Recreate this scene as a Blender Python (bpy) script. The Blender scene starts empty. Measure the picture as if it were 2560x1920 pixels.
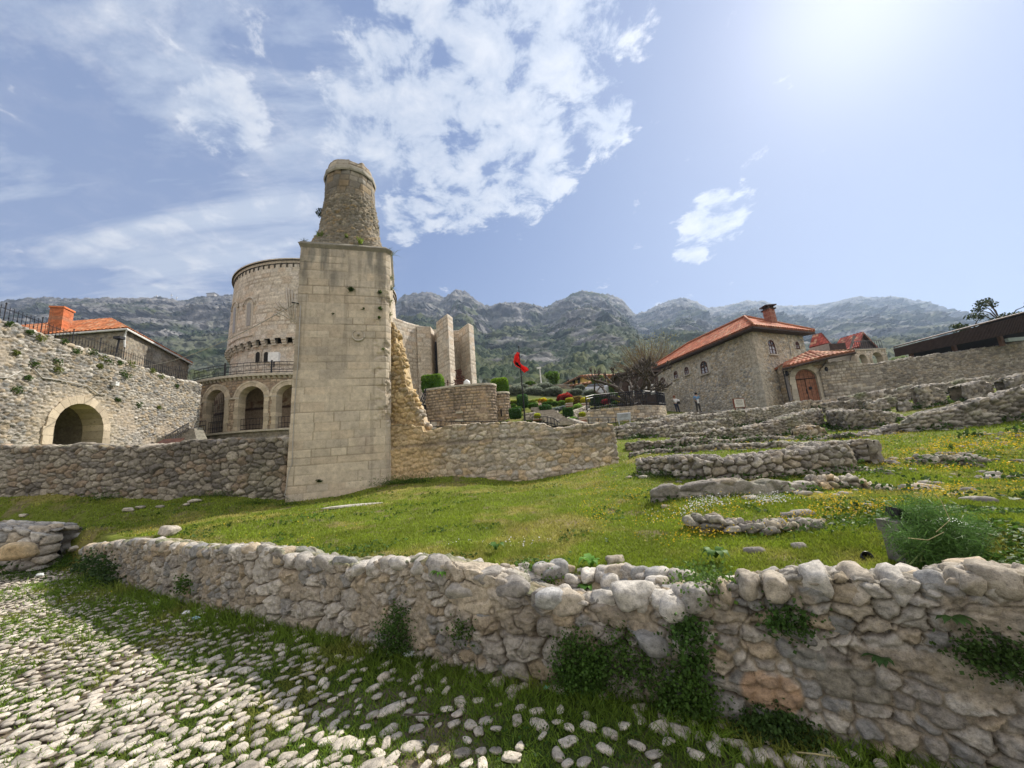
import bpy, math, random
import numpy as np
from mathutils import Matrix, Vector
rad = math.radians
SC = bpy.context.scene
COL = SC.collection
# ------------------------------------------------------------------ camera
FPX = 960.0
PITCH, ROLL = rad(10.7), rad(4.6)
CAM = np.array([0, 0, 1.6])
F_ = np.array([0, math.cos(PITCH), math.sin(PITCH)])
_R0 = np.array([1.0, 0, 0]); _U0 = np.array([0, -math.sin(PITCH), math.cos(PITCH)])
R_ = math.cos(ROLL)*_R0 - math.sin(ROLL)*_U0
U_ = math.sin(ROLL)*_R0 + math.cos(ROLL)*_U0
cam_d = bpy.data.cameras.new('camera'); cam = bpy.data.objects.new('camera', cam_d); COL.objects.link(cam)
cam_d.sensor_width = 36; cam_d.lens = 36*FPX/2560; cam_d.clip_start = 0.05; cam_d.clip_end = 20000
_m = Matrix.Identity(4)
for i in range(3):
    _m[i][0] = R_[i]; _m[i][1] = U_[i]; _m[i][2] = -F_[i]; _m[i][3] = CAM[i]
cam.matrix_world = _m
SC.camera = cam
# ------------------------------------------------------------------ sun and sky
SUN_AZ, SUN_EL = rad(51.0), rad(42.0)      # azimuth clockwise from +Y
sun_dir = Vector((math.sin(SUN_AZ)*math.cos(SUN_EL), math.cos(SUN_AZ)*math.cos(SUN_EL), math.sin(SUN_EL)))
sl = bpy.data.lights.new('sun', 'SUN'); sl.energy = SUN_E = 4.7; sl.angle = rad(0.6); sl.color = (1.0, 0.93, 0.82)
so = bpy.data.objects.new('sun', sl); COL.objects.link(so)
so.rotation_euler = sun_dir.to_track_quat('Z', 'Y').to_euler(); so.location = (60, 60, 90)
SC.view_settings.view_transform = 'Standard'; SC.view_settings.look = 'None'
SC.view_settings.exposure = 0.55; SC.view_settings.gamma = 1

class NT:
    def __init__(s, tree):
        s.t = tree; s.t.nodes.clear()
    def n(s, kind, ins=None, **kw):
        nd = s.t.nodes.new(kind)
        for k, v in kw.items(): setattr(nd, k, v)
        for k, v in (ins or {}).items():
            if isinstance(v, tuple) and len(v) == 2 and hasattr(v[0], 'outputs'):
                s.t.links.new(v[0].outputs[v[1]], nd.inputs[k])
            elif hasattr(v, 'outputs'):
                s.t.links.new(v.outputs[0], nd.inputs[k])
            else:
                nd.inputs[k].default_value = v
        return nd
    def math(s, op, a, b=0.0, c=None, clamp=False):
        ins = {0: a, 1: b}
        if c is not None: ins[2] = c
        return s.n('ShaderNodeMath', ins, operation=op, use_clamp=clamp)
    def mix(s, f, a, b, mode='MIX'):
        nd = s.n('ShaderNodeMix', None, data_type='RGBA', blend_type=mode)
        for idx, v in ((0, f), (6, a), (7, b)):
            if hasattr(v, 'outputs'):
                out = v.outputs[2] if v.bl_idname == 'ShaderNodeMix' else v.outputs[0]
                s.t.links.new(out, nd.inputs[idx])
            elif isinstance(v, tuple) and hasattr(v[0], 'outputs'): s.t.links.new(v[0].outputs[v[1]], nd.inputs[idx])
            else: nd.inputs[idx].default_value = v
        return nd
    def ramp(s, v, stops):
        nd = s.n('ShaderNodeValToRGB', {0: v})
        cr = nd.color_ramp
        while len(cr.elements) > 1: cr.elements.remove(cr.elements[-1])
        for i, (p, c) in enumerate(stops):
            e = cr.elements[0] if i == 0 else cr.elements.new(p)
            e.position = p; e.color = c if len(c) == 4 else (*c, 1)
        return nd
    def map(s, v, a, b, c=0.0, d=1.0):
        return s.n('ShaderNodeMapRange', {'Value': v, 'From Min': a, 'From Max': b, 'To Min': c, 'To Max': d}, interpolation_type='SMOOTHSTEP')

world = bpy.data.worlds.new('World'); SC.world = world; world.use_nodes = True
w = NT(world.node_tree)
sky = w.n('ShaderNodeTexSky', sky_type='NISHITA', sun_disc=False, sun_elevation=SUN_EL, sun_rotation=SUN_AZ,
          altitude=600, air_density=1.0, dust_density=1.4, ozone_density=1.6)
SKY_S = 0.10
tc = w.n('ShaderNodeTexCoord')
sep = w.n('ShaderNodeSeparateXYZ', {0: (tc, 'Generated')})
zc = w.math('MAXIMUM', (sep, 2), 0.03)
zc2 = w.math('ADD', zc, 0.12)
cx = w.math('DIVIDE', (sep, 0), zc2); cy = w.math('DIVIDE', (sep, 1), zc2)
cp = w.n('ShaderNodeCombineXYZ', {0: cx, 1: cy, 2: 0.3})
def wdir(px, py):
    d = F_ + (px-1280)/FPX*R_ + (960-py)/FPX*U_
    return tuple(d/np.linalg.norm(d))
def blob(px, py, ang, soft):          # soft region of sky round one direction
    dt = w.n('ShaderNodeVectorMath', {0: (tc, 'Generated'), 1: wdir(px, py)}, operation='DOT_PRODUCT')
    return w.map((dt, 'Value'), math.cos(rad(ang+soft)), math.cos(rad(max(ang-soft, 0))))
def vmax(*l):
    a = l[0]
    for b in l[1:]: a = w.math('MAXIMUM', a, b)
    return a
# puffy broken cloud field in the middle
n1 = w.n('ShaderNodeTexNoise', {'Vector': cp, 'Scale': 9.5, 'Detail': 13, 'Roughness': 0.62, 'Distortion': 0.25})
n2 = w.n('ShaderNodeTexNoise', {'Vector': cp, 'Scale': 1.5, 'Detail': 6, 'Roughness': 0.6})
reg = vmax(blob(1190, 150, 8, 6), blob(1010, 330, 7, 6), blob(1290, 390, 7, 5), blob(1500, 290, 3, 3), blob(1080, 260, 9, 6), blob(560, 280, 2.5, 3),
           blob(1400, 20, 6, 5), blob(1150, 490, 3.5, 3.5), blob(1790, 545, 3, 2.6), blob(1730, 620, 1.5, 1.6), w.math('MULTIPLY', blob(560, 120, 6, 6), .35),
           blob(1020, 540, 2.5, 2.5), blob(900, 300, 3, 4))
a1 = w.math('ADD', w.math('MULTIPLY', reg, 0.34), w.math('MULTIPLY', n1, 1.25))
a1 = w.math('ADD', a1, w.math('MULTIPLY', n2, 0.25))
puff = w.map(a1, 0.93, 1.12)
# thin streaky veil to the left and low down
rot = w.n('ShaderNodeMapping', {'Vector': cp, 'Rotation': (0, 0, rad(-38)), 'Scale': (0.55, 1.7, 1)})
n3 = w.n('ShaderNodeTexNoise', {'Vector': rot, 'Scale': 1.7, 'Detail': 9, 'Roughness': 0.6, 'Distortion': 0.5})
veilreg = vmax(blob(60, 150, 22, 16), blob(500, 560, 13, 9), w.math('MULTIPLY', blob(450, 180, 15, 9), .95), w.math('MULTIPLY', blob(200, 640, 16, 10), .9))
veil = w.math('MULTIPLY', w.map(n3, 0.42, 0.64), veilreg)
veil = w.math('MULTIPLY', veil, 0.95)
veil = w.math('MAXIMUM', veil, w.math('MULTIPLY', veilreg, 0.22))
dens = w.math('SUBTRACT', 1.0, w.math('MULTIPLY', w.math('SUBTRACT', 1.0, w.math('MULTIPLY', puff, 0.88)), w.math('SUBTRACT', 1.0, veil)))
# pale glare round the sun
dts = w.n('ShaderNodeVectorMath', {0: (tc, 'Generated'), 1: tuple(sun_dir)}, operation='DOT_PRODUCT')
gl1 = w.math('POWER', w.math('MAXIMUM', (dts, 'Value'), 0.0), 5.5)
gl2 = w.math('POWER', w.math('MAXIMUM', (dts, 'Value'), 0.0), 90.0)
glare = w.math('ADD', w.math('MULTIPLY', gl1, 1.6), w.math('MULTIPLY', gl2, 2.2))
up = w.map((sep, 2), 0.0, .75)
skyb = w.mix(up, (2.2, 2.85, 4.6, 1), (.92, 1.5, 3.15, 1))
skyc = w.mix(0.90, sky, skyb)          # a deeper, more even blue under the haze
cloudc = w.mix(w.map(n1, .45, .7), (4.0, 4.5, 5.4, 1), (5.7, 5.9, 6.3, 1))
c1 = w.mix(dens, skyc, cloudc)
# bright cloud deck added to the unseen sky behind the viewer, filling shaded faces
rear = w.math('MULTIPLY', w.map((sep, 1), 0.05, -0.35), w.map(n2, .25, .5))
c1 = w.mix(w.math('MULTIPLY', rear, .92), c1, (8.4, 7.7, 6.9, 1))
gm = w.n('ShaderNodeCombineColor', {0: glare, 1: w.math('MULTIPLY', glare, .95), 2: w.math('MULTIPLY', glare, .84)})
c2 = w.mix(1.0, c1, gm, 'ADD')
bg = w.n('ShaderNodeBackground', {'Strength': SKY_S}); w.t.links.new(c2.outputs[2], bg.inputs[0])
w.t.links.new(bg.outputs[0], w.n('ShaderNodeOutputWorld').inputs[0])

# ------------------------------------------------------------------ helpers: pixels -> metres, noise
def W(px, py, Y):
    d = F_ + (px-1280)/FPX*R_ + (960-py)/FPX*U_
    return CAM + d*(Y/d[1])
def GP(px, py, z=0.0):
    d = F_ + (px-1280)/FPX*R_ + (960-py)/FPX*U_
    return CAM + d*((z-1.6)/d[2])
def h3(ix, iy, iz, seed=0):
    x = (np.asarray(ix).astype(np.int64)*374761393 + np.asarray(iy).astype(np.int64)*668265263
         + np.asarray(iz).astype(np.int64)*2147483647 + seed*1274126177) & 0xffffffff
    x = ((x ^ (x >> 13))*1274126177) & 0xffffffff
    x = ((x ^ (x >> 15))*2246822519) & 0xffffffff
    x = x ^ (x >> 13)
    return (x & 0xffffff)/float(0x1000000)
def vn(x, y, z=0.0, seed=0):
    x, y, z = np.broadcast_arrays(np.asarray(x, float), np.asarray(y, float), np.asarray(z, float))
    ix, iy, iz = np.floor(x), np.floor(y), np.floor(z)
    fx, fy, fz = x-ix, y-iy, z-iz
    fx = fx*fx*(3-2*fx); fy = fy*fy*(3-2*fy); fz = fz*fz*(3-2*fz)
    def H(a, b, c): return h3(ix+a, iy+b, iz+c, seed)
    x00 = H(0,0,0)*(1-fx)+H(1,0,0)*fx; x10 = H(0,1,0)*(1-fx)+H(1,1,0)*fx
    x01 = H(0,0,1)*(1-fx)+H(1,0,1)*fx; x11 = H(0,1,1)*(1-fx)+H(1,1,1)*fx
    return (x00*(1-fy)+x10*fy)*(1-fz) + (x01*(1-fy)+x11*fy)*fz      # 0..1
def fbm(x, y, z=0.0, seed=0, o=4, g=0.5):
    s = 0; a = 1; t = 0; f = 1
    for k in range(o):
        s = s + a*(vn(np.asarray(x)*f, np.asarray(y)*f, np.asarray(z)*f, seed+k*17)*2-1); t += a; a *= g; f *= 2.03
    return s/t          # -1..1
def ridged(x, y, z=0.0, seed=0, o=5, g=0.5):
    s = 0; a = 1; t = 0; f = 1
    for k in range(o):
        s = s + a*(1-np.abs(vn(np.asarray(x)*f, np.asarray(y)*f, np.asarray(z)*f, seed+k*31)*2-1)*2); t += a; a *= g; f *= 2.1
    return s/t
def sst(a, b, x):
    t = np.clip((x-a)/(b-a), 0, 1); return t*t*(3-2*t)

def cells(u, v, seed=0, irr=.42, wv=.28, p=2.5):
    iu, iv = np.floor(u), np.floor(v)
    f1 = np.full(u.shape, 9.0); f2 = np.full(u.shape, 9.0)
    r = np.zeros(u.shape); r2 = np.zeros(u.shape); bx = np.zeros(u.shape); by = np.zeros(u.shape)
    for dj in (-1, 0, 1):
        for di in (-1, 0, 1):
            ci, cj = iu+di, iv+dj
            a = h3(ci, cj, 1, seed); b = h3(ci, cj, 2, seed); c = h3(ci, cj, 3, seed)
            dx = u-(ci+.5+(a-.5)*2*irr + (cj % 2)*0.0); dy = v-(cj+.5+(b-.5)*2*irr)
            d = (np.abs(dx)**p+np.abs(dy)**p)**(1/p) - wv*(c-.5)
            m1 = d < f1
            f2 = np.where(m1, f1, np.minimum(f2, d)); f1 = np.where(m1, d, f1)
            r = np.where(m1, h3(ci, cj, 4, seed), r); r2 = np.where(m1, h3(ci, cj, 5, seed), r2)
            bx = np.where(m1, dx, bx); by = np.where(m1, dy, by)
    return f2-f1, r, r2, bx, by

PAL = {
 'grey':  [(.34,.31,.265),(.28,.255,.22),(.41,.375,.32),(.22,.20,.175),(.36,.31,.24)],
 'lime':  [(.47,.435,.38),(.40,.37,.325),(.53,.495,.435),(.33,.305,.27),(.44,.385,.305),(.29,.285,.27),(.45,.37,.265)],
 'warm':  [(.46,.38,.28),(.38,.32,.245),(.53,.46,.36),(.33,.285,.225),(.50,.38,.24),(.40,.36,.30)],
 'ochre': [(.50,.36,.18),(.44,.32,.17),(.56,.43,.25),(.38,.30,.19),(.52,.38,.20)],
 'ash':   [(.56,.475,.365),(.52,.445,.345),(.585,.50,.385),(.56,.465,.35),(.50,.43,.34)],
 'museum':[(.62,.55,.45),(.58,.51,.41),(.66,.59,.49),(.58,.48,.37),(.61,.55,.47)],
 'brickish':[(.44,.33,.235),(.38,.29,.21),(.50,.39,.285),(.34,.26,.195),(.47,.34,.22)],
 'white': [(.52,.465,.385),(.46,.41,.34),(.57,.515,.43),(.41,.37,.31)],
 'dark':  [(.25,.225,.185),(.31,.275,.22),(.20,.18,.155),(.35,.31,.25),(.28,.22,.16)],
}
def pick(pal, r, r2):
    P = np.array(PAL[pal]); k = np.clip((r*len(P)).astype(int), 0, len(P)-1)
    return P[k]*(0.86+0.28*r2)[..., None]
def mixc(a, b, f):
    f = np.clip(f, 0, 1)[..., None]; return a*(1-f)+np.asarray(b)*f

# ------------------------------------------------------------------ materials
MATS = {}
def mat_attr(name, rough=.92, scale=9, amp=.25, bump=.012, bscale=None, spec=.25, pore=.5):
    if name in MATS: return MATS[name]
    m = bpy.data.materials.new(name); m.use_nodes = True; t = NT(m.node_tree); MATS[name] = m
    g = t.n('ShaderNodeNewGeometry')
    at = t.n('ShaderNodeAttribute', attribute_name='Col')
    no = t.n('ShaderNodeTexNoise', {'Vector': (g, 'Position'), 'Scale': scale, 'Detail': 8, 'Roughness': .65})
    nf = t.n('ShaderNodeTexNoise', {'Vector': (g, 'Position'), 'Scale': scale*7, 'Detail': 4, 'Roughness': .7})
    mul = t.math('ADD', t.map(no, .25, .75, 1-amp, 1+amp), t.map(nf, .3, .7, -amp*.45, amp*.45))
    vp = t.n('ShaderNodeTexNoise', {'Vector': (g, 'Position'), 'Scale': scale*3.1, 'Detail': 5, 'Roughness': .75})
    mul = t.math('MULTIPLY', mul, t.map(vp, .30, .46, 1-pore, 1.0))
    cm = t.n('ShaderNodeVectorMath', {0: (at, 'Color'), 'Scale': mul}, operation='SCALE')
    b1 = t.n('ShaderNodeBump', {'Height': no, 'Distance': bump, 'Strength': .8})
    b2 = t.n('ShaderNodeBump', {'Height': nf, 'Distance': bump*.3, 'Strength': .7, 'Normal': b1})
    bs = t.n('ShaderNodeBsdfPrincipled', {'Base Color': cm, 'Roughness': rough, 'Specular IOR Level': spec, 'Normal': b2})
    t.n('ShaderNodeOutputMaterial', {0: bs}); return m
def mat_plain(name, col, rough=.6, metal=0, amp=.12, scale=6, bump=.002, spec=.4):
    if name in MATS: return MATS[name]
    m = bpy.data.materials.new(name); m.use_nodes = True; t = NT(m.node_tree); MATS[name] = m
    g = t.n('ShaderNodeNewGeometry')
    no = t.n('ShaderNodeTexNoise', {'Vector': (g, 'Position'), 'Scale': scale, 'Detail': 6, 'Roughness': .6})
    cm = t.n('ShaderNodeVectorMath', {0: tuple(col), 'Scale': t.map(no, .3, .7, 1-amp, 1+amp)}, operation='SCALE')
    b1 = t.n('ShaderNodeBump', {'Height': no, 'Distance': bump, 'Strength': .6})
    bs = t.n('ShaderNodeBsdfPrincipled', {'Base Color': cm, 'Roughness': rough, 'Metallic': metal, 'Specular IOR Level': spec, 'Normal': b1})
    t.n('ShaderNodeOutputMaterial', {0: bs}); return m
def mat_leaf(name, rough=.55, trans=.35):
    if name in MATS: return MATS[name]
    m = bpy.data.materials.new(name); m.use_nodes = True; t = NT(m.node_tree); MATS[name] = m
    at = t.n('ShaderNodeAttribute', attribute_name='Col')
    g = t.n('ShaderNodeNewGeometry')
    no = t.n('ShaderNodeTexNoise', {'Vector': (g, 'Position'), 'Scale': 1.3, 'Detail': 4})
    cm = t.n('ShaderNodeVectorMath', {0: (at, 'Color'), 'Scale': t.map(no, .3, .7, .8, 1.2)}, operation='SCALE')
    bs = t.n('ShaderNodeBsdfPrincipled', {'Base Color': cm, 'Roughness': rough, 'Specular IOR Level': .2})
    tr = t.n('ShaderNodeBsdfTranslucent', {'Color': cm})
    mx = t.n('ShaderNodeMixShader', {0: trans, 1: bs, 2: tr})
    t.n('ShaderNodeOutputMaterial', {0: mx}); return m
M_near = mat_attr('near_stone', scale=22, amp=.36, bump=.018)
M_mid = mat_attr('mid_stone', scale=11, amp=.34, bump=.03)
M_far = mat_attr('far_stone', scale=6, amp=.30, bump=.05)
M_ash = mat_attr('ashlar_stone', scale=6, amp=.17, bump=.010, pore=.28)
M_tile = mat_attr('roof_tile', scale=2.5, amp=.22, bump=.01, rough=.85)
M_house = mat_attr('house_stone', scale=4, amp=.36, bump=.05, pore=.6)
M_brick = mat_attr('brick', scale=5, amp=.2, bump=.006)
M_soil = mat_attr('turf_soil', scale=7, amp=.3, bump=.02, rough=1, spec=.1)
M_leaf = mat_leaf('leaf'); M_grass = mat_leaf('grass_blade', trans=.4)
M_iron = mat_plain('wrought_iron', (.018, .018, .022), .5, .3)
M_white = mat_plain('white_metal', (.72, .72, .70), .4)
M_bark = mat_plain('bark', (.085, .07, .055), .95, amp=.4, scale=9, bump=.03)
M_wood = mat_plain('door_wood', (.27, .115, .06), .6, amp=.3, scale=5, bump=.006)
M_dwood = mat_plain('dark_wood', (.055, .036, .028), .8, amp=.35, scale=4, bump=.01)
M_glass = mat_plain('window_glass', (.03, .035, .045), .08, amp=.1, spec=.9)
M_curtain = mat_plain('curtain', (.45, .46, .52), .8)
M_dark = mat_plain('dark_interior', (.02, .018, .016), 1)
M_plaster = mat_plain('yellow_plaster', (.60, .47, .16), .9, amp=.1)
M_cable = mat_plain('grey_cable', (.40, .38, .34), .7)
M_red = mat_plain('red_cloth', (.72, .03, .025), .8)
M_black = mat_plain('black_cloth', (.01, .01, .01), .9)
M_rust = mat_plain('rusty_steel', (.085, .035, .022), .85, amp=.5, scale=8)
M_stonecap = mat_plain('cap_stone', (.50, .45, .37), .9, amp=.2, scale=5, bump=.01)
M_skin = mat_plain('skin', (.50, .30, .21), .6)

# ------------------------------------------------------------------ helpers: objects
def tag(o, label=None, cat=None, group=None, kind=None):
    if label: o['label'] = label
    if cat: o['category'] = cat
    if group: o['group'] = group
    if kind: o['kind'] = kind
    return o
def thing(name, label, cat, loc, group=None):
    o = bpy.data.objects.new(name, None); COL.objects.link(o); o.location = [float(a) for a in loc]
    o.empty_display_size = .3
    return tag(o, label, cat, group)
def mk(name, V, Fc, mat, parent=None, col=None, smooth=True, quads=None):
    """V (n,3) world coordinates; Fc list of tuples, or quads = int array (m,4) / (m,3)"""
    me = bpy.data.meshes.new(name); V = np.asarray(V, dtype=np.float32).reshape(-1, 3)
    off = np.array([0, 0, 0], dtype=np.float32)
    if parent is not None:
        loc = [0, 0, 0]; q = parent
        while q is not None:
            loc = [loc[i]+q.location[i] for i in range(3)]; q = q.parent
        V = V - np.array(loc, dtype=np.float32)
    elif len(V):
        off = np.array([V[:, 0].mean(), V[:, 1].mean(), V[:, 2].min()], dtype=np.float32); V = V-off
    if quads is not None:
        quads = np.asarray(quads, dtype=np.int32); k = quads.shape[1]
        me.vertices.add(len(V)); me.vertices.foreach_set('co', V.ravel())
        me.loops.add(quads.size); me.loops.foreach_set('vertex_index', quads.ravel())
        me.polygons.add(len(quads)); me.polygons.foreach_set('loop_start', np.arange(0, quads.size, k, dtype=np.int32))
        me.update(calc_edges=True)
    else:
        me.from_pydata([tuple(map(float, v)) for v in V], [], [tuple(int(a) for a in f) for f in Fc]); me.update()
    if smooth: me.polygons.foreach_set('use_smooth', np.ones(len(me.polygons), dtype=bool))
    if col is not None:
        c = np.ones((len(V), 4), dtype=np.float32); c[:, :3] = np.asarray(col, dtype=np.float32).reshape(-1, 3)
        a = me.color_attributes.new('Col', 'FLOAT_COLOR', 'POINT'); a.data.foreach_set('color', c.ravel())
    me.materials.append(mat); me.validate()
    o = bpy.data.objects.new(name, me); COL.objects.link(o); o.location = [float(a) for a in off]
    if parent is not None: o.parent = parent
    return o
def gridquads(nu, nv, mask=None):
    i, j = np.meshgrid(np.arange(nu-1), np.arange(nv-1), indexing='ij')
    a = i*nv+j
    q = np.stack([a, a+nv, a+nv+1, a+1], -1)
    if mask is not None: q = q[mask]
    return q.reshape(-1, 4)
def gnormals(P):
    du = np.gradient(P, axis=0); dv = np.gradient(P, axis=1)
    n = np.cross(du, dv); l = np.linalg.norm(n, axis=-1, keepdims=True)
    return n/np.maximum(l, 1e-9)

class MB:
    def __init__(s): s.v = []; s.f = []
    def add(s, v, f):
        b = len(s.v); s.v += [tuple(map(float, q)) for q in v]; s.f += [tuple(a+b for a in q) for q in f]; return s
    def box(s, c, size, ax=None):
        ax = np.eye(3) if ax is None else np.asarray(ax, float); c = np.asarray(c, float)
        v = [c+sum(ax[k]*sg[k]*size[k]/2 for k in range(3)) for sg in
             [(-1,-1,-1),(1,-1,-1),(1,1,-1),(-1,1,-1),(-1,-1,1),(1,-1,1),(1,1,1),(-1,1,1)]]
        return s.add(v, [(0,3,2,1),(4,5,6,7),(0,1,5,4),(1,2,6,5),(2,3,7,6),(3,0,4,7)])
    def hexa(s, v):     # 8 corners: bottom 4, top 4
        return s.add(v, [(0,3,2,1),(4,5,6,7),(0,1,5,4),(1,2,6,5),(2,3,7,6),(3,0,4,7)])
    def tube(s, pts, r, n=6, cap=True):
        pts = [np.asarray(p, float) for p in pts]; rs = r if hasattr(r, '__len__') else [r]*len(pts)
        V = []
        for i, p in enumerate(pts):
            t = pts[min(i+1, len(pts)-1)]-pts[max(i-1, 0)]; t = t/max(np.linalg.norm(t), 1e-9)
            a = np.cross(t, (0, 0, 1.0) if abs(t[2]) < .9 else (1.0, 0, 0)); a /= np.linalg.norm(a); b = np.cross(t, a)
            for k in range(n):
                an = 2*math.pi*k/n; V.append(p+rs[i]*(math.cos(an)*a+math.sin(an)*b))
        Fc = [(i*n+k, i*n+(k+1) % n, (i+1)*n+(k+1) % n, (i+1)*n+k) for i in range(len(pts)-1) for k in range(n)]
        if cap: Fc += [tuple(range(n))[::-1], tuple((len(pts)-1)*n+k for k in range(n))]
        return s.add(V, Fc)
    def lathe(s, c, prof, n=16):
        V = []; c = np.asarray(c, float)
        for (r, z) in prof:
            for k in range(n):
                a = 2*math.pi*k/n; V.append(c+np.array([r*math.cos(a), r*math.sin(a), z]))
        m = len(prof)
        Fc = [(i*n+k, i*n+(k+1) % n, (i+1)*n+(k+1) % n, (i+1)*n+k) for i in range(m-1) for k in range(n)]
        Fc += [tuple(range(n))[::-1], tuple((m-1)*n+k for k in range(n))]
        return s.add(V, Fc)
    def build(s, name, mat, parent=None, smooth=False, col=None):
        c = None
        if col is not None: c = np.tile(np.array(col), (len(s.v), 1))
        o = mk(name, s.v, s.f, mat, parent, col=c, smooth=smooth)
        return o

# ---- textures: f(s, z, P) -> (displacement in m, colour)
def tex_rubble(cw, ch, pal, bulge=.03, mortar=(.36, .32, .26), mw=.12, seed=0, rough=.012, dry=False, dirt=.35, patch=None, tilt=.06, moss=0.0, facet=1.0):
    def f(s, z, P):
        wob = .35*fbm(s/cw*.5, z/ch*.5, 3.1, seed+5, 2)+.16*fbm(s/cw*2.6, z/ch*2.6, 5.1, seed+15, 3)
        e, r, r2, bx, by = cells(s/cw+wob, z/ch+.35*fbm(s/cw*.45, z/ch*.45, 7.7, seed+6, 2)+.16*fbm(s/cw*2.6, z/ch*2.6, 8.1, seed+16, 3), seed)
        k = sst(mw*.25, mw*1.9, e)
        X, Y, Z = P[..., 0], P[..., 1], P[..., 2]
        fc = np.zeros(s.shape)-9
        for q_ in range(4):
            th = 6.2832*((r*97.3+q_*.27+.1*r2) % 1); fc = np.maximum(fc, (np.cos(th)*bx+np.sin(th)*by)*(.5+1.1*((r2*53.7+q_*.37) % 1)))
        nz = fbm(X/cw*3, Y/cw*3, Z/ch*3, seed+9, 4, .55)
        d = bulge*(k*(.35+.8*r2+.75*(.35-fc)*facet)*(1+.5*nz) - (1.0 if dry else .35)*(1-k)) + tilt*bulge*8*k*((r-.5)*bx+(r2-.5)*by)*.5 + rough*nz
        c = pick(pal, r, r2)
        nf = fbm(X/cw*1.3, Y/cw*1.3, Z/ch*1.3, seed+21, 4, .6)
        c = c*(1+.34*nf)[..., None]
        mc = np.array(mortar)*(.85+.3*vn(X*9, Y*9, Z*9, seed+2))[..., None]
        c = mixc(mc, c, sst(mw*.15, mw*1.1, e))
        big = fbm(X*.45, Y*.45, Z*.6, seed+33, 4, .6)
        c = c*(1-dirt*sst(.02, .5, big))[..., None]
        c = mixc(c, np.array([.52, .49, .43]), .35*sst(.15, .6, -big))
        if moss > 0: c = mixc(c, (.09, .11, .035), moss*sst(.15, .5, fbm(X*1.3, Y*1.3, Z*1.3, seed+50, 4)))
        if patch: d, c = patch(s, z, P, d, c)
        return d, c
    return f
def tex_ashlar(ch, bw, pal, seed=0, jw=.012, jd=.012, stain=.3, jcol=(.20, .17, .13), wob=.0, pit=0.004, jvis=.75, patch=None):
    rs = np.random.default_rng(seed+99); hs = ch*(.82+.36*rs.random(400)); cz = np.concatenate([[0], np.cumsum(hs)])
    def f(s, z, P):
        zz = z+20*ch + wob*fbm(s*.6, z*.6, 0, seed, 3)
        zz = np.clip(zz, 0, cz[-1]-.01); row = np.searchsorted(cz, zz, side='right')-1
        dz = np.minimum(zz-cz[row], cz[row+1]-zz)
        bwr = bw*(.75+.6*h3(row, 5, 1, seed)); u = s/bwr+h3(row, 9, 1, seed)*7; iu = np.floor(u)
        off = (h3(iu, row, 3, seed)-.5)*.35; off2 = (h3(iu+1, row, 3, seed)-.5)*.35
        l = iu+off; rr = iu+1+off2
        ident = np.where(u < l, iu-1, np.where(u > rr, iu+1, iu))
        ds = np.minimum(np.abs(u-l), np.abs(rr-u))*bwr
        e = np.minimum(dz, ds)
        r = h3(ident, row, 7, seed); r2 = h3(ident, row, 8, seed)
        X, Y, Z = P[..., 0], P[..., 1], P[..., 2]
        vis = sst(-.35, .25, fbm(s*.9, z*1.3, 4, seed+3, 3))*(1-jvis)+jvis*sst(-.55, .1, fbm(s*1.7, z*1.7, 9, seed+4, 3))
        k = sst(0, jw, e-jw*.4)
        pt = fbm(X*7, Y*7, Z*7, seed+11, 4, .6)
        d = -jd*(1-k)*(.3+vis) + pit*pt + .35*jd*(r2-.5)
        c = pick(pal, r, r2*.6+.2)
        c = c*(1+.10*fbm(X*2.2, Y*2.2, Z*2.2, seed+12, 5, .6))[..., None]
        c = mixc(c, jcol, (1-k)*vis)
        big = fbm(X*.5, Y*.5, Z*.35, seed+13, 4, .6)
        c = c*(1-stain*sst(.1, .55, big))[..., None]
        if patch: d, c = patch(s, z, P, d, c)
        return d, c
    return f
def tex_brick(bw=.24, bh=.075, col=(.46, .13, .05), seed=0):
    def f(s, z, P):
        row = np.floor(z/bh); u = s/bw+(row % 2)*.5; iu = np.floor(u)
        e = np.minimum(np.minimum(z/bh-row, row+1-z/bh)*bh, np.minimum(u-iu, iu+1-u)*bw)
        k = sst(.002, .012, e); r = h3(iu, row, 1, seed)
        c = np.array(col)*(.75+.5*r)[..., None]
        return -.008*(1-k), mixc(np.array([.35, .22, .15])*np.ones(s.shape+(3,)), c, k)
    return f
def tex_flat(col, amp=.1, seed=0, rough=.01):
    def f(s, z, P):
        X, Y, Z = P[..., 0], P[..., 1], P[..., 2]; n = fbm(X*1.1, Y*1.1, Z*1.1, seed, 5, .6)
        return rough*n, np.array(col)*(1+amp*2*n)[..., None]
    return f

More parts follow.
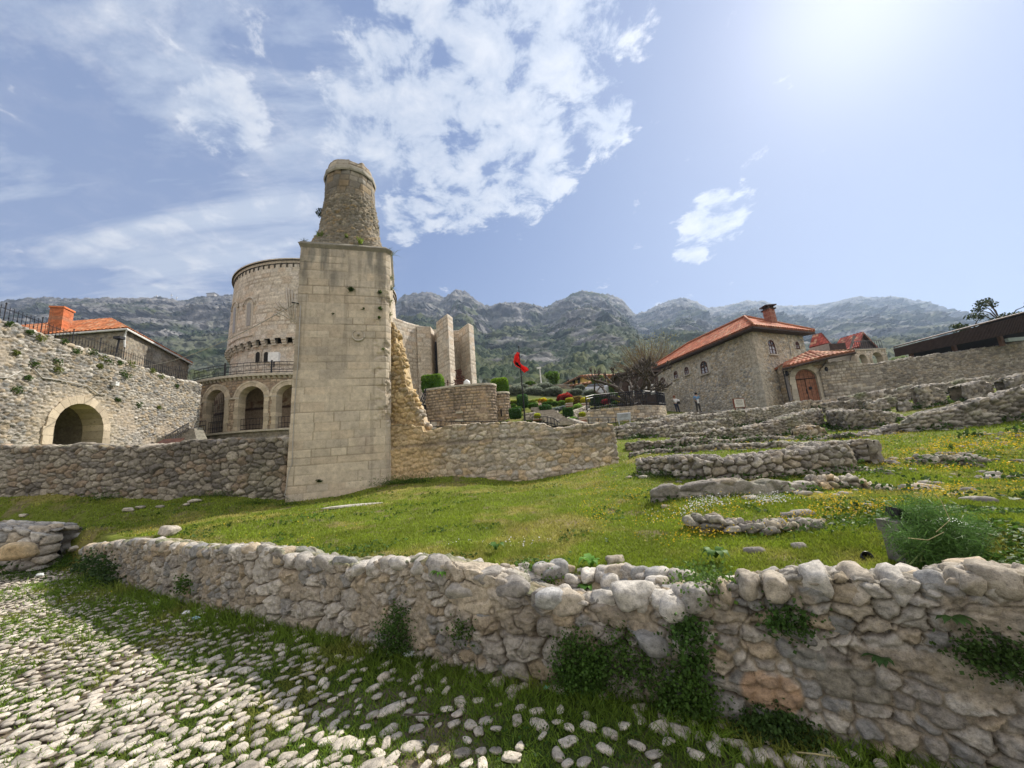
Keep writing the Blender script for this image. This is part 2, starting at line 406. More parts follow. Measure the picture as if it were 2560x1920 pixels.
def shell(name, bot, top, res, tex, mat, parent=None, closed=True, cap=True, hole=None, resz=None, rows=None, capcol=None):
    """walls following a footprint (bottom loop and top loop of xyz points, counter-clockwise seen from above)"""
    bot = [np.asarray(b, float) for b in bot]; top = [np.asarray(b, float) for b in top]
    if closed: bot.append(bot[0]); top.append(top[0])
    B = []; T = []; S = []; s0 = 0
    for i in range(len(bot)-1):
        L = np.linalg.norm((bot[i+1]-bot[i])[:2]); n = max(1, int(round(L/res)))
        for k in range(n):
            t = k/n; B.append(bot[i]*(1-t)+bot[i+1]*t); T.append(top[i]*(1-t)+top[i+1]*t); S.append(s0+L*t)
        s0 += L
    B.append(bot[-1]); T.append(top[-1]); S.append(s0)
    B = np.array(B); T = np.array(T); S = np.array(S)
    H = (T[:, 2]-B[:, 2]).max(); nv = rows or max(2, int(H/(resz or res))+1)
    t = np.linspace(0, 1, nv)[None, :, None]
    P = B[:, None, :]*(1-t)+T[:, None, :]*t
    s = np.repeat(S[:, None], nv, 1); z = P[..., 2]
    d, c = tex(s, z, P)
    N = gnormals(P)
    if closed:
        nn = N[0]+N[-1]; nn /= np.linalg.norm(nn, axis=-1, keepdims=True); N[0] = nn; N[-1] = nn
        d = d+0*z; d[-1] = d[0]
    Q = P+N*(d+0*z)[..., None]
    mask = None
    if hole is not None:
        pc = (P[:-1, :-1]+P[1:, 1:])/2; sc = (s[:-1, :-1]+s[1:, 1:])/2
        mask = ~hole(sc, pc[..., 2], pc)
    if cap and closed:
        ce = Q[:-1, -1].mean(0)
        ex = [Q[:, -1]*(1-k)+ce*k for k in (.33, .66, 1.0)]
        Q = np.concatenate([Q]+[e_[:, None] for e_ in ex], 1); c = np.concatenate([c]+[c[:, -1:]*.95]*3, 1)
        if mask is not None: mask = np.concatenate([mask, np.ones((mask.shape[0], 3), bool)], 1)
    q = gridquads(Q.shape[0], Q.shape[1], mask)
    return mk(name, Q.reshape(-1, 3), None, mat, parent, col=c.reshape(-1, 3), quads=q)

WALLS = []
def wall(name, label, cat, spec, thick=.5, cell=(.3, .2), res=None, pal='grey', bulge=.03, crest=.06, mortar=(.12, .10, .075),  # mortar default: dark soil plus gap shade put into the joint colour
         mw=.14, dry=True, ends=.3, seed=0, mat=None, group=None, tex=None, topmoss=.25, raw=False, slopetop=0.0, patch=None, moss=.15, embed=.25, parent=None):
    """free-standing rubble wall. spec rows: (px, py_base, py_top, depth) read off the photo, or xyz rows when raw"""
    pts = []
    for r in spec:
        if raw: pts.append(r)
        else:
            b = W(r[0], r[1], r[3]); t = W(r[0], r[2], r[3]); pts.append((b[0], b[1], b[2], t[2]))
    pts = np.array(pts, float)
    seg = np.hypot(*np.diff(pts[:, :2], axis=0).T); S = np.concatenate([[0], np.cumsum(seg)]); L = S[-1]
    dist = np.hypot(pts[:, 0], pts[:, 1]).min()
    if res is None: res = max(.012, dist/384*.85)
    ns = max(8, int(L/res)+1); s = np.linspace(0, L, ns)
    x, y, zb, zt = [np.interp(s, S, pts[:, k]) for k in range(4)]
    ker = np.ones(max(1, int(.25/res)))
    if len(ker) > 1 and ns > 3*len(ker):
        for a in (x, y):
            p = np.concatenate([np.full(len(ker), a[0]), a, np.full(len(ker), a[-1])]); p = np.convolve(p, ker/len(ker), 'same')
            a[:] = np.where((s > .3) & (s < L-.3), p[len(ker):-len(ker)], a)
    tx, ty = np.gradient(x, s), np.gradient(y, s); tl = np.hypot(tx, ty); tx /= tl; ty /= tl
    nx, ny = ty, -tx
    flip = np.sign(-(nx*x+ny*y)); flip = np.where(np.sum(flip) > 0, 1, -1)
    nx = nx*flip; ny = ny*flip
    cw, ch = cell
    if crest:
        u = s/cw*.85+.3*fbm(s/cw*.5, 0, 0, seed+3, 2); iu = np.floor(u); fr = u-iu
        a = h3(iu, 1, 1, seed+71); b = h3(iu+1, 1, 1, seed+71)
        st = a+(b-a)*sst(.72, .98, fr); dome = np.clip(1-np.abs(fr-.45)*2, 0, 1)**.5
        zt = zt + crest*((st-.5)*1.5+.3*dome-.2) + crest*.6*fbm(s*.7, 0, 0, seed+4, 3)
    d_end = np.minimum(s, L-s); e = np.sqrt(np.clip(1-(1-np.clip(d_end/ends, 0, 1))**2, 0, 1)); e = np.maximum(e, .02)
    H = zt-zb+embed; nf = max(3, int(H.max()/res)+1); nt = max(4, int(thick/res*.8)+1); nb = max(3, nf//3)
    offf = -(thick/2)*(1-e); offb = -(thick/2)*(1+e)
    rows = []; V = []; OF = []
    for t in np.linspace(0, 1, nf): V.append(zb-embed+H*t); OF.append(offf); rows.append(zb-embed+H*t)
    for t in np.linspace(0, 1, nt+1)[1:]:
        V.append(zt+.04*np.sin(math.pi*t)*min(1, thick)+slopetop*t); OF.append(offf+(offb-offf)*t); rows.append(zt+(offf-offb)*t)
    for t in np.linspace(0, 1, nb)[1:]: V.append(zt+slopetop-(H+slopetop)*t); OF.append(offb); rows.append(zt+thick+H*t)
    Z = np.array(V).T; O = np.array(OF).T; VV = np.array(rows).T
    P = np.stack([x[:, None]+nx[:, None]*O, y[:, None]+ny[:, None]*O, Z], -1)
    tf = tex or tex_rubble(cw, ch, pal, bulge, mortar, mw, seed, rough=min(.02, bulge*.5), dry=dry, patch=patch, moss=moss)
    ss = np.repeat(s[:, None], P.shape[1], 1)
    d, c = tf(ss, VV, P)
    N = gnormals(P)
    if flip > 0: N = N
    m = P[:, nf//2]; 
    if np.sum(N[:, nf//2, 0]*nx+N[:, nf//2, 1]*ny) < 0: N = -N
    istop = np.zeros(P.shape[1]); istop[nf-1:nf+nt] = 1
    tm = topmoss*sst(-.1, .4, fbm(P[..., 0]*1.8, P[..., 1]*1.8, 0, seed+8, 4))*istop[None, :]
    c = mixc(c, (.10, .13, .03), tm)
    P = P+N*d[..., None]
    q = gridquads(*P.shape[:2])
    if mat is None: mat = M_near if dist < 5 else (M_mid if dist < 16 else M_far)
    o = mk(name, P.reshape(-1, 3), None, mat, parent, col=c.reshape(-1, 3), quads=q)
    if parent is None: tag(o, label, cat, group)
    WALLS.append((s, x, y, nx, ny, zb, zt, thick))
    return o

def roof_patch(name, p00, p10, p11, p01, mat, parent, col=(.52, .17, .08), tw=.28, rh=.38, amp=.05, res=None, seed=0, thick=.12):
    """tiled slope: p00-p10 eave, p01-p11 ridge; barrel tiles modelled as ribs and stepped courses"""
    p00, p10, p11, p01 = [np.asarray(p, float) for p in (p00, p10, p11, p01)]
    L = np.linalg.norm(p10-p00); Hh = max(np.linalg.norm(p01-p00), np.linalg.norm(p11-p10))
    nu = int(L/tw*7)+2; nv = int(Hh/rh*4)+2
    u = np.linspace(0, 1, nu)[:, None, None]; v = np.linspace(0, 1, nv)[None, :, None]
    P = (p00*(1-u)+p10*u)*(1-v)+(p01*(1-u)+p11*u)*v
    n = np.cross(p10-p00, p01-p00) if np.linalg.norm(p01-p00) > .1 else np.cross(p10-p00, p11-p10)
    n = n/np.linalg.norm(n); n = n if n[2] > 0 else -n
    du = (p10-p00)/L
    x = (P-p00)@du; y = np.linalg.norm(P-(p00+x[..., None]*du), axis=-1)
    i = np.floor(x/tw); r = y/rh; ir = np.floor(r)
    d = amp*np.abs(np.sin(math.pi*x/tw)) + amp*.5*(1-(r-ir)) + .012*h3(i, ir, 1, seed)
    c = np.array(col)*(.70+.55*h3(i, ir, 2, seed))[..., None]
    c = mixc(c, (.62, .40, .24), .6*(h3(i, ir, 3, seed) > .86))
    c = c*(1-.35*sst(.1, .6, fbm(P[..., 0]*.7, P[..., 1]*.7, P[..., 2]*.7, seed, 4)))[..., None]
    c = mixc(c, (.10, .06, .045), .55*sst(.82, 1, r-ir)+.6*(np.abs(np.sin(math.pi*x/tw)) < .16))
    Q = P+n*d[..., None]
    V = np.vstack([Q.reshape(-1, 3), (P-n*thick).reshape(-1, 3)]); Cc = np.vstack([c.reshape(-1, 3), np.tile([.10, .06, .04], (nu*nv, 1))])
    q1 = gridquads(nu, nv); q2 = gridquads(nu, nv)[:, ::-1]+nu*nv
    ed = list(range(0, nv)); loops = []
    idx = np.arange(nu*nv).reshape(nu, nv); ring = np.concatenate([idx[:, 0], idx[-1, 1:], idx[::-1, -1][1:], idx[0, ::-1][1:]])
    q3 = np.stack([ring[:-1], ring[1:], ring[1:]+nu*nv, ring[:-1]+nu*nv], -1)
    return mk(name, V, None, mat, parent, col=Cc, quads=np.vstack([q1, q2, q3]))

# ---- foliage
def leafmesh(P, size, col, rng, aspect=1.6, N=None, up=0.0, fold=.25, var=.35):
    """one diamond-shaped folded leaf per point"""
    n = len(P); d = rng.normal(size=(n, 3)); d[:, 2] += up; d /= np.linalg.norm(d, axis=1, keepdims=True)
    a = rng.normal(size=(n, 3)); a = np.cross(d, a); a /= np.linalg.norm(a, axis=1, keepdims=True); b = np.cross(d, a)
    sz = (np.asarray(size)*(.6+.8*rng.random(n)))[:, None]
    v0 = P-a*sz*.5; v1 = P+b*sz/aspect*.5+d*sz*fold*.3; v2 = P+a*sz*.5; v3 = P-b*sz/aspect*.5+d*sz*fold*.3
    V = np.stack([v0, v1, v2, v3], 1).reshape(-1, 3)
    q = np.arange(4*n).reshape(n, 4)
    col = np.asarray(col, float); 
    if col.ndim == 1: col = np.tile(col, (n, 1))
    c = col*(1-var/2+var*rng.random(n))[:, None]; c = np.repeat(c, 4, 0)
    return V, q, c
def crown(name, P, size, col, parent, seed=0, mat=None, core=None, **kw):
    rng = np.random.default_rng(seed); V, q, c = leafmesh(np.asarray(P), size, col, rng, **kw)
    return mk(name, V, None, mat or M_leaf, parent, col=c, quads=q, smooth=False)
def sph(rng, n, lo=.0):
    d = rng.normal(size=(n, 3)); d /= np.linalg.norm(d, axis=1, keepdims=True); r = (lo+(1-lo)*rng.random(n)**.45)
    return d*r[:, None]
def clumps(rng, c, R, n, k=14, squash=(1, 1, 1), cr=.38):
    """points gathered in k clumps spread over an ellipsoid"""
    R = np.asarray(R, float); cc = sph(rng, k, .45)*R*.72
    idx = rng.integers(0, k, n); p = cc[idx]+sph(rng, n)*R*cr*(.7+.6*rng.random(k)[idx])[:, None]
    return np.asarray(c)+p
def blobmesh(c, R, seed=0, sub=3, amp=.18, f=1.6, box=0.0, flat=None):
    """noisy rounded solid; box>0 squares it off"""
    n = 8*sub; m = 5*sub
    u = np.linspace(0, 2*math.pi, n+1)[:, None]; v = np.linspace(-math.pi/2, math.pi/2, m)[None, :]
    d = np.stack([np.cos(u)*np.cos(v), np.sin(u)*np.cos(v), np.sin(v)+0*u], -1)
    if box > 0:
        p = 2+box*8; l = (np.abs(d)**p).sum(-1, keepdims=True)**(1/p); dd = d/l
    else: dd = d
    nz = fbm(d[..., 0]*f+seed*3.1, d[..., 1]*f, d[..., 2]*f, seed, 4)
    P = np.asarray(c)+dd*np.asarray(R)*(1+amp*nz)[..., None]
    P[-1] = P[0]
    return P, gridquads(n+1, m)
# ================================================================== terrain
FRONT = np.array([GP(px, py)[:2] for px, py in [(194,1421),(316,1475),(497,1525),(606,1547),(723,1575),(904,1620),(1042,1654),(1185,1695),(1388,1728),(1551,1748),(1775,1805),(2069,1868)]] + [(1.93,2.03),(2.6,1.62),(3.6,1.1)])
_fx = np.concatenate([[-60,-18,-12.5], FRONT[:, 0], [12]]); _fy = np.concatenate([[13.5,11.2,9.9], FRONT[:, 1], [-6]])
def yfront(x): return np.interp(x, _fx, _fy)
CP = []
def cz_(px, py, z): CP.append(GP(px, py, z))
def cY(px, py, Y): CP.append(W(px, py, Y))
for a in [(600,1363,.62),(800,1372,.62),(1042,1385,.60),(1388,1396,.60),(1700,1402,.62),(2069,1388,.66),(2400,1420,.68),(2700,1430,.72),
          (1200,1300,.68),(900,1300,.68),(1600,1290,.68),(2000,1300,.72),(2400,1290,.78),(2560,1330,.8)]: cz_(*a)
for a in [(100,1330,9.5),(0,1265,12),(0,1242,13),(300,1345,8.4),(300,1300,10),(400,1248,12.3),(700,1256,11.8),(600,1300,8),(850,1243,12),
          (980,1213,12.3),(1560,1178,13.5),(1300,1205,12.6),(1640,1180,9.5),(1700,1255,5.6),(2100,1230,6.2),(2400,1200,7),(2560,1190,7.5),(1700,1208,7.8),(2170,1185,7.5),
          (1800,1132,11.5),(1600,1142,12.5),(2200,1130,9.5),(2400,1120,9.5),(2560,1100,9.5),(2300,1085,12.5),(2560,1045,12.5),(2057,1102,14),
          (1876,1098,15.5),(1700,1100,18),(2147,1075,17),(1741,1080,23),(1560,1102,18),(1903,1045,27),(2057,1003,28.3),(2400,975,25),(2560,944,27),
          (1745,1032,36),(1664,1034,44),(1500,1064,24),(1300,1062,22),(1400,1000,34),(1300,972,42),(1550,1045,26),
          (188,1150,18.3),(489,1140,27),(600,1145,30),(1100,990,34),(1180,1075,25),(1250,963,50),(1400,968,50),(1500,985,46),(1500,975,56),(1600,960,60),(1850,960,60),(2200,920,50)]: cY(*a)
for a in [(-15.6,15.4,2.6),(-10,14.6,2.0),(-8,14.6,1.7),(-2,14.2,1.6),(3,15.4,1.6),(-18,17,3.0),(-60,60,14),(-30,70,13),(0,75,13),(60,60,11),(120,100,12),(-80,100,20),(0,150,20),(90,150,18),(-150,150,24),
          (-30,5,1.9),(-22,9.5,1.6),(-14,10.6,.6),(-14,9.8,.35),(-26,14,3),(12,3,.75),(20,8,1.4),(30,15,3.0),(40,27,5),(150,60,14),(6,-4,.5),(-6,-8,.3),(-50,20,8),(60,30,8)]: CP.append(np.array(a, float))
CP = np.array(CP)
def _rbf():
    X = CP[:, :2]; n = len(X); D = np.sqrt(((X[:, None]-X[None])**2).sum(-1)+.04)
    A = np.zeros((n+3, n+3)); A[:n, :n] = D+np.eye(n)*.02; A[:n, n] = 1; A[:n, n+1:] = X; A[n:, :n] = A[:n, n:].T
    return np.linalg.solve(A, np.concatenate([CP[:, 2], [0, 0, 0]]))
_wt = _rbf()
def zlawn(x, y):
    x = np.asarray(x, float); y = np.asarray(y, float); sh = x.shape; x = x.ravel(); y = y.ravel(); out = np.empty(len(x))
    for k in range(0, len(x), 40000):
        a, b = x[k:k+40000], y[k:k+40000]
        D = np.sqrt((a[:, None]-CP[None, :, 0])**2+(b[:, None]-CP[None, :, 1])**2+.04)
        out[k:k+40000] = D@_wt[:len(CP)]+_wt[-3]+_wt[-2]*a+_wt[-1]*b
    return out.reshape(sh)
def zbump(x, y):
    d = np.hypot(x, y)
    return .035*fbm(x*.8, y*.8, 0, 3, 4)*np.clip(d/5, .4, 2.2)+.012*fbm(x*4, y*4, 0, 4, 3)
def zpath(x, y): return .02*fbm(x*.9, y*.9, 2, 8, 3)+.012*fbm(x*3.5, y*3.5, 0, 14, 3) + .045*np.clip(1-(yfront(x)-y)/.8, 0, 1)
def ground_z(x, y):
    s = (y-yfront(x))/1.12
    zl = zlawn(x, y)+zbump(x, y)
    gapm = sst(-1.25, -.75, x)*sst(1.25, .75, x); f = sst(.04+.06*gapm, .30+.30*gapm, s)
    f = np.where(np.asarray(x) < -10.5, sst(-.2, 1.6, s), f)
    return zl*f+(zpath(x, y)-.03)*(1-f)

nu, nv = 560, 520
uu = np.linspace(-2.1, 2.1, nu)[:, None]; yy = (0.55*np.power(190/.55, np.linspace(0, 1, nv)))[None, :]
yy = yy-1.0
X = uu*(yy+2.2)+0*yy; Y = yy+0*uu
Z = ground_z(X, Y)
def turf_col(X, Y, Z):
    n = fbm(X*.7, Y*.7, 0, 61, 5, .6); n2 = fbm(X*3, Y*3, 0, 62, 4, .6)
    g = np.array([.12, .15, .022]); dry = np.array([.26, .22, .075]); soil = np.array([.17, .13, .085])
    c = mixc(np.tile(g, X.shape+(1,)), dry, .75*sst(.0, .5, n+.35*n2)); c = mixc(c, soil, .7*sst(.22, .5, n2-.2*n))
    return c
C = turf_col(X, Y, Z)
gs__ = (Y-yfront(X))/1.12; C = mixc(C, np.array([.42, .35, .25])*(1+.25*fbm(X*14, Y*14, 0, 3, 4))[..., None], sst(.66, .5, gs__)*sst(-1.4, -.9, X)*sst(1.4, .9, X))
C = mixc(C, [.075, .085, .04], sst(33, 36, Y)*sst(-14, -10, X)*.8)
pm = (Y < yfront(X))
C = np.where(pm[..., None], mixc(np.tile([.055, .08, .02], X.shape+(1,)), [.17, .14, .10], sst(-.1, .35, fbm(X*2, Y*2, 0, 5, 4)+.25*sst(-2, -7, X))), C)
ground = mk('ground', np.stack([X, Y, Z], -1).reshape(-1, 3), None, M_soil, col=C.reshape(-1, 3), quads=gridquads(nu, nv))
tag(ground, kind='structure')
# wide sheet to the horizon, under the detailed one
nn = 60; gx = np.linspace(-1, 1, nn)[:, None]; gy = np.linspace(0, 1, nn)[None, :]
GX = gx*3200+0*gy; GY = -600+gy*3600+0*gx
GZ = np.clip((GY-150)*.10, -6, 60)-4
far = mk('terrain', np.stack([GX, GY, GZ-0], -1).reshape(-1, 3), None, M_soil, col=np.tile([.07, .085, .035], (nn*nn, 1)), quads=gridquads(nn, nn))
tag(far, kind='structure')

# ================================================================== mountains
SK = [(-400,765),(-200,770),(0,755),(38,750),(105,742),(175,748),(227,744),(315,746),(402,744),(458,752),(503,741),(545,739),(580,738),(700,735),(800,748),(900,770),(981,763),(1011,739),(1049,733),(1080,735),(1111,745),(1142,723),(1163,729),(1200,757),(1228,767),(1252,758),(1310,758),(1359,772),(1400,751),(1430,738),(1455,727),(1496,733),(1530,738),(1558,751),(1589,789),(1623,779),(1645,765),(1668,755),(1705,745),(1741,754),(1768,770),(1813,765),(1867,751),(1885,754),(1908,752),(1944,765),(2012,768),(2080,759),(2148,744),(2190,746),(2238,744),(2328,759),(2396,784),(2464,786),(2509,795),(2600,800),(2800,812),(3100,830)]
sk = np.array([W(a, b, 1.0)-np.array([0, 0, 1.6]) for a, b in SK])
mu, mv = 1500, 330
ux = np.linspace(sk[0, 0]+.01, sk[-1, 0]-.01, mu)
er = np.interp(ux, sk[:, 0], sk[:, 2])
yr = np.interp(ux, [-1.9, -1.0, -.75, -.3, .2, .33, .36, .8, 1.3, 2.2], [900, 950, 1050, 1150, 1150, 1250, 1500, 1900, 2100, 2300])
t = np.linspace(0, 1, mv)[None, :]
Y0 = 110.0
MY = Y0+(yr[:, None]-Y0)*(t**1.25)
e0 = np.interp(ux, [-1.5, 0, 1.5], [.17, .135, .12])
gt = t**.62
EE = e0[:, None]+(er-e0)[:, None]*gt
MX = ux[:, None]*MY
MZ = 1.6+EE*MY
env = np.sin(np.pi*np.clip(t, 0, 1))**.7
r1 = ridged(MX/330, MY/330, 0, 5, 6, .52); r2_ = ridged(MX/75+3, MY/75, MZ/120, 9, 5, .55); r3 = fbm(MX/16, MY/16, MZ/16, 12, 4, .6)
dist_k = MY/1200
MZ = MZ+env*(62*(r1-.15)*dist_k**1.1)+np.sin(np.pi*np.clip(t,0,1))**.35*9*ridged(MX/45, MY/45, MZ/45, 71, 4)*dist_k
MX = MX+env*34*fbm(MX/140, MY/140, MZ/90, 15, 4)
MY = MY+env*(80*r2_+45*fbm(MX/60, 3, MZ/55, 19, 4))*np.clip(dist_k, .25, 1)
MZ = MZ+(r3*7+5*fbm(MX/6, MY/6, 0, 44, 2))*np.clip(dist_k*1.2, .12, 1)
# limestone ledges
led = MZ/26+1.1*fbm(MX/160, MY/160, 0, 23, 3); lf = led-np.floor(led)
MY = MY-env*14*sst(.55, .95, lf)*dist_k
hfrac = (MZ-20)/(1.6+er[:, None]*yr[:, None])
g_u = np.gradient(MZ, axis=1)/np.maximum(np.abs(np.gradient(MY, axis=1)), .3)
vegn = fbm(MX/70, MY/70, MZ/50, 31, 5, .6)
veg = sst(-.12, .16, vegn*1.25+.52-hfrac*.98-.03*np.clip(g_u, 0, 4))
left = sst(-.45, -.8, ux)[:, None]
veg = np.clip(veg*(1-.3*left)+.35*sst(.02, .3, fbm(MX/30, MY/30, MZ/20, 35, 4)), 0, 1)
# tree clumps
tr = cells(MX/6.5+fbm(MX/9,MY/9,0,2,2), MY/6.5, 7)[0]
MZ = MZ+veg*sst(.1, .7, tr)*3.2*(.4+vn(MX/5, MY/5, 0, 6))
rk = fbm(MX/28, MY/28, MZ/9, 37, 5, .62)
rock = mixc(np.tile([.20, .195, .19], rk.shape+(1,)), [.075, .078, .085], sst(-.25, .3, rk))
rock = mixc(rock, [.33, .31, .28], .6*sst(.2, .5, fbm(MX/15, MY/15, MZ/7, 38, 4)))
vg = mixc(np.tile([.028, .045, .018], rk.shape+(1,)), [.075, .088, .032], sst(-.2, .4, fbm(MX/20, MY/20, 0, 39, 4)))
MC = mixc(rock, vg, veg*(.82+.18*sst(0, .3, tr)))
# back slope beyond the ridge
bx = [MX[:, -1:]*(1+k) for k in (.05, .2)]; by = [MY[:, -1:]*(1+k) for k in (.05, .2)]; bz = [MZ[:, -1:]*(1-k) for k in (.25, .8)]
MX = np.concatenate([MX]+bx, 1); MY = np.concatenate([MY]+by, 1); MZ = np.concatenate([MZ]+bz, 1); MC = np.concatenate([MC, MC[:, -1:], MC[:, -1:]], 1)
M_rock = mat_attr('mountain_rock', scale=.07, amp=.28, bump=2.5, spec=.1)
tag(mk('mountains', np.stack([MX, MY, MZ], -1).reshape(-1, 3), None, M_rock, col=MC.reshape(-1, 3), quads=gridquads(mu, MX.shape[1])), kind='structure')

# ================================================================== cobbled path
rng = np.random.default_rng(5)
V_ = []; Q_ = []; C_ = []; nb = 0
occ = np.zeros((1400, 1000), bool)          # 1 cm raster: x -11..3, y 0..10 : where stones lie
import bmesh
def ico(sub):
    bm = bmesh.new(); bmesh.ops.create_icosphere(bm, subdivisions=sub, radius=1)
    v = np.array([x.co[:] for x in bm.verts]); f = np.array([[q.index for q in x.verts] for x in bm.faces]); bm.free(); return v, f
ICO = {k: ico(k) for k in (1, 2, 3)}
def stone(c, r, ang, seed, sub=2, amp=.16, tiltv=(0, 0), flat=1.0, rnd=.15):
    v, f = ICO[sub]
    k = 3.0; vv = v/((np.abs(v)**k).sum(1, keepdims=True)**(1/k))*.93
    n = fbm(v[:, 0]*1.3+seed*1.7, v[:, 1]*1.3+seed*.37, v[:, 2]*1.3, 77, 3)
    rs_n = np.random.default_rng(int(seed)*7+3); nk = rs_n.normal(size=(13, 3)); nk /= np.linalg.norm(nk, axis=1, keepdims=True); dk_ = rs_n.uniform(.62, .95, 13)
    dots = v@nk.T; rr = np.min(np.where(dots > .05, dk_[None]/np.maximum(dots, .05), 9), 1); rr = np.clip(rr, .5, 1.12)
    vv = vv*(rnd+(1-rnd)*rr)[:, None]*(1.06+amp*1.2*n)[:, None]; vv[:, 2] = np.where(vv[:, 2] > 0, vv[:, 2]**1 * flat, vv[:, 2])
    vv = vv*np.array(r); ca, sa = math.cos(ang), math.sin(ang)
    x = vv[:, 0]*ca-vv[:, 1]*sa; y = vv[:, 0]*sa+vv[:, 1]*ca
    z = vv[:, 2]+x*tiltv[0]+y*tiltv[1]
    return np.stack([x, y, z], 1)+np.array(c), f
class Stones:
    def __init__(s): s.V = []; s.F = []; s.C = []; s.n = 0
    def add(s, c, r, ang, seed, col, sub=2, **k):
        v, f = stone(c, r, ang, seed, sub, **k)
        cc = np.array(col)*(.9+.2*vn(v[:, 0]*14, v[:, 1]*14, v[:, 2]*14, 5))[:, None]
        s.V.append(v); s.F.append(f+s.n); s.C.append(cc); s.n += len(v)
    def build(s, name, mat, parent=None):
        return mk(name, np.vstack(s.V), None, mat, parent, col=np.vstack(s.C), quads=np.vstack(s.F))
St = Stones(); pos = []
cellgrid = {}
def try_place(x, y, rr):
    kx, ky = int(x/.16), int(y/.16)
    for i in range(kx-2, kx+3):
        for j in range(ky-2, ky+3):
            for (a, b, c) in cellgrid.get((i, j), ()):
                if (a-x)**2+(b-y)**2 < ((c+rr)*.86)**2: return False
    cellgrid.setdefault((kx, ky), []).append((x, y, rr)); return True
cnt = 0
random.seed(3)
for k in range(60000):
    y = random.uniform(1.3, 9.6); x = random.uniform(-1.45*y-.4, 1.3*y)
    if x > 2.4 or x < -11.5: continue
    g = (yfront(x)-y)/1.15
    if g < .03: continue
    dens = np.clip(.42+.34*max(0, -x-0.5), .40, 1.0)*(1 if g > .75 else (.30+.3*g))
    if x > 0.2: dens *= .9
    if random.random() > dens*1.15 and g > .1: continue
    if g < .2 and random.random() > (.10 if x < .8 else .5): continue
    big = random.random()
    r = .026+.022*random.random()+(.024 if big > .9 else 0)-(.010 if big < .25 else 0)
    if not try_place(x, y, r*1.0+.002+.016*(1-dens)): continue
    asp = 1.15+.55*random.random()
    dd = math.hypot(x, y); sub = 3 if dd < 3.0 else (2 if dd < 5.5 else 1)
    h = r*(.55+.3*random.random()); ang = random.gauss(.75, .8)
    col = np.array(PAL['white'][random.randrange(4)])*(.92+.32*random.random())
    if random.random() < .1: col = col*.7
    z = float(zpath(x, y))
    St.add((x, y, z-h*.30), (r*asp, r/asp**.3, h*.68), ang, k, col, sub, tiltv=(random.gauss(0, .06), random.gauss(0, .06)), flat=.6, amp=.22, rnd=.4)
    i, j = int((x+11)*100), int(y*100); q = max(1, int(r*85))
    occ[max(0, i-q):i+q+1, max(0, j-q):j+q+1] = True
    cnt += 1
print('cobbles', cnt)
tag(St.build('path', M_near), kind='structure')
print('STAGE path')

# ================================================================== foreground wall
Fx = FRONT
fw = [(-9.54, 8.63, -.05, .34)]
tops = [(194,1371),(316,1356),(497,1367),(606,1374),(723,1392),(904,1410),(1042,1408),(1185,1428),(1388,1500),(1551,1500),(1775,1470),(2069,1432)]
fw = []
for (bx_, by_), (px, py) in zip(Fx[:12], tops):
    # height of the top edge seen at this pixel, directly above the base point
    zt = W(px, py, by_)[2]; fw.append((bx_, by_, -.06, zt))
fw += [(1.93, 2.03, -.06, .86), (2.6, 1.62, -.06, .88), (3.6, 1.1, -.06, .9)]
def stub_patch(s, z, P, d, c):
    # rusty porous block and dark slabs set in the wall
    X, Z = P[..., 0], P[..., 2]
    for (cxp, cyp, wpx, col_) in ((1925, 1725, .115, (.40, .26, .155)), (2125, 1705, .105, (.21, .195, .16)), (1125, 1610, .085, (.19, .18, .16)), (2010,1640,.06,(.20,.20,.18)), (1090,1555,.06,(.21,.2,.18))):
        yb = np.interp(0, [0], [0]); 
        q = None
        for Yt in np.linspace(1.9, 4, 200):
            p = W(cxp, cyp, Yt)
            if yfront(p[0]) <= Yt: q = p; break
        if q is None: continue
        dd = (np.abs((X-q[0])/wpx/1.25)**3+np.abs((Z-q[2])/wpx/.8)**3)**(1/3)+.12*fbm(X*9, Z*9, 0, 3, 3)
        m = .8*sst(1.05, .85, dd)*(P[..., 1] < q[1]+.5)
        c = mixc(c, np.array(col_)*(1+.25*fbm(X*20, Z*20, 0, 8, 4))[..., None], m); d = d*(1-.5*m)+.02*m
        if col_[0] > .4: d = d-m*.02*sst(.1, .5, fbm(X*30, Z*30, 0, 9, 2))
    return d, c
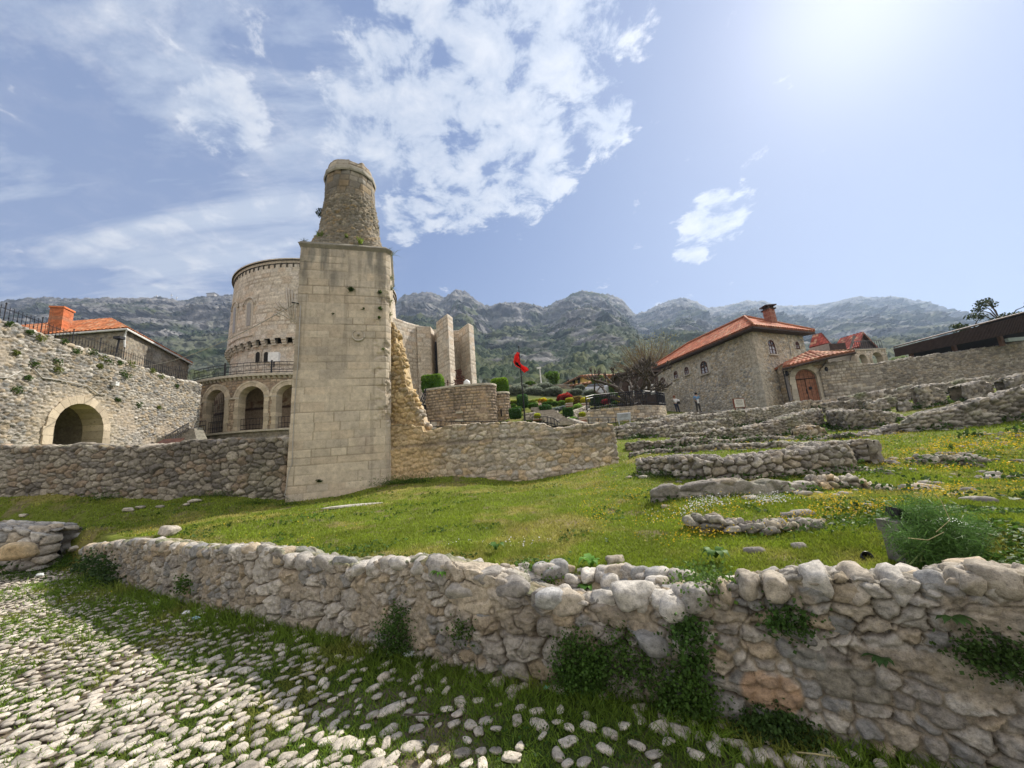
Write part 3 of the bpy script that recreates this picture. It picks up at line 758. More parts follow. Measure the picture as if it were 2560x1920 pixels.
def fw_tex(s, z, P):
    big = tex_rubble(.235, .155, 'lime', .034, (.37, .32, .245), .11, 11, rough=.014, dry=False, dirt=.34, tilt=.05, moss=.12)
    sm = tex_rubble(.115, .08, 'lime', .024, (.37, .32, .245), .16, 17, rough=.009, dry=False, dirt=.30, tilt=.05, moss=.12)
    d1, c1 = big(s, z, P); d2, c2 = sm(s, z, P)
    m = sst(.05, .12, fbm(s*1.3, z*2.0, 0, 91, 3)+.22*sst(.9, 1.9, P[..., 0]))
    mo = sst(.22, .34, fbm(s*3.6+5, z*4.1, 0, 92, 4))   # render still covering patches of stone
    d = d1*(1-m)+d2*m; c = mixc(c1, c2, m)
    d = d*(1-.75*mo)+mo*(.012+.012*fbm(s*12, z*12, 0, 94, 4)); c = mixc(c, np.array([.40, .345, .265])*(1+.25*fbm(s*9, z*9, 0, 95, 5, .6))[..., None], .85*mo)
    d = d+.013*fbm(s*20, z*20, P[..., 1]*20, 96, 4, .65)
    ga = sst(.35, .05, np.abs(P[..., 0]+.42))*sst(.32, .5, P[..., 2]); c = mixc(c, np.array([.58, .50, .38])*(1+.15*fbm(s*30, z*30, 0, 5, 3))[..., None], .8*ga); d = d*(1-.6*ga)
    crack = 1-sst(.0, .03, np.abs(fbm(s*2.3, z*2.3, 1, 97, 4)))
    d = d-.010*crack; c = mixc(c, [.10, .08, .06], .6*crack)
    for cw2, sd_ in ((.235, 11), (.115, 17)):
        ch2 = .155 if cw2 > .2 else .08; wob = .35*fbm(s/cw2*.5, z/ch2*.5, 3.1, sd_+5, 2)+.16*fbm(s/cw2*2.6, z/ch2*2.6, 5.1, sd_+15, 3)
        e2 = cells(s/cw2+wob, z/ch2+.35*fbm(s/cw2*.45, z/ch2*.45, 7.7, sd_+6, 2)+.16*fbm(s/cw2*2.6, z/ch2*2.6, 8.1, sd_+16, 3), sd_)[0]
        kk = sst(.07, .01, e2)*sst(-.15, .2, fbm(s*3, z*3, 0, sd_+77, 3))*(m if cw2 < .2 else 1-m)*(1-.7*mo); c = mixc(c, [.075, .06, .045], .85*kk); d = d-.018*kk
    c = c*np.array([.84, .825, .81])
    return stub_patch(s, z, P, d, c)
FWO = wall('rubble_wall', 'long weathered limestone rubble wall in the foreground beside the cobbled path, lined with loose stones', 'stone wall', fw, thick=.46, cell=(.3, .2), res=.0068, seed=11,
     raw=True, crest=.035, ends=.5, mat=M_near, tex=fw_tex, slopetop=-.09, topmoss=.55, embed=.12)
print('STAGE fw')
# cap stones set along the top of that wall (part of it)
cap = Stones(); s_, x_, y_, nx_, ny_, zb_, zt_, th_ = WALLS[0]
k = 0.0; L_ = s_[-1]; i = 0
def palc(p, a=.85, b=1.12): return np.array(PAL[p][random.randrange(len(PAL[p]))])*random.uniform(a, b)
while k < L_:
    j = int(np.searchsorted(s_, k)); j = min(j, len(s_)-1)
    col_gap = (1.9 < 0)
    w_ = random.uniform(.065, .135)*(.78 if x_[j] > .7 else 1.0)
    c0 = np.array([x_[j], y_[j]]); nn_ = np.array([nx_[j], ny_[j]])
    dd = math.hypot(*c0)
    low = (-1.0 < x_[j] < .62)
    zz = zt_[j]-.018
    skip = low and random.random() < .25
    if not skip:
        p = c0-nn_*random.uniform(.03, .08)
        St_ang = math.atan2(-nn_[0], nn_[1])+random.gauss(0, .25)
        cap.add((p[0], p[1], zz+random.uniform(-.03, .015)), (w_, random.uniform(.08, .12), random.uniform(.055, .095)), St_ang, i*3+1, palc('lime', .85, 1.08), 3 if dd < 7 else 2, amp=.2, tiltv=(random.gauss(0, .12), random.gauss(0, .12)))
    for row, off in ((1, .2), (2, .36)):
        if random.random() < (.75 if not low else .8):
            p = c0-nn_*(off+random.uniform(-.05, .05))
            zg = max(zz-.16*off, float(ground_z(np.array([p[0]]), np.array([p[1]]))[0]) if low else -9)
            r_ = random.uniform(.035, .08)
            cap.add((p[0]+random.gauss(0, .04), p[1], zg+random.uniform(-.02, .02)-(.12 if low and row == 1 else 0)*random.random()), (r_*1.3, r_, r_*.7), random.uniform(0, 3), i*5+row, palc('lime', .9, 1.15), 3 if dd < 4.5 else 2, amp=.2)
    k += w_*2*random.uniform(.95, 1.15); i += 1
for i in range(75):     # rubble along the back edge of the collapsed gap
    xx = random.uniform(-1.15, 1.15); so = random.uniform(.12, .62); yy_ = float(yfront(xx))+so*1.12; r_ = random.choice((.025, .035, .05, .07, .085))
    cap.add((xx, yy_, float(ground_z(np.array([xx]), np.array([yy_]))[0])+r_*.15), (r_*1.25, r_, r_*.75), random.uniform(0, 3), i*13, palc('lime', .9, 1.2), 3, amp=.24)
for i in range(46):     # stones edging the turf above the gap
    xx = -1.2+2.4*i/45+random.gauss(0, .015); yy_ = float(yfront(xx))+random.uniform(.50, .60)*1.12; r_ = random.choice((.04, .05, .06, .075, .09))
    cap.add((xx, yy_, float(ground_z(np.array([xx]), np.array([yy_]))[0])+r_*.25), (r_*1.2, r_*.9, r_*.8), random.uniform(0, 3), i*17, palc('lime', .9, 1.2), 3, amp=.2)
cap.build('cap_stones', M_near, FWO)
# protruding face stones
fs = Stones(); random.seed(12)
for i in range(150):
    j = random.randrange(int(len(s_)*.03), len(s_)-20); h = zt_[j]-zb_[j]
    zz = zb_[j]+h*random.uniform(.1, .93); r_ = random.uniform(.035, .085)
    if x_[j] > 0: r_ *= 1.1
    p = np.array([x_[j]+nx_[j]*(-.052-r_*.1), y_[j]+ny_[j]*(-.052-r_*.1)])
    fs.add((p[0], p[1], zz), (r_*random.uniform(1.0, 1.6), .062, r_*random.uniform(.7, 1.0)), math.atan2(-nx_[j], ny_[j]), i*7, palc('lime', .68, .98), 3, amp=.18)
fs.build('face_stones', M_near, FWO)

def at_front(px, py, out=0.0):
    for Yt in np.linspace(1.5, 10, 3000):
        p = W(px, py, Yt)
        if yfront(p[0]) <= Yt: 
            return p+np.array([-.5, -.86, 0])*out
def at_surf(px, py):
    Yt = np.linspace(1.5, 12, 4200); d = F_+(px-1280)/FPX*R_+(960-py)/FPX*U_
    P_ = CAM[None]+d[None]*(Yt/d[1])[:, None]; x, y = P_[:, 0], P_[:, 1]
    sd = (y-yfront(x))/1.12; o = np.argsort(WALLS[0][1]); zw_ = np.interp(x, WALLS[0][1][o], WALLS[0][6][o])-.09*sd/.46
    g = ground_z(x, y); surf = np.where((sd > 0) & (sd < .46), np.maximum(zw_, g), g)
    k = np.argmax(P_[:, 2] <= surf); return P_[k] if (P_[:, 2] <= surf).any() else None
# loose boulders and rocks, each a thing
def rock(name, label, cat, c, r, ang, seed, pal, group=None, sub=3, amp=.2, colr=None, flat=.9):
    s = Stones(); s.add(c, r, ang, seed, colr if colr is not None else palc(pal), sub, amp=amp, flat=flat)
    return tag(s.build(name, M_near if math.hypot(c[0], c[1]) < 6 else M_mid), label, cat, group)
b = at_surf(1382, 1515)
rock('boulder', 'pale grey pitted round boulder perched in the collapsed gap of the foreground wall', 'boulder', (b[0], b[1]+.02, b[2]+.05), (.125, .10, .085), .2, 4, 'grey', colr=(.50, .49, .47))
for px, py, r_, lab in [(1590,1490,.14,'broad brown pitted boulder in the wall gap, right of the pale boulder'),(1700,1510,.13,'second brown boulder in the wall gap beside the hanging weeds'),
                        (1540,1400,.085,'angular grey stone on the wall top among dock leaves'),(1155,1472,.12,'flat slanting slab stone at the left edge of the wall gap'),(1665,1455,.05,'small white stone stacked over the boulders of the gap'),
                        (1770,1525,.055,'white angular stone wedged upright at the right end of the gap'),(1080,1420,.09,'light boulder on wall top left of the gap'),(1640,1600,.15,'wide brown boulder low in the ivy of the gap'),(1555,1640,.09,'upright tan stone beside the ivy patch'),(1745,1600,.13,'rounded grey stone above the dark ivy at right')]:
    p = at_surf(px, py+12)
    if p is None: continue
    rock('boulder', lab, 'stone', (p[0]+.0, p[1]+.04, p[2]+.02), (r_*1.05, r_*.75, r_*.66), random.gauss(.3, .2), int(px), 'lime', 'stones fallen in the gap of the front wall', amp=.24)
# kerb stones along the foot of the wall at the right
for n_, (px, py, r_) in enumerate([(1600,1790,.05),(1660,1810,.055),(1700,1822,.062),(1745,1835,.04),(1790,1845,.045),(1868,1880,.05),(1900,1886,.045),(1940,1893,.04),(1990,1899,.05),(2040,1905,.05),(2090,1908,.05),(960,1690,.055),(1050,1675,.05),(1110,1700,.04),(1230,1710,.055),(1280,1725,.05)]):
    p = GP(px, py, .03)
    rock('edge_stone', ['white', 'pale', 'creamy', 'chalky'][n_ % 4]+' rounded stone at the foot of the foreground wall, number %s along from the ivy' % ['one','two','three','four','five','six','seven','eight','nine','ten','eleven','twelve','thirteen','fourteen','fifteen','sixteen'][n_], 'stone',
         (p[0], p[1], .01), (r_*.75, r_*1.1, r_*.8), random.gauss(.2, .4), n_*9, 'white', 'pale stones along the foot of the front wall')
# low wall stub at far left
wall('rubble_wall', 'low broken wall stub with flat top at the far left beside the path', 'stone wall', [(-120,1415,1322,9.0),(20,1402,1326,8.6),(90,1394,1334,8.5),(125,1388,1346,8.6)], thick=.75, cell=(.34, .2), seed=21, pal='lime', crest=.03, ends=.3, bulge=.04, topmoss=.1)
p = W(45, 1375, 8.2); rock('boulder', 'large ochre block lying below the wall stub at the far left', 'boulder', p, (.33, .25, .17), .3, 5, 'ochre', colr=(.55, .42, .25), amp=.12)
for n_, (px, py, r_, lab) in enumerate([(130,1370,.22,'rounded pale boulder between the wall stub and the long wall'),(185,1375,.16,'smaller cream stone right of the rounded pale boulder'),(105,1385,.12,'little white stone in front of the rounded pale boulder'),(80,1415,.3,'flat pale slab sunk in the path edge at the left'),(150,1400,.25,'flat cream slab at the left end of the foreground wall'),
        (425,1335,.26,'brown lichen-covered rock on the lawn behind the wall'),(485,1255,.16,'white rock lying on the far lawn near the left wall'),(465,1263,.10,'small white stone beside the white rock on the lawn'),(320,1277,.17,'flat stone embedded in the lawn at left'),(350,1270,.12,'small pale stone beside the flat embedded stone'),(400,1268,.10,'little round stone in the lawn between pale rocks'),(60,1290,.12,'grey stone in the grass by the left edge')]):
    Yg = None
    for Yt in np.linspace(3, 16, 1500):
        q = W(px, py, Yt)
        if q[2] <= float(ground_z(np.array([q[0]]), np.array([q[1]]))[0])+.02: Yg = q; break
    if Yg is None: continue
    rock('rock', lab, 'rock', (Yg[0], Yg[1], Yg[2]+r_*.22), (r_, r_*.7, r_*.42), random.gauss(0, .4), n_*11+2, 'white', 'loose rocks on the grass', amp=.22)
# long flat slab in the lawn
q = W(880, 1276, 9.4)
sb = Stones(); sb.add((q[0], q[1], float(zlawn(q[0], q[1]))+.01), (.75, .09, .035), .12, 3, (.56, .53, .45), 3, amp=.1)
tag(sb.build('kerb_slab', M_mid), 'long narrow pale stone slab lying flush in the lawn before the minaret', 'stone slab')
print('STAGE rocks')
# ================================================================== ruin walls on the right slope
def gw(px, py, Y): return W(px, py, Y)
wall('ruin_wall', 'low grey plastered rubble wall nearest the lawn, with daisies along its foot', 'ruin wall', [(1622,1262,1232,5.9),(1650,1266,1222,5.8),(1700,1268,1218,5.7),(1754,1264,1212,5.7),(1860,1254,1202,5.8),(1905,1256,1208,5.8),(2000,1244,1208,6.0),(2048,1240,1204,6.1)], thick=.28, cell=(0.192,0.156), pal='grey', seed=31, bulge=.03, crest=.05,
     tex=tex_rubble(.45,.3,'grey',.022,(.34,.32,.28),.08,31,rough=.022,dry=False,dirt=.35,moss=.1))
wall('ruin_wall', 'tumbled brown rubble wall running down to the right from the low grey wall', 'ruin wall', [(2046,1240,1206,6.3),(2130,1242,1208,6.3),(2210,1252,1220,6.1),(2300,1262,1238,5.8),(2345,1268,1252,5.6)], thick=.4, cell=(0.163,0.117), pal='warm', seed=32, crest=.09, bulge=.05, moss=.35)
wall('ruin_wall', 'broad dry-stone wall with flat top, front side of the grassy enclosure', 'ruin wall', [(1580,1170,1150,9.6),(1640,1178,1148,9.0),(1700,1195,1149,8.3),(1775,1212,1154,7.7),(1850,1212,1150,7.5),(1940,1208,1142,7.5),(2020,1206,1130,7.5),(2110,1200,1118,7.6),(2140,1196,1124,7.7),(2168,1192,1152,7.8)], thick=.75, cell=(0.185,0.133), pal='grey', seed=33, crest=.06, bulge=.045, topmoss=.1)
wall('ruin_wall', 'raised end of the grassy enclosure wall, its stones squared off at the right', 'ruin wall', [(2020,1150,1120,8.6),(2060,1160,1112,8.5),(2120,1170,1110,8.5),(2150,1178,1140,8.4)], thick=.6, cell=(0.178,0.125), pal='grey', seed=34, crest=.05, bulge=.045, topmoss=.1)
wall('ruin_wall', 'long thin low wall closing the back of the grassy enclosure', 'ruin wall', [(1570,1146,1136,13),(1650,1142,1128,12.6),(1740,1138,1118,12.2),(1830,1138,1112,12),(1960,1138,1108,11.6),(2060,1140,1110,11)], thick=.5, cell=(0.178,0.125), pal='grey', seed=35, crest=.05, bulge=.04)
wall('ruin_wall', 'left part of the long thin wall climbing across the hillside meadow', 'ruin wall', [(1980,1112,1100,14.2),(2057,1105,1096,14),(2100,1108,1092,13.8),(2190,1098,1082,13.6),(2265,1092,1062,13.4)], thick=.5, cell=(0.222,0.133), pal='grey', seed=36, crest=.08, bulge=.05, moss=.3)
wall('ruin_wall', 'tall dry-stone wall climbing the meadow to the right edge, one big pale block in it', 'ruin wall', [(2262,1092,1060,13.2),(2300,1094,1040,13),(2400,1092,1022,12.6),(2470,1082,1008,12.4),(2560,1058,980,12.2),(2680,1030,950,12)], thick=.6, cell=(0.252,0.133), pal='grey', seed=37, crest=.08, bulge=.06, moss=.3)
wall('ruin_wall', 'long grey retaining wall just below the people and the stone house', 'ruin wall', [(1563,1104,1066,18.5),(1614,1098,1058,19.5),(1700,1090,1046,21),(1786,1080,1036,22.5),(1880,1066,1026,23.5),(1967,1052,1016,24.5),(2012,1040,1004,25.3)], thick=.8, cell=(0.252,0.156), pal='grey', seed=38, crest=.10, bulge=.05, moss=.3)
wall('ruin_wall', 'stepped rubble wall under the long grey retaining wall', 'ruin wall', [(1690,1107,1094,16.5),(1750,1106,1080,16.6),(1840,1104,1072,16.6),(1900,1102,1066,16.8),(1967,1094,1050,17.4),(2020,1086,1032,18.2),(2072,1072,1022,19)], thick=.7, cell=(0.237,0.148), pal='grey', seed=39, crest=.09, bulge=.05, moss=.35)
wall('ruin_wall', 'curved drum of dry stones in the middle of the ruins', 'ruin wall', [(2068,1052,1030,19.6),(2082,1066,1028,18),(2120,1076,1026,17.2),(2180,1078,1026,16.9),(2235,1074,1030,17.1),(2258,1066,1036,17.8),(2262,1056,1040,18.6)], thick=.6, cell=(0.222,0.14), pal='grey', seed=40, crest=.06, bulge=.05, moss=.35)
wall('ruin_wall', 'small heap of mossy rubble between the drum and the stepped wall', 'ruin wall', [(1990,1092,1078,15.6),(2020,1094,1066,15.5),(2055,1090,1066,15.6),(2075,1084,1076,15.8)], thick=.6, cell=(0.222,0.156), pal='warm', seed=41, crest=.07, bulge=.05, moss=.6)
wall('ruin_wall', 'short crumbling wall directly below the arched gate', 'ruin wall', [(1975,1030,1012,26),(2030,1026,1002,26),(2100,1020,998,25.8),(2150,1018,996,25.6),(2200,1018,990,25.4)], thick=.8, cell=(0.252,0.156), pal='warm', seed=42, crest=.1, bulge=.05, moss=.4)
wall('ruin_wall', 'isolated little pile of wall behind the drum', 'ruin wall', [(2165,1030,1008,21.5),(2200,1032,1004,21.2),(2236,1030,1010,21.3)], thick=.6, cell=(0.237,0.156), pal='grey', seed=43, crest=.08, bulge=.05, moss=.3)
wall('ruin_wall', 'knee-high stub right of the isolated little pile', 'ruin wall', [(2252,1030,1006,20.2),(2275,1032,1004,20),(2302,1030,1012,20.2)], thick=.6, cell=(0.222,0.156), pal='grey', seed=44, crest=.07, bulge=.05, moss=.4)
wall('ruin_wall', 'blocky double-bay ruin with dark gap at upper right', 'ruin wall', [(2290,1016,972,20.2),(2312,1020,966,19.8),(2360,1020,968,19.6),(2382,1018,975,19.6)], thick=.9, cell=(0.222,0.133), pal='grey', seed=45, crest=.09, bulge=.06, moss=.4)
wall('ruin_wall', 'middle block of the ruin right of the dark gap', 'ruin wall', [(2405,1014,970,19.8),(2430,1014,962,19.4),(2470,1006,956,19.4),(2500,1000,958,19.6)], thick=1.0, cell=(0.222,0.133), pal='grey', seed=46, crest=.09, bulge=.06, moss=.4)
wall('ruin_wall', 'upper right corner ruin cut by the edge of the photo', 'ruin wall', [(2512,996,952,18.8),(2540,990,946,18.4),(2600,978,932,18.2),(2680,960,915,18)], thick=1.0, cell=(0.222,0.133), pal='grey', seed=47, crest=.09, bulge=.06, moss=.4)
wall('ruin_wall', 'overgrown rubble band behind the blocky ruin, under the long wall', 'ruin wall', [(2110,1008,992,24),(2200,1002,980,23.6),(2290,990,966,23.2),(2400,975,955,23),(2500,965,940,22.8)], thick=.8, cell=(0.252,0.156), pal='grey', seed=48, crest=.12, bulge=.05, moss=.75)
wall('ruin_wall', 'detached half-moon wall in the right meadow', 'ruin wall', [(2240,1192,1178,8.6),(2270,1194,1164,8.4),(2330,1197,1150,8.2),(2410,1192,1144,8.2),(2470,1186,1146,8.3),(2512,1182,1160,8.5)], thick=.45, cell=(0.192,0.133), pal='grey', seed=49, crest=.05, bulge=.05, moss=.25)
wall('ruin_wall', 'grassy stone bank at the right edge above the half-moon wall', 'ruin wall', [(2440,1146,1134,10.4),(2500,1144,1122,10.2),(2560,1140,1112,10),(2660,1136,1104,9.8)], thick=.5, cell=(0.222,0.133), pal='dark', seed=50, crest=.06, bulge=.05, moss=.5)
wall('ruin_wall', 'low mossy stone line at the right below the half-moon wall', 'ruin wall', [(2270,1226,1210,6.6),(2330,1226,1206,6.5),(2370,1226,1214,6.5)], thick=.4, cell=(0.207,0.109), pal='grey', seed=51, crest=.04, moss=.5)
wall('ruin_wall', 'short dark stone line touching the right edge of the photo', 'ruin wall', [(2490,1212,1200,6.8),(2560,1212,1196,6.8),(2640,1212,1196,6.8)], thick=.4, cell=(0.207,0.109), pal='grey', seed=52, crest=.04, moss=.5)
wall('ruin_wall', 'row of brown broken stones right of the fennel bush', 'ruin wall', [(2366,1282,1254,4.9),(2400,1284,1252,4.9),(2450,1288,1262,4.8),(2520,1296,1276,4.7),(2620,1300,1280,4.6)], thick=.45, cell=(0.163,0.0936), pal='warm', seed=53, crest=.05, moss=.35, bulge=.05)
wall('ruin_wall', 'sunken curb of the left part of the buttercup patch', 'ruin wall', [(1700,1304,1296,4.5),(1760,1318,1302,4.25),(1832,1332,1320,4.0)], thick=.22, cell=(0.192,0.078), pal='grey', seed=54, crest=.03, moss=.3, bulge=.04)
wall('ruin_wall', 'sunken curb of stones closing the buttercup patch towards the viewer', 'ruin wall', [(1850,1332,1318,4.0),(1920,1340,1320,3.9),(1990,1346,1324,3.85),(2060,1350,1316,3.85),(2120,1352,1318,3.85)], thick=.26, cell=(0.192,0.0936), pal='grey', seed=55, crest=.035, moss=.3, bulge=.04)
wall('ruin_wall', 'scattered stone edging at the right end of the buttercup patch', 'ruin wall', [(2060,1318,1302,4.4),(2110,1320,1300,4.4),(2190,1330,1318,4.25),(2232,1352,1340,4.0)], thick=.3, cell=(0.148,0.0936), pal='warm', seed=56, crest=.04, moss=.35, bulge=.05)
wall('ruin_wall', 'low wall right in front of the stone house, behind the two people path', 'ruin wall', [(1605,1060,1046,24.5),(1700,1052,1036,26),(1780,1044,1030,27),(1845,1036,1024,27.8)], thick=.6, cell=(.24,.15), pal='grey', seed=241, crest=.07, bulge=.05, moss=.4)
wall('ruin_wall', 'upper layer of the stepped wall reaching the drum, its top overgrown', 'ruin wall', [(1565,1118,1108,15.5),(1640,1114,1102,15.3),(1720,1112,1098,15.2),(1800,1110,1100,15)], thick=.5, cell=(.22,.14), pal='grey', seed=242, crest=.07, bulge=.05, moss=.4)
wall('ruin_wall', 'back corner of the grassy enclosure rising to its squared end', 'ruin wall', [(2040,1138,1112,10.4),(2080,1134,1108,10.2),(2120,1140,1108,9.4),(2140,1152,1112,8.8)], thick=.5, cell=(.2,.13), pal='grey', seed=243, crest=.06, bulge=.045)
wall('ruin_wall', 'rubble tail sloping from the enclosure wall towards the meadow', 'ruin wall', [(2165,1192,1172,7.6),(2200,1196,1182,7.5),(2240,1200,1190,7.4)], thick=.5, cell=(.2,.12), pal='grey', seed=244, crest=.07, bulge=.05, moss=.4)
wall('ruin_wall', 'broken stone line crossing behind the drum towards the blocky ruin', 'ruin wall', [(2060,1022,1008,23),(2120,1020,1004,22.6),(2180,1016,1002,22.3),(2250,1006,992,22)], thick=.6, cell=(.24,.15), pal='grey', seed=245, crest=.09, bulge=.05, moss=.5)
wall('ruin_wall', 'grey stones emerging from the slope beneath the right meadow edge', 'ruin wall', [(2380,1160,1150,9.3),(2440,1162,1148,9.2),(2500,1160,1146,9.0),(2600,1156,1140,8.9)], thick=.4, cell=(.22,.12), pal='dark', seed=246, crest=.06, bulge=.05, moss=.5)
wall('ruin_wall', 'half-buried wall line between the grey retaining wall and the stepped wall', 'ruin wall', [(1600,1088,1076,19),(1680,1080,1066,19.5),(1770,1072,1056,20),(1840,1064,1048,20.5)], thick=.7, cell=(.24,.15), pal='grey', seed=251, crest=.09, bulge=.05, moss=.5)
wall('ruin_wall', 'mossy wall line between the drum and the tall dry-stone wall', 'ruin wall', [(2250,1056,1042,17.5),(2310,1050,1032,17),(2380,1040,1018,16.5),(2450,1028,1004,16)], thick=.7, cell=(.24,.15), pal='grey', seed=252, crest=.09, bulge=.05, moss=.5)
wall('ruin_wall', 'low wall crossing the flowering strip behind the enclosure', 'ruin wall', [(1780,1118,1106,14.5),(1860,1112,1098,14.4),(1940,1108,1092,14.4),(2000,1108,1096,14.4)], thick=.5, cell=(.22,.14), pal='grey', seed=253, crest=.07, bulge=.05, moss=.4)
wall('ruin_wall', 'grey rubble row in the right meadow between the half-moon wall and the tall wall', 'ruin wall', [(2400,1118,1106,10.8),(2470,1116,1100,10.6),(2560,1112,1094,10.4),(2660,1108,1090,10.2)], thick=.5, cell=(.24,.14), pal='grey', seed=254, crest=.08, bulge=.05, moss=.4)
rgw = np.random.default_rng(17); PW = []
for Wd in WALLS[1:]:
    n_ = int(Wd[0][-1]*95); j = rgw.integers(0, len(Wd[0]), n_); ok = fbm(Wd[1][j]*.9, Wd[2][j]*.9, 0, 31, 3) > -.05; j = j[ok]; o_ = rgw.normal(.04, .09, len(j))
    PW.append(np.stack([Wd[1][j]+Wd[3][j]*o_, Wd[2][j]+Wd[4][j]*o_], 1))
PW = np.vstack(PW); PW = np.column_stack([PW, ground_z(PW[:, 0], PW[:, 1])+np.abs(rgw.normal(0, .07, len(PW)))*np.clip(np.hypot(PW[:, 0], PW[:, 1])/9, .6, 1.6)])
v_, q_, c_ = leafmesh(PW, np.clip(.03+.0045*np.hypot(PW[:, 0], PW[:, 1]), .03, .13), (.06,.11,.022), rgw, aspect=1.6, up=.5, var=.9)
tag(mk('wall_foot_weeds', v_, None, M_leaf, None, col=c_, quads=q_, smooth=False), 'dark green weeds growing along the feet of the ruin walls', 'weeds', kind='stuff')
lr = Stones(); random.seed(99); rub = []
for wi_, Wd in enumerate(WALLS[1:]):
    Lw = Wd[0][-1]
    for _ in range(int(Lw*5.5)):
        j = random.randrange(len(Wd[0])); o_ = random.choice((random.uniform(.02, .5), -Wd[7]-random.uniform(0, .3)))
        x_, y_ = Wd[1][j]+Wd[3][j]*o_, Wd[2][j]+Wd[4][j]*o_; dd_ = math.hypot(x_, y_); r_ = random.uniform(.03, .085)*(1+.02*dd_)
        rub.append((x_, y_, r_))
gz_ = ground_z(np.array([q[0] for q in rub]), np.array([q[1] for q in rub]))
for i_, (q, z_) in enumerate(zip(rub, gz_)): lr.add((q[0], q[1], z_+q[2]*.1), (q[2]*1.3, q[2], q[2]*.6), random.uniform(0, 3), i_, palc('grey', .85, 1.2), 2 if math.hypot(q[0], q[1]) < 12 else 1, amp=.2)
tag(lr.build('loose_rubble', M_mid), 'loose grey rubble strewn along the feet of the ruin walls', 'rubble', kind='stuff')
print('STAGE ruins')
# ================================================================== left retaining wall
def lwpatch(s, z, P, d, c): return d, c
wall('rubble_wall', 'grey lichened rubble retaining wall left of the minaret, behind the lawn', 'stone wall', [(-160,1250,1130,13.4),(0,1246,1118,13),(150,1246,1120,12.8),(300,1248,1118,12.6),(400,1250,1114,12.4),(480,1256,1106,12.3),(600,1266,1100,12.1),(715,1262,1098,12.0)], thick=.8, cell=(.42,.25), pal='dark', seed=61, crest=.07, bulge=.045,
     tex=tex_rubble(.30,.19,'dark',.05,(.10,.085,.065),.13,61,rough=.03,dry=False,dirt=.5,moss=.15), ends=.1, embed=.4, res=.026)
_w = WALLS[-1]; lb = Stones(); random.seed(77); k = 0
while k < _w[0][-1]:
    j = int(np.searchsorted(_w[0], k)); r_ = random.uniform(.12, .26); lb.add((_w[1][j]-_w[3][j]*.18, _w[2][j]-_w[4][j]*.18, _w[6][j]-r_*.15), (r_*1.2, r_*.8, r_*.62), random.gauss(0, .2), int(k*10), palc('dark', 1.0, 1.45), 3, amp=.22); k += r_*random.uniform(1.6, 3.0)
lb.build('cap_stones', M_mid, [o for o in bpy.data.objects if o.name.startswith('rubble_wall')][-1])
# ================================================================== minaret
mn = thing('minaret', 'tall square ashlar stump of a ruined minaret with broken polygonal shaft on top', 'minaret', W(850,1245,12.2))
BL = W(711,1250,11.75); BR = W(967,1252,12.55); TLz = 9.25
def up(px, py, Y, z=None): return W(px, py, Y)
tl = W(752,612,11.75); tr_ = W(966,632,12.55)
ztop = 9.12; tl[2] = ztop; tr_[2] = ztop; BL[2] = .3; BR[2] = .3
dfr = (BR-BL)[:2]; wd = np.linalg.norm(dfr); dfr /= wd; back = np.array([-dfr[1], dfr[0]])
depth = 3.2
def off3(p, a, b): return np.array([p[0]+dfr[0]*a+back[0]*b, p[1]+dfr[1]*a+back[1]*b, p[2]])
ch = .16
botl = [BL, off3(BR, -ch*.2, 0), off3(BR, ch*.8, ch), off3(BR, ch*.8, depth), off3(BL, 0, depth)]
topl = [tl, off3(tr_, -ch*.2, 0), off3(tr_, ch*.8, ch), off3(tr_, ch*.8, depth*.9), off3(tl, 0, depth*.9)]
def mpatch(s, z, P, d, c):
    zz = z-1.0
    # chipped, crumbling joints near the right arris and a few holes
    m = sst(2.1, 3.0, s)*sst(3.75, 3.3, s)
    ch_ = sst(.08, .26, fbm(s*2.2, z*2.6, 0, 7, 5, .6))*m*sst(8.5, 7, z)*sst(2.2, 3.6, z)
    d = d-.055*ch_; c = mixc(c, (.25, .20, .14), .55*ch_)
    # dark weathering streaks hanging from the cornice
    st = sst(.05, .4, fbm(s*2.6, z*.55, 0, 17, 4, .6))*sst(6.6, 8.8, z)
    c = mixc(c, (.20, .19, .165), .75*st)
    st2 = sst(.12, .4, fbm(s*4.5, z*.35, 0, 27, 4, .6)); c = c*(1-.20*st2)[..., None]
    # pinkish rain stain low down
    bl = sst(.0, .3, fbm(s*.9, z*1.3, 0, 18, 4))*np.exp(-((z-2.6)/.7)**2)
    c = mixc(c, (.36, .29, .24), .5*bl)
    return d, c
Tm = tex_ashlar(.275, .62, 'ash', 3, jw=.011, jd=.010, stain=.16, jcol=(.30,.25,.18), pit=.009, patch=mpatch, jvis=.25)
shell('shaft', botl, topl, .028, Tm, M_ash, mn, cap=True)
# cornice
ctr = (np.mean([a for a in topl[:1]+topl[2:]], 0))
def ringtop(e, z): return [np.array([ctr[0]+(p[0]-ctr[0])*e, ctr[1]+(p[1]-ctr[1])*e, z]) for p in topl]
shell('cornice', ringtop(1.0, ztop-.02), ringtop(1.055, ztop+.10), .05, tex_flat((.30,.27,.22), .18, 2, .02), M_ash, mn, rows=5)
shell('cornice_top', ringtop(1.055, ztop+.101), ringtop(1.0, ztop+.2), .05, tex_flat((.27,.25,.20), .25, 4, .03), M_ash, mn, rows=4)
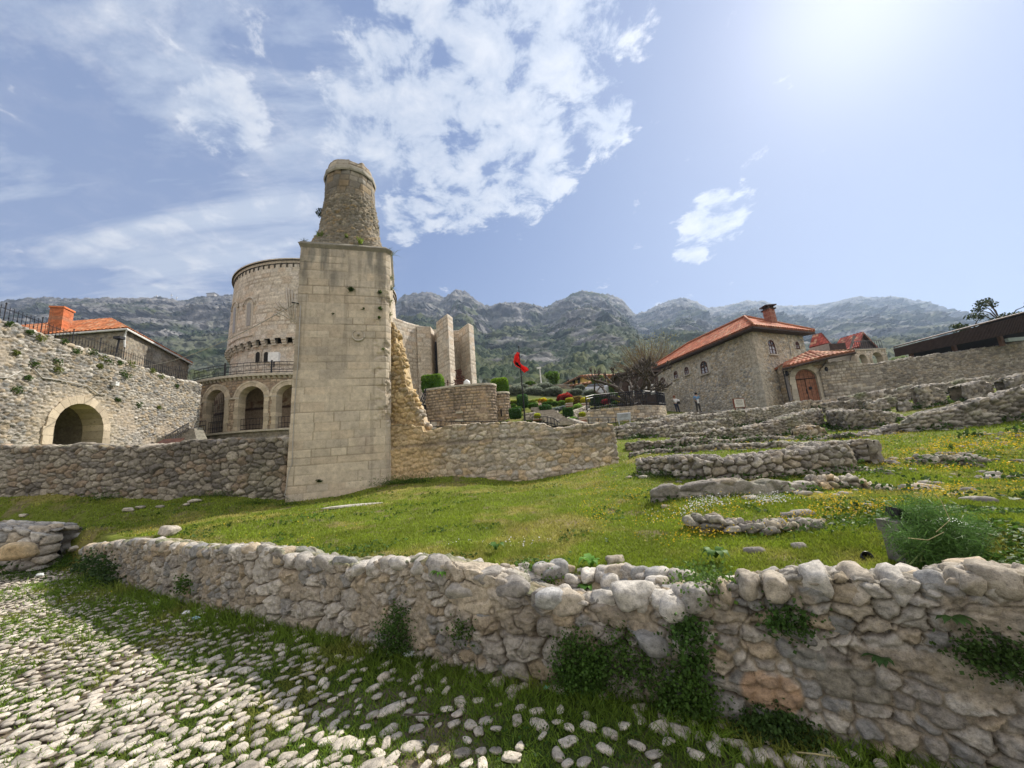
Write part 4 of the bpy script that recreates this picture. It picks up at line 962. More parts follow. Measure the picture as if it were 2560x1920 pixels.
# flaring drum then polygonal shaft with moulding
axis = W(876, 560, 13.5)[:2]
def drumring(rx, z, n=12, ph=.1, sq=0.0):
    out = []
    for k in range(n):
        a = 2*math.pi*(k/n)+ph; ca, sa = math.cos(a), math.sin(a)
        p = 2+sq*6; l = (abs(ca)**p+abs(sa)**p)**(1/p)
        out.append(np.array([axis[0]+rx*(ca*dfr[0]-sa*dfr[1])/l, axis[1]+rx*(ca*dfr[1]+sa*dfr[0])/l, z]))
    return out
zc0 = ztop+.18; zn = W(872, 490, 12.9)[2]; zt2 = W(876, 418, 12.9)[2]
rb = 1.33; rt = .915
Td = tex_rubble(.16,.11,'warm',.03,(.27,.25,.20),.2,72,rough=.05,dry=False,dirt=.55)
def dtex(s, z, P):
    d, c = Td(s, z, P); f = sst(zn-.25, zn+.35, z+.12*fbm(s*2, z, 0, 4))
    d2, c2 = tex_ashlar(.26,.42,'warm',8,jw=.02,jd=.02,stain=.4)(s, z, P)
    c = mixc(c*[.62,.62,.60], c2*[.70,.71,.72], f)
    return d*(1-f)+d2*f+.02*fbm(P[...,0]*4,P[...,1]*4,P[...,2]*4,5,4), c
prof = [(rb, zc0-.1), (rb*.97, zc0+.1), (1.10, zc0+.95), (.99, zn-.35), (.94, zn), (rt, zt2-.18)]
def loft_shell(name, prof, n, tex, mat, parent, res, sq0=.5, topjag=0, ph=.1):
    ang = np.linspace(0, 2*math.pi, int(2*math.pi*prof[0][0]/res)+1)
    zs = np.arange(prof[0][1], prof[-1][1]+res, res); rr = np.interp(zs, [p[1] for p in prof], [p[0] for p in prof])
    A, Zg = np.meshgrid(ang, zs, indexing='ij'); Rg = np.repeat(rr[None], len(ang), 0)
    seg = 2*math.pi/n; aa = (A-ph) % seg-seg/2; poly = math.cos(seg/2)/np.cos(aa)
    f = sst(zs[0], zs[0]+(zs[-1]-zs[0])*.55, Zg)
    ca, sa = np.cos(A), np.sin(A); p = 2+sq0*6*(1-f); sqr = 1/((np.abs(ca)**p+np.abs(sa)**p)**(1/p))
    rad_ = Rg*(sqr*(1-f)+poly*f)
    if topjag: Zg = Zg+np.where(Zg > zs[-1]-topjag*1.2, topjag*(fbm(A*2.2, 0, 0, 9, 3)), 0)
    P = np.stack([axis[0]+rad_*(ca*dfr[0]-sa*dfr[1]), axis[1]+rad_*(ca*dfr[1]+sa*dfr[0]), Zg], -1)
    d, c = tex(A*Rg, Zg, P); N = gnormals(P); ctrv = P-np.array([axis[0], axis[1], 0]); ctrv[..., 2] = 0
    if (N*ctrv).sum() < 0: N = -N
    N[0] = N[-1]; d[0] = d[-1]; c[0] = c[-1]; P = P+N*d[..., None]
    ce = np.array([axis[0], axis[1], zs[-1]-.1])
    P = np.concatenate([P, (P[:, -1:]*.6+ce*.4), P[:, -1:]*0+ce], 1); c = np.concatenate([c, c[:, -1:], c[:, -1:]], 1)
    return mk(name, P.reshape(-1, 3), None, mat, parent, col=c.reshape(-1, 3), quads=gridquads(*P.shape[:2]))
loft_shell('drum', prof, 12, dtex, M_ash, mn, .03)
ml = tex_flat((.36,.33,.27), .25, 5, .015)
loft_shell('moulding', [(rt+.01, zt2-.34), (rt+.055, zt2-.27), (rt+.055, zt2-.15), (rt, zt2-.10)], 12, ml, M_ash, mn, .03, sq0=0)
loft_shell('parapet_stub', [(rt-.03, zt2-.2), (rt-.03, zt2+.0), (rt-.05, zt2+.16)], 12, tex_ashlar(.2,.4,'warm',12,jw=.02,jd=.02,stain=.5), M_ash, mn, .035, sq0=0, topjag=.09)
# carved crescent medallion on the shaft front
def on_front(px, py, out=.0):
    n2 = np.array([back[0], back[1]]); p0 = BL[:2]
    d = F_+(px-1280)/FPX*R_+(960-py)/FPX*U_
    # face leans slightly with the batter: use the mean plane at that height
    z = 5.0
    for _ in range(4):
        f = (z-BL[2])/(ztop-BL[2]); q0 = BL*(1-f)+tl*f
        k = ((q0[:2]-CAM[:2])@n2)/(d[:2]@n2); p = CAM+d*k; z = p[2]
    return p-np.array([n2[0], n2[1], 0])*out
m = MB(); c0 = on_front(896, 838, .012); r0 = on_front(896, 820, .012); rr_ = np.linalg.norm(c0-r0)*.75
e1 = np.array([dfr[0], dfr[1], 0]); e2 = np.array([0, 0, 1.0])
pts = [c0+rr_*(math.cos(a)*e1+math.sin(a)*e2) for a in np.linspace(math.pi*.62, math.pi*2.38, 26)]
m.tube(pts, [.008+.02*math.sin(math.pi*k/25) for k in range(26)], 6)
m.lathe(c0+e2*.03, [(.05, -.03), (.02, .06)], 8)
m.build('crescent_relief', M_stonecap, mn, smooth=True)
# iron hook and cable on the left arris
hk = MB(); a = on_front(748, 760, .03); hk.tube([a, a+np.array([-.18, -.1, .02])], .02, 6); hk.build('iron_hook', M_iron, mn)
cb = MB(); pts = [on_front(x, y, .03) for x, y in [(752,765),(746,900),(738,1000),(733,1100),(731,1160),(722,1180),(716,1220),(712,1238),(722,1247)]]
cb.tube(pts, .012, 5); tag(cb.build('downlead_cable', M_cable, smooth=True), 'thin pale cable running down the left edge of the minaret', 'cable')
cb = MB(); A = on_front(748, 762, .2); B = W(345, 915, 22.8)
cb.tube([A*(1-t)+B*t-np.array([0, 0, .5*4*t*(1-t)]) for t in np.linspace(0, 1, 24)], .014, 5)
tag(cb.build('overhead_cable', M_cable, smooth=True), 'slack overhead cable from the minaret hook to the gate wall', 'cable')
print('STAGE minaret')

# ================================================================== ruin wall right of the minaret
x0 = W(985, 1215, 12.7)
def rwpatch(s, z, P, d, c):
    # upper courses set back under a string of rubble, footing proud, ochre mortar near the minaret
    o = sst(2.6, .9, s+.35*fbm(s, z, 0, 3))
    d = d-.03*sst(2.12, 2.2, z)+.05*sst(1.12, 1.04, z)
    c = mixc(c, np.array([.52, .37, .19])*(1+.3*fbm(s*3, z*3, 0, 6, 4))[..., None], .72*o)
    band = sst(.10, .02, np.abs(z-2.2-.03*fbm(s, 0, 0, 2))); c = mixc(c, (.12, .10, .08), .55*band)
    dk = sst(.05, .4, fbm(s*.7, z*1.6, 0, 23, 4))*sst(1.4, 2.2, z); c = mixc(c, c*.72, dk)
    return d, c
wall('ruin_wall', 'long ruined wall with ochre mortar at its left end, joining the minaret on the right', 'ruin wall', [(968,1222,1066,12.75),(1062,1218,1062,12.75),(1064,1218,1076,12.75),(1128,1218,1062,12.75),(1250,1212,1056,12.8),(1378,1205,1056,12.9),(1400,1204,1066,12.95),(1520,1190,1056,13.2),(1556,1184,1056,13.45)], thick=.95, cell=(.27,.17), pal='warm', seed=63, crest=.05, ends=.12,
     tex=tex_rubble(.27,.17,'warm',.032,(.29,.24,.175),.13,63,rough=.022,dry=False,dirt=.40,patch=rwpatch), res=.028, embed=.4)
# stepped ochre remnant rising to the minaret
rag = [(972,1216,800,13.1),(985,1216,806,13.1),(990,1216,840,13.1),(998,1216,866,13.1),(1004,1216,890,13.1),(1011,1216,928,13.1),(1018,1216,966,13.1),(1030,1216,1000,13.1),(1044,1216,1024,13.1),(1056,1216,1046,13.1),(1064,1216,1068,13.1)]
rg_ = np.array([[*W(a_, b_, d_)[:2], W(a_, b_, d_)[2], W(a_, c_, d_)[2]] for a_, b_, c_, d_ in rag]); rdir = rg_[-1, :2]-rg_[0, :2]; rL = np.linalg.norm(rdir); rdir /= rL
rs_ = (rg_[:, :2]-rg_[0, :2])@rdir; rs_ = np.maximum.accumulate(rs_+np.arange(len(rs_))*1e-4)
for i_ in range(len(rs_)): rs_[i_] = (W(rag[i_][0], rag[i_][2], 13.1)[0]-rg_[0, 0])
rL = rs_[-1]; zlo = .4; res_ = .028; ns_ = int(rL/res_)+1; ss_ = np.linspace(0, rL, ns_)
ztr = np.interp(ss_, rs_, rg_[:, 3]); cst = .19
ztr = np.floor((ztr+.25*fbm(ss_*3, 0, 0, 5, 3))/cst)*cst+.06*fbm(ss_*9, 0, 0, 6, 2)+.05
rows_ = int((ztr.max()-zlo)/res_); tt_ = np.linspace(0, 1, rows_); nb_ = 24
PX = []; VV = []
zz_ = zlo+(ztr.max()-zlo)*tt_[None, :]+0*ss_[:, None]; zz_ = np.minimum(zz_, ztr[:, None])
P1_ = np.stack([rg_[0, 0]+ss_[:, None]+0*zz_, rg_[0, 1]+.0*zz_, zz_], -1)
top_ = np.stack([np.stack([rg_[0, 0]+ss_, rg_[0, 1]+.9*k_/nb_+0*ss_, ztr+0*ss_], -1) for k_ in range(1, nb_+1)], 1)
bot_ = np.stack([np.stack([rg_[0, 0]+ss_, rg_[0, 1]+.9+0*ss_, np.minimum(zz_[:, -1-k_*(rows_//30)], ztr)], -1) for k_ in range(1, 29)], 1)
PR = np.concatenate([P1_, top_, bot_], 1); sR = np.repeat(ss_[:, None], PR.shape[1], 1)
zR = np.concatenate([zz_, ztr[:, None]+np.arange(1, nb_+1)[None]*.9/nb_, 9+bot_[..., 2]], 1)
dR, cR = tex_rubble(.24,.17,'ochre',.06,(.40,.29,.16),.16,64,rough=.045,dry=False,dirt=.30)(sR, zR, PR)
edge = sst(.5, .1, ztr[:, None]-PR[..., 2])*sst(4.2, 3.2, PR[..., 2]); cR = mixc(cR, pick('warm', vn(sR*5, zR*5, 0, 3), vn(sR*9, zR*9)), .7*edge)
dR[:, :rows_] *= (ztr[:, None]-zz_ > .001)*1.0
PR = PR+np.array([0, -1.0, 0])*dR[..., None]*(np.arange(PR.shape[1]) < rows_)[None, :, None]
ro = mk('ruin_wall', PR.reshape(-1, 3), None, M_mid, None, col=cR.reshape(-1, 3), quads=gridquads(*PR.shape[:2]))
tag(ro, 'tall ragged ochre rubble remnant stepping down beside the minaret', 'ruin wall')
eb = Stones(); random.seed(31)
for i_ in range(46):
    s0_ = random.uniform(.02, rL); z_ = float(np.interp(s0_, ss_, ztr)); r_ = random.uniform(.07, .15)
    eb.add((rg_[0, 0]+s0_, rg_[0, 1]+random.uniform(.05, .5), z_-.02), (r_*1.2, r_, r_*.75), random.gauss(0, .3), i_*3, palc('ochre' if z_ > 3.5 else 'warm', .8, 1.15), 2, amp=.25)
for i_ in range(26):
    z_ = random.uniform(2.8, 7); s0_ = float(np.interp(-z_, -ztr[::-1][::-1], ss_)) ; r_ = random.uniform(.08, .16)
    eb.add((rg_[0, 0]+s0_-.05, rg_[0, 1]+random.uniform(.0, .35), z_), (r_, r_, r_*.75), 0, i_*3, palc('ochre' if z_ > 3.5 else 'warm', .8, 1.15), 2, amp=.25)
eb.build('edge_stones', M_mid, ro)

# ================================================================== arches helper
def arch_ring(name, fr, sc, zb, zs, a, b, depth, out, mat, parent, n=14, col=(.5,.43,.33), legs=True):
    """fr(s, z, off) -> xyz; opening half width a, ring outer half width b, springing zs, foot zb"""
    V = []; Fc = []; cc = []; rs = np.random.default_rng(abs(int(sc*100))+3)
    def blk(pts4):
        c_ = np.mean([p for p in pts4], 0); q = [(p-c_)*np.array([.97, .97])+c_ for p in pts4]; b0 = len(V)
        for off in (-depth, out+.02*rs.random()):
            for p in q: V.append(fr(p[0], p[1], off))
        Fc.extend([tuple(b0+i for i in f) for f in ((0,3,2,1),(4,5,6,7),(0,1,5,4),(1,2,6,5),(2,3,7,6),(3,0,4,7))])
        cc.extend([np.array(col)*(.80+.38*rs.random())]*8)
    m = max(5, n)
    for i in range(m):
        t0, t1 = math.pi*(1-i/m), math.pi*(1-(i+1)/m); bb = b*(1+.05*rs.random())
        blk([np.array([sc+r_*math.cos(t), zs+r_*math.sin(t)]) for r_, t in ((a, t0), (bb, t0), (bb, t1), (a, t1))])
    if legs:
        k = max(1, int(round((zs-zb)/max(.3, (b-a)*1.1))))
        for sg in (-1, 1):
            for i in range(k):
                z0_, z1_ = zb+(zs-zb)*i/k, zb+(zs-zb)*(i+1)/k; bb = b*(1+.10*rs.random())
                blk([np.array([sc+sg*r_, z]) for r_, z in ((a, z0_), (bb, z0_), (bb, z1_), (a, z1_))])
    return mk(name, V, Fc, mat, parent, col=cc, smooth=False)
def in_arch(s, z, sc, zb, zs, a): return (np.abs(s-sc) < a) & (z > zb) & ((z < zs) | ((s-sc)**2+(z-zs)**2 < a*a))

# ================================================================== gate wall at left
gA = np.array([-20.62, 11.6]); gB = np.array([-22.92, 27.6])
gd = gB-gA; GL = np.linalg.norm(gd); gd /= GL; gn = np.array([gd[1], -gd[0]])     # towards +x
if gn[0] < 0: gn = -gn
gthick = 2.2
def gfr(s, z, off): p = gA+gd*s+gn*off; return np.array([p[0], p[1], z])
def gs_of(px, py):      # where a pixel's ray meets the wall face
    d = F_+(px-1280)/FPX*R_+(960-py)/FPX*U_
    k = ((gA-CAM[:2])@gn)/(d[:2]@gn); p = CAM+d*k; return (p[:2]-gA)@gd, p[2]
sl_, zl_ = gs_of(125, 1115); sr_, zr_ = gs_of(250, 1115); sc_ = (sl_+sr_)/2; a_ = (sr_-sl_)/2
_, zcrown = gs_of(193, 1008); zs_ = zcrown-a_
print('gate arch', sl_, zl_, sr_, zr_, a_, zcrown)
ztopg = [gs_of(*q) for q in [(0,803),(59,821),(118,841),(188,867),(235,881),(294,897),(352,919),(411,940),(458,953),(489,958)]]; print('gate tops', ztopg)
gt_s = np.array([q[0] for q in ztopg]); gt_z = np.array([q[1] for q in ztopg])
gzt = lambda s: np.interp(s, gt_s, gt_z)
gw_t = thing('gate_wall', 'tall honey-coloured rubble wall with an arched gateway at the left', 'stone wall', gfr(sc_, 2.2, 0))
gres = .042
ns = int(GL/gres); nz = int(7.2/gres)
sg = np.linspace(0, GL, ns)[:, None]; tz = np.linspace(0, 1, nz)[None, :]
zz = 2.0+(gzt(sg)-2.0+.10*fbm(sg*1.5, 0, 0, 5, 3))*tz; ss = sg+0*tz
P = np.stack([gA[0]+gd[0]*ss, gA[1]+gd[1]*ss, zz], -1)
def gpatch(s, z, P, d, c):
    r = np.sqrt((s-sc_)**2+np.maximum(z-zs_, 0)**2)
    ring = sst(a_*2.2, a_*1.25, r)*(z > zs_-2.2)
    c = mixc(c, np.array([.56,.47,.34])*(1+.2*fbm(s*2, z*2, 0, 4, 4))[..., None], .55*ring); d = d*(1-.4*ring)
    # grey masonry patch at the far left, plaster remains in the middle
    g = sst(.0, .3, fbm(s*.35, z*.35, 0, 41, 3)); c = mixc(c, c*[.85,.87,.92], g*.8)
    pl = sst(.12, .34, fbm(s*.6, z*.8, 0, 43, 4)); c = mixc(c, np.array([.48,.40,.30])*(1+.3*fbm(s*6, z*6, 0, 4, 4))[..., None], .6*pl); d = d*(1-.5*pl)
    return d, c
gt_ = tex_rubble(.24,.14,'lime',.06,(.27,.225,.17),.15,81,rough=.03,dry=False,dirt=.42,patch=gpatch,moss=.12)
d, c = gt_(ss, zz, P); c = c*.86; P = P+np.array([gn[0], gn[1], 0])*d[..., None]
pc = ((ss[:-1, :-1]+ss[1:, 1:])/2, (zz[:-1, :-1]+zz[1:, 1:])/2)
mask = ~in_arch(pc[0], pc[1], sc_, 1.0, zs_, a_*1.02)
mk('wall_face', P.reshape(-1, 3), None, M_far, gw_t, col=c.reshape(-1, 3), quads=gridquads(ns, nz, mask))
# top and back of the wall
tp = MB(); N_ = 40
V = []; Cc = []
for k in range(N_+1):
    s = GL*k/N_
    for off, z in ((-.0, gzt(s)-.03), (-gthick*.5, gzt(s)+.05), (-gthick, gzt(s)-.05), (-gthick, 2.0)): V.append(gfr(s, z, off)); Cc.append((.34, .31, .25))
mk('wall_core', V, None, M_far, gw_t, col=Cc, quads=gridquads(N_+1, 4))
st = Stones(); random.seed(5)
k = .1
while k < GL:
    w_ = random.uniform(.14, .30); p = gfr(k, gzt(k), -.12)
    st.add(tuple(p), (.16, w_, random.uniform(.09, .17)), random.gauss(0, .1), int(k*100), palc('lime', .95, 1.15), 2, amp=.2); k += w_*1.85
st.build('cap_stones', M_far, gw_t)
arch_ring('arch_surround', gfr, sc_, zl_-1.2, zs_, a_, a_*1.28, .9, .07, mat_attr('voussoir', scale=3, amp=.12, bump=.01), gw_t, n=12, col=(.50,.42,.31))
# passage inside
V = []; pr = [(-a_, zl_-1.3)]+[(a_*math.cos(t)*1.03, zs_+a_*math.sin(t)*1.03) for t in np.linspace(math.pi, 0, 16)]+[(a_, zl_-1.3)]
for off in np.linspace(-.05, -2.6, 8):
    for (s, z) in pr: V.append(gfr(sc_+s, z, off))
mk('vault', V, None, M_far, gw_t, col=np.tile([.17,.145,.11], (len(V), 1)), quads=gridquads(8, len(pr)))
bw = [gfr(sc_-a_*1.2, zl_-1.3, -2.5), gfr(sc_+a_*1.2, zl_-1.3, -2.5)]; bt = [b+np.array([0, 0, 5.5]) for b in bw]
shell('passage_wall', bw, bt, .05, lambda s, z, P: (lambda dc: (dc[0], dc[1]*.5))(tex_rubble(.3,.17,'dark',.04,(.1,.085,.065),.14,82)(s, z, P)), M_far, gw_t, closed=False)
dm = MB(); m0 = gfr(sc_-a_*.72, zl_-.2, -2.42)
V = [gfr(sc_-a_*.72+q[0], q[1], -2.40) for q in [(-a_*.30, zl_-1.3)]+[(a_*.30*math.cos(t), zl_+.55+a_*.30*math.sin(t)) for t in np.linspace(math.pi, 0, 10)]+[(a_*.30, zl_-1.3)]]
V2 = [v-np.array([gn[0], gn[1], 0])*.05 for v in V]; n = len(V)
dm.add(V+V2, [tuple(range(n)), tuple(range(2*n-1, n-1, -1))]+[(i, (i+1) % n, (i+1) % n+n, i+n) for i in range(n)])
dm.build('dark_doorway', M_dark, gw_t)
# little wall lamp, cable across the wall
s1, z1 = gs_of(280, 960); lp = MB(); lp.box(gfr(s1, z1, .16), (.26, .2, .22)); t_ = thing('floodlight', 'small white floodlight fixed on the honey rubble wall above the gateway', 'floodlight', gfr(s1, z1-.1, .05))
lp.build('lamp_body', M_white, t_); lq = MB(); lq.tube([gfr(s1, z1-.05, -.02), gfr(s1, z1-.1, .14)], .03); lq.build('bracket', M_iron, t_)
cb = MB(); cb.tube([gfr(*gs_of(x, y), .09) for x, y in [(80,922),(100,945),(140,950),(180,958),(215,966),(240,985),(262,986)]], .028, 5); tag(cb.build('wall_cable', M_cable, smooth=True), 'grey cable looping over the arched gateway', 'cable')
cb = MB(); cb.tube([gfr(*gs_of(x, y), .09) for x, y in [(-20,946),(14,944),(46,928)]], .028, 5); tag(cb.build('wall_cable', M_cable, smooth=True), 'short pale cable on the rubble wall at the left edge', 'cable')
# iron fence on the wall
fn = thing('iron_fence', 'black wrought-iron fence along the top of the gate wall at the left', 'fence', gfr(GL/2, 8, -1.2))
rails = MB(); bars = MB(); foff = -.75
for h in (.12, .95): rails.tube([gfr(s, gzt(s)+h*.86+.1, foff) for s in np.linspace(-2, GL, 30)], .014, 5)
rails.build('rail', M_iron, fn)
s = -1.9; k = 0
while s < GL:
    z = float(gzt(s))+.1
    if k % 9 == 0:
        pb = MB(); pb.tube([gfr(s, z-.1, foff), gfr(s, z+1.02, foff)], .022, 6); pb.lathe(gfr(s, z+1.02, foff), [(.02, 0), (.035, .04), (.01, .09)], 6); pb.build('post', M_iron, fn)
    else:
        bars.tube([gfr(s, z, foff), gfr(s, z+.94, foff)], .013, 4)
        if k % 2: bars.lathe(gfr(s, z+.45, foff), [(.008, -.07), (.032, 0), (.008, .07)], 5)
    s += .17; k += 1
bars.build('bars', M_iron, fn)
lm = thing('street_lamp', 'short black post with square lamp head behind the fence', 'lamp', gfr(gs_of(293, 880)[0], 8.4, -1.1))
a = W(291, 882, 22.5); b = W(298, 847, 22.5); q = MB(); q.tube([a, b], .05, 6); q.build('post', M_iron, lm); q = MB(); q.box(b+np.array([0, 0, .05]), (.42, .35, .16)); q.build('lamp_head', M_iron, lm)
print('STAGE gate')

# ================================================================== tile-roofed house at left
hl = thing('stone_house', 'grey rendered stone house with orange tiled hip roof behind the gate wall', 'house', W(325, 960, 24.5))
zE = 11.35
def atz(px, py, z): return GP(px, py, z)
c1 = W(318, 819, 24.6); zE = c1[2]
c0_ = W(20, 819, 23.4); c0_[2] = zE; c0_ = np.array([-38.0, 24.6, zE])
c2_ = GP(482, 908, zE); c2_ = np.array([c2_[0], c2_[1], zE]); print('lhouse', c1, c2_)
c3_ = c0_+(c2_-c1)
zb_h = 4.0
fp = [c0_, c1, c2_, c3_]; cen = np.mean(fp, 0)
ins = [cen+(p-cen)*.955 for p in fp]
order = ins
shell('wall', [np.array([p[0], p[1], zb_h]) for p in order], [np.array([p[0], p[1], zE-.02]) for p in order], .08, tex_rubble(.3,.16,'dark',.02,(.30,.265,.20),.2,91,dry=False,dirt=.3), M_far, hl)
rdx = W(276, 796, 27.6); rz = rdx[2]; r1_ = rdx; r0_ = rdx+(c0_-c1)*.8
oc = (.60,.215,.09)
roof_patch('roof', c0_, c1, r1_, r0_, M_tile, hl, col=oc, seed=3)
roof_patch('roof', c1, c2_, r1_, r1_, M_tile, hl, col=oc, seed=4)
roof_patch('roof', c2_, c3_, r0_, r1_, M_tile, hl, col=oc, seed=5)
gtm = MB(); dz = np.array([0, 0, -.10]); gtm.tube([c0_+dz, c1+dz, c2_+dz], .07, 6); gtm.build('gutter', M_white, hl)
gtm = MB(); gtm.tube([c1+dz, c1+np.array([-.25, .15, -.5]), W(311, 868, 24.9)], .06, 6); gtm.build('downpipe', M_white, hl)
gtm = MB(); gtm.tube([c2_+dz, c2_+np.array([-.6, -.4, -.9]), c2_+np.array([-1.0, -.5, -1.6])], .05, 6); gtm.build('downpipe', M_white, hl)
chb = [W(123, 812, 24.9), W(155, 815, 24.9), W(179, 808, 25.9), W(150, 806, 25.9)]
chim = MB(); p = W(150, 812, 25.2)
chx = np.array([.95, .3, 0])/np.hypot(.95, .3); chy = np.array([-.3, .95, 0])/np.hypot(.95, .3)
def sq(c, a, b, z): return [np.array([*(c[:2]+(chx*i*a+chy*j*b)[:2]), z]) for i, j in ((-1,-1),(1,-1),(1,1),(-1,1))]
c_ = W(152, 800, 25.3); zt_c = W(150, 776, 25.3)[2]
chn = shell('chimney', sq(c_, .37, .45, zE+.1), sq(c_, .37, .45, zt_c), .04, tex_brick(.24,.085,(.50,.16,.07)), M_brick, hl)
shell('chimney_cap', sq(c_, .42, .50, zt_c), sq(c_, .42, .50, zt_c+.12), .05, tex_flat((.58,.18,.07),.1), M_brick, hl, rows=3)
print('STAGE lhouse')

# ================================================================== museum arcade and round tower
P0 = W(486, 952, 31.2)[:2]; P1 = W(775, 934, 31.2)[:2]
ch_ = P1-P0; Lc = np.linalg.norm(ch_); ex = ch_/Lc; ey = np.array([ex[1], -ex[0]])   # towards camera
if ey[1] > 0: ey = -ey
zT = W(600, 942, 30.6)[2]; zB = 3.2; zL = W(600, 1078, 30.4)[2]
def afr(s, z, off):
    u = s/Lc; bul = 1.1*4*u*(1-u); p = P0+ex*s+ey*(bul+off); return np.array([p[0], p[1], z])
mu_t = thing('museum_arcade', 'brownish stone arcade of round arches carrying a terrace left of the minaret', 'arcade', afr(Lc/2, zB, 0))
def as_of(px, py):
    d = F_+(px-1280)/FPX*R_+(960-py)/FPX*U_
    best = min(((abs((P(afr(s, 0, 0)))[0]-0)), s) for s in (0,)) if False else None
    lo, hi = -1.0, Lc+1
    for _ in range(40):
        m_ = (lo+hi)/2; q = afr(m_, 0, 0); 
        k = d[0]/d[1]
        if q[0]/q[1] < k: lo = m_
        else: hi = m_
    q = afr(lo, 0, 0); return lo, CAM[2]+d[2]*q[1]/d[1]
arches = []
for (xl, xr, yc, yb) in ((519,559,975,1076),(597,660,966,1073),(691,756,965,1069)):
    s0, _ = as_of(xl, 1020); s1, _ = as_of(xr, 1020); _, zc_ = as_of((xl+xr)/2, yc); _, zb2 = as_of((xl+xr)/2, yb)
    arches.append(((s0+s1)/2, (s1-s0)/2, zc_, zb2))
print('arches', arches, 'Lc', Lc, zT, zL)
a0 = arches[1][1]; arches = [(s, max(a, a0*.92), arches[1][2], zL) for (s, a, z, b_) in arches]
res = .05; ns = int(Lc/res); nz = int((zT-.25-zB)/res)
ss = np.linspace(0, Lc, ns)[:, None]+0*np.zeros((1, nz)); zz = np.linspace(zB, zT-.25, nz)[None, :]+0*ss
bul = 1.1*4*(ss/Lc)*(1-ss/Lc)
P = np.stack([P0[0]+ex[0]*ss+ey[0]*bul, P0[1]+ex[1]*ss+ey[1]*bul, zz], -1)
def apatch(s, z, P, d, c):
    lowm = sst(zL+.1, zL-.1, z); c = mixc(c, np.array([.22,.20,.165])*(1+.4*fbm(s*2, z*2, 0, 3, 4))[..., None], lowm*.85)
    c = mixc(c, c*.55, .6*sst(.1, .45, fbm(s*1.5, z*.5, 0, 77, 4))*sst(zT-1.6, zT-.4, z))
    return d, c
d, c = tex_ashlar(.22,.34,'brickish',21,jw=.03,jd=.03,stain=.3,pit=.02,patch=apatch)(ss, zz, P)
P = P+np.array([ey[0], ey[1], 0])*d[..., None]
hm = np.zeros((ns-1, nz-1), bool)
for (s, a, zc_, zb2) in arches: hm |= in_arch((ss[:-1, :-1]+ss[1:, 1:])/2, (zz[:-1, :-1]+zz[1:, 1:])/2, s, zb2, zc_-a, a*1.02)
mk('facade', P.reshape(-1, 3), None, M_far, mu_t, col=c.reshape(-1, 3), quads=gridquads(ns, nz, ~hm))
M_vous = mat_attr('voussoir', scale=3, amp=.12, bump=.01)
for (s, a, zc_, zb2) in arches:
    arch_ring('arch', afr, s, zb2, zc_-a, a, a+.30, .75, .06, M_vous, mu_t, n=15, col=(.52,.44,.33))
    arch_ring('archivolt', afr, s, zc_-a, zc_-a, a+.31, a+.42, .05, .10, M_vous, mu_t, n=15, col=(.56,.48,.37), legs=False)
    ir = MB()
    for h in (.12, .45, .95): ir.tube([afr(s-a, zb2+h, -.3), afr(s+a, zb2+h, -.3)], .022, 5)
    for k in range(9): ir.tube([afr(s-a+2*a*k/8, zb2, -.3), afr(s-a+2*a*k/8, zb2+.95, -.3)], .016, 4)
    ir.build('balustrade', M_iron, mu_t)
imp = MB()
for i in range(len(arches)+1):
    sa = (arches[i-1][0]+arches[i-1][1]) if i else 0.05
    sb_ = (arches[i][0]-arches[i][1]) if i < len(arches) else Lc
    z = arches[0][2]-arches[0][1]-.06; V = [afr(sa, z, .09), afr(sb_, z, .09), afr(sb_, z, -.3), afr(sa, z, -.3)]; V += [v+np.array([0, 0, .13]) for v in V]
    imp.hexa(V)
imp.build('impost', M_stonecap, mu_t)
# ledge, terrace slab with brackets, floor and rear wall of the loggia
def strip(name, z0, z1, o0, o1, mat, parent, n=24, s0=0, s1=None):
    s1 = Lc if s1 is None else s1; m_ = MB()
    for k in range(n):
        a, b = s0+(s1-s0)*k/n, s0+(s1-s0)*(k+1)/n
        m_.hexa([afr(a, z0, o1), afr(b, z0, o1), afr(b, z0, o0), afr(a, z0, o0), afr(a, z1, o1), afr(b, z1, o1), afr(b, z1, o0), afr(a, z1, o0)])
    return m_.build(name, mat, parent)
strip('ledge', zL-.16, zL-.02, -.9, .16, M_stonecap, mu_t)
strip('terrace_slab', zT-.2, zT-.02, -9, .30, M_stonecap, mu_t)
for k in range(26):
    br = MB(); s = Lc*(k+.5)/26; br.hexa([afr(s-.09, zT-.42, .05), afr(s+.09, zT-.42, .05), afr(s+.09, zT-.42, -.05), afr(s-.09, zT-.42, -.05), afr(s-.09, zT-.20, .24), afr(s+.09, zT-.20, .24), afr(s+.09, zT-.20, -.05), afr(s-.09, zT-.20, -.05)]); br.build('bracket', M_stonecap, mu_t)
strip('loggia_floor', zL-.25, zL-.03, -3.4, -.9, M_stonecap, mu_t)
V = [afr(s, z, -3.2-(.0 if s > -1 else 0)) for s in np.linspace(-5, Lc+3, 60) for z in np.linspace(zL-.1, zT-.2, 40)]
Vn = np.array(V); zz_ = Vn[:, 2]
cc = np.tile([.38,.30,.22], (len(V), 1)); up_ = (zz_ > zL+2.2); cc[up_] = [.46,.36,.25]
fr_ = (fbm(Vn[:, 0]*1.6, Vn[:, 2]*1.6, 0, 8, 4) > .12) & up_ & (zz_ < zT-.9); cc[fr_] = [.24,.15,.10]
cc[(np.abs(zz_-(zL+2.2)) < .09)] = [.12,.08,.06]
mk('loggia_wall', V, None, M_far, mu_t, col=cc, quads=gridquads(60, 40))
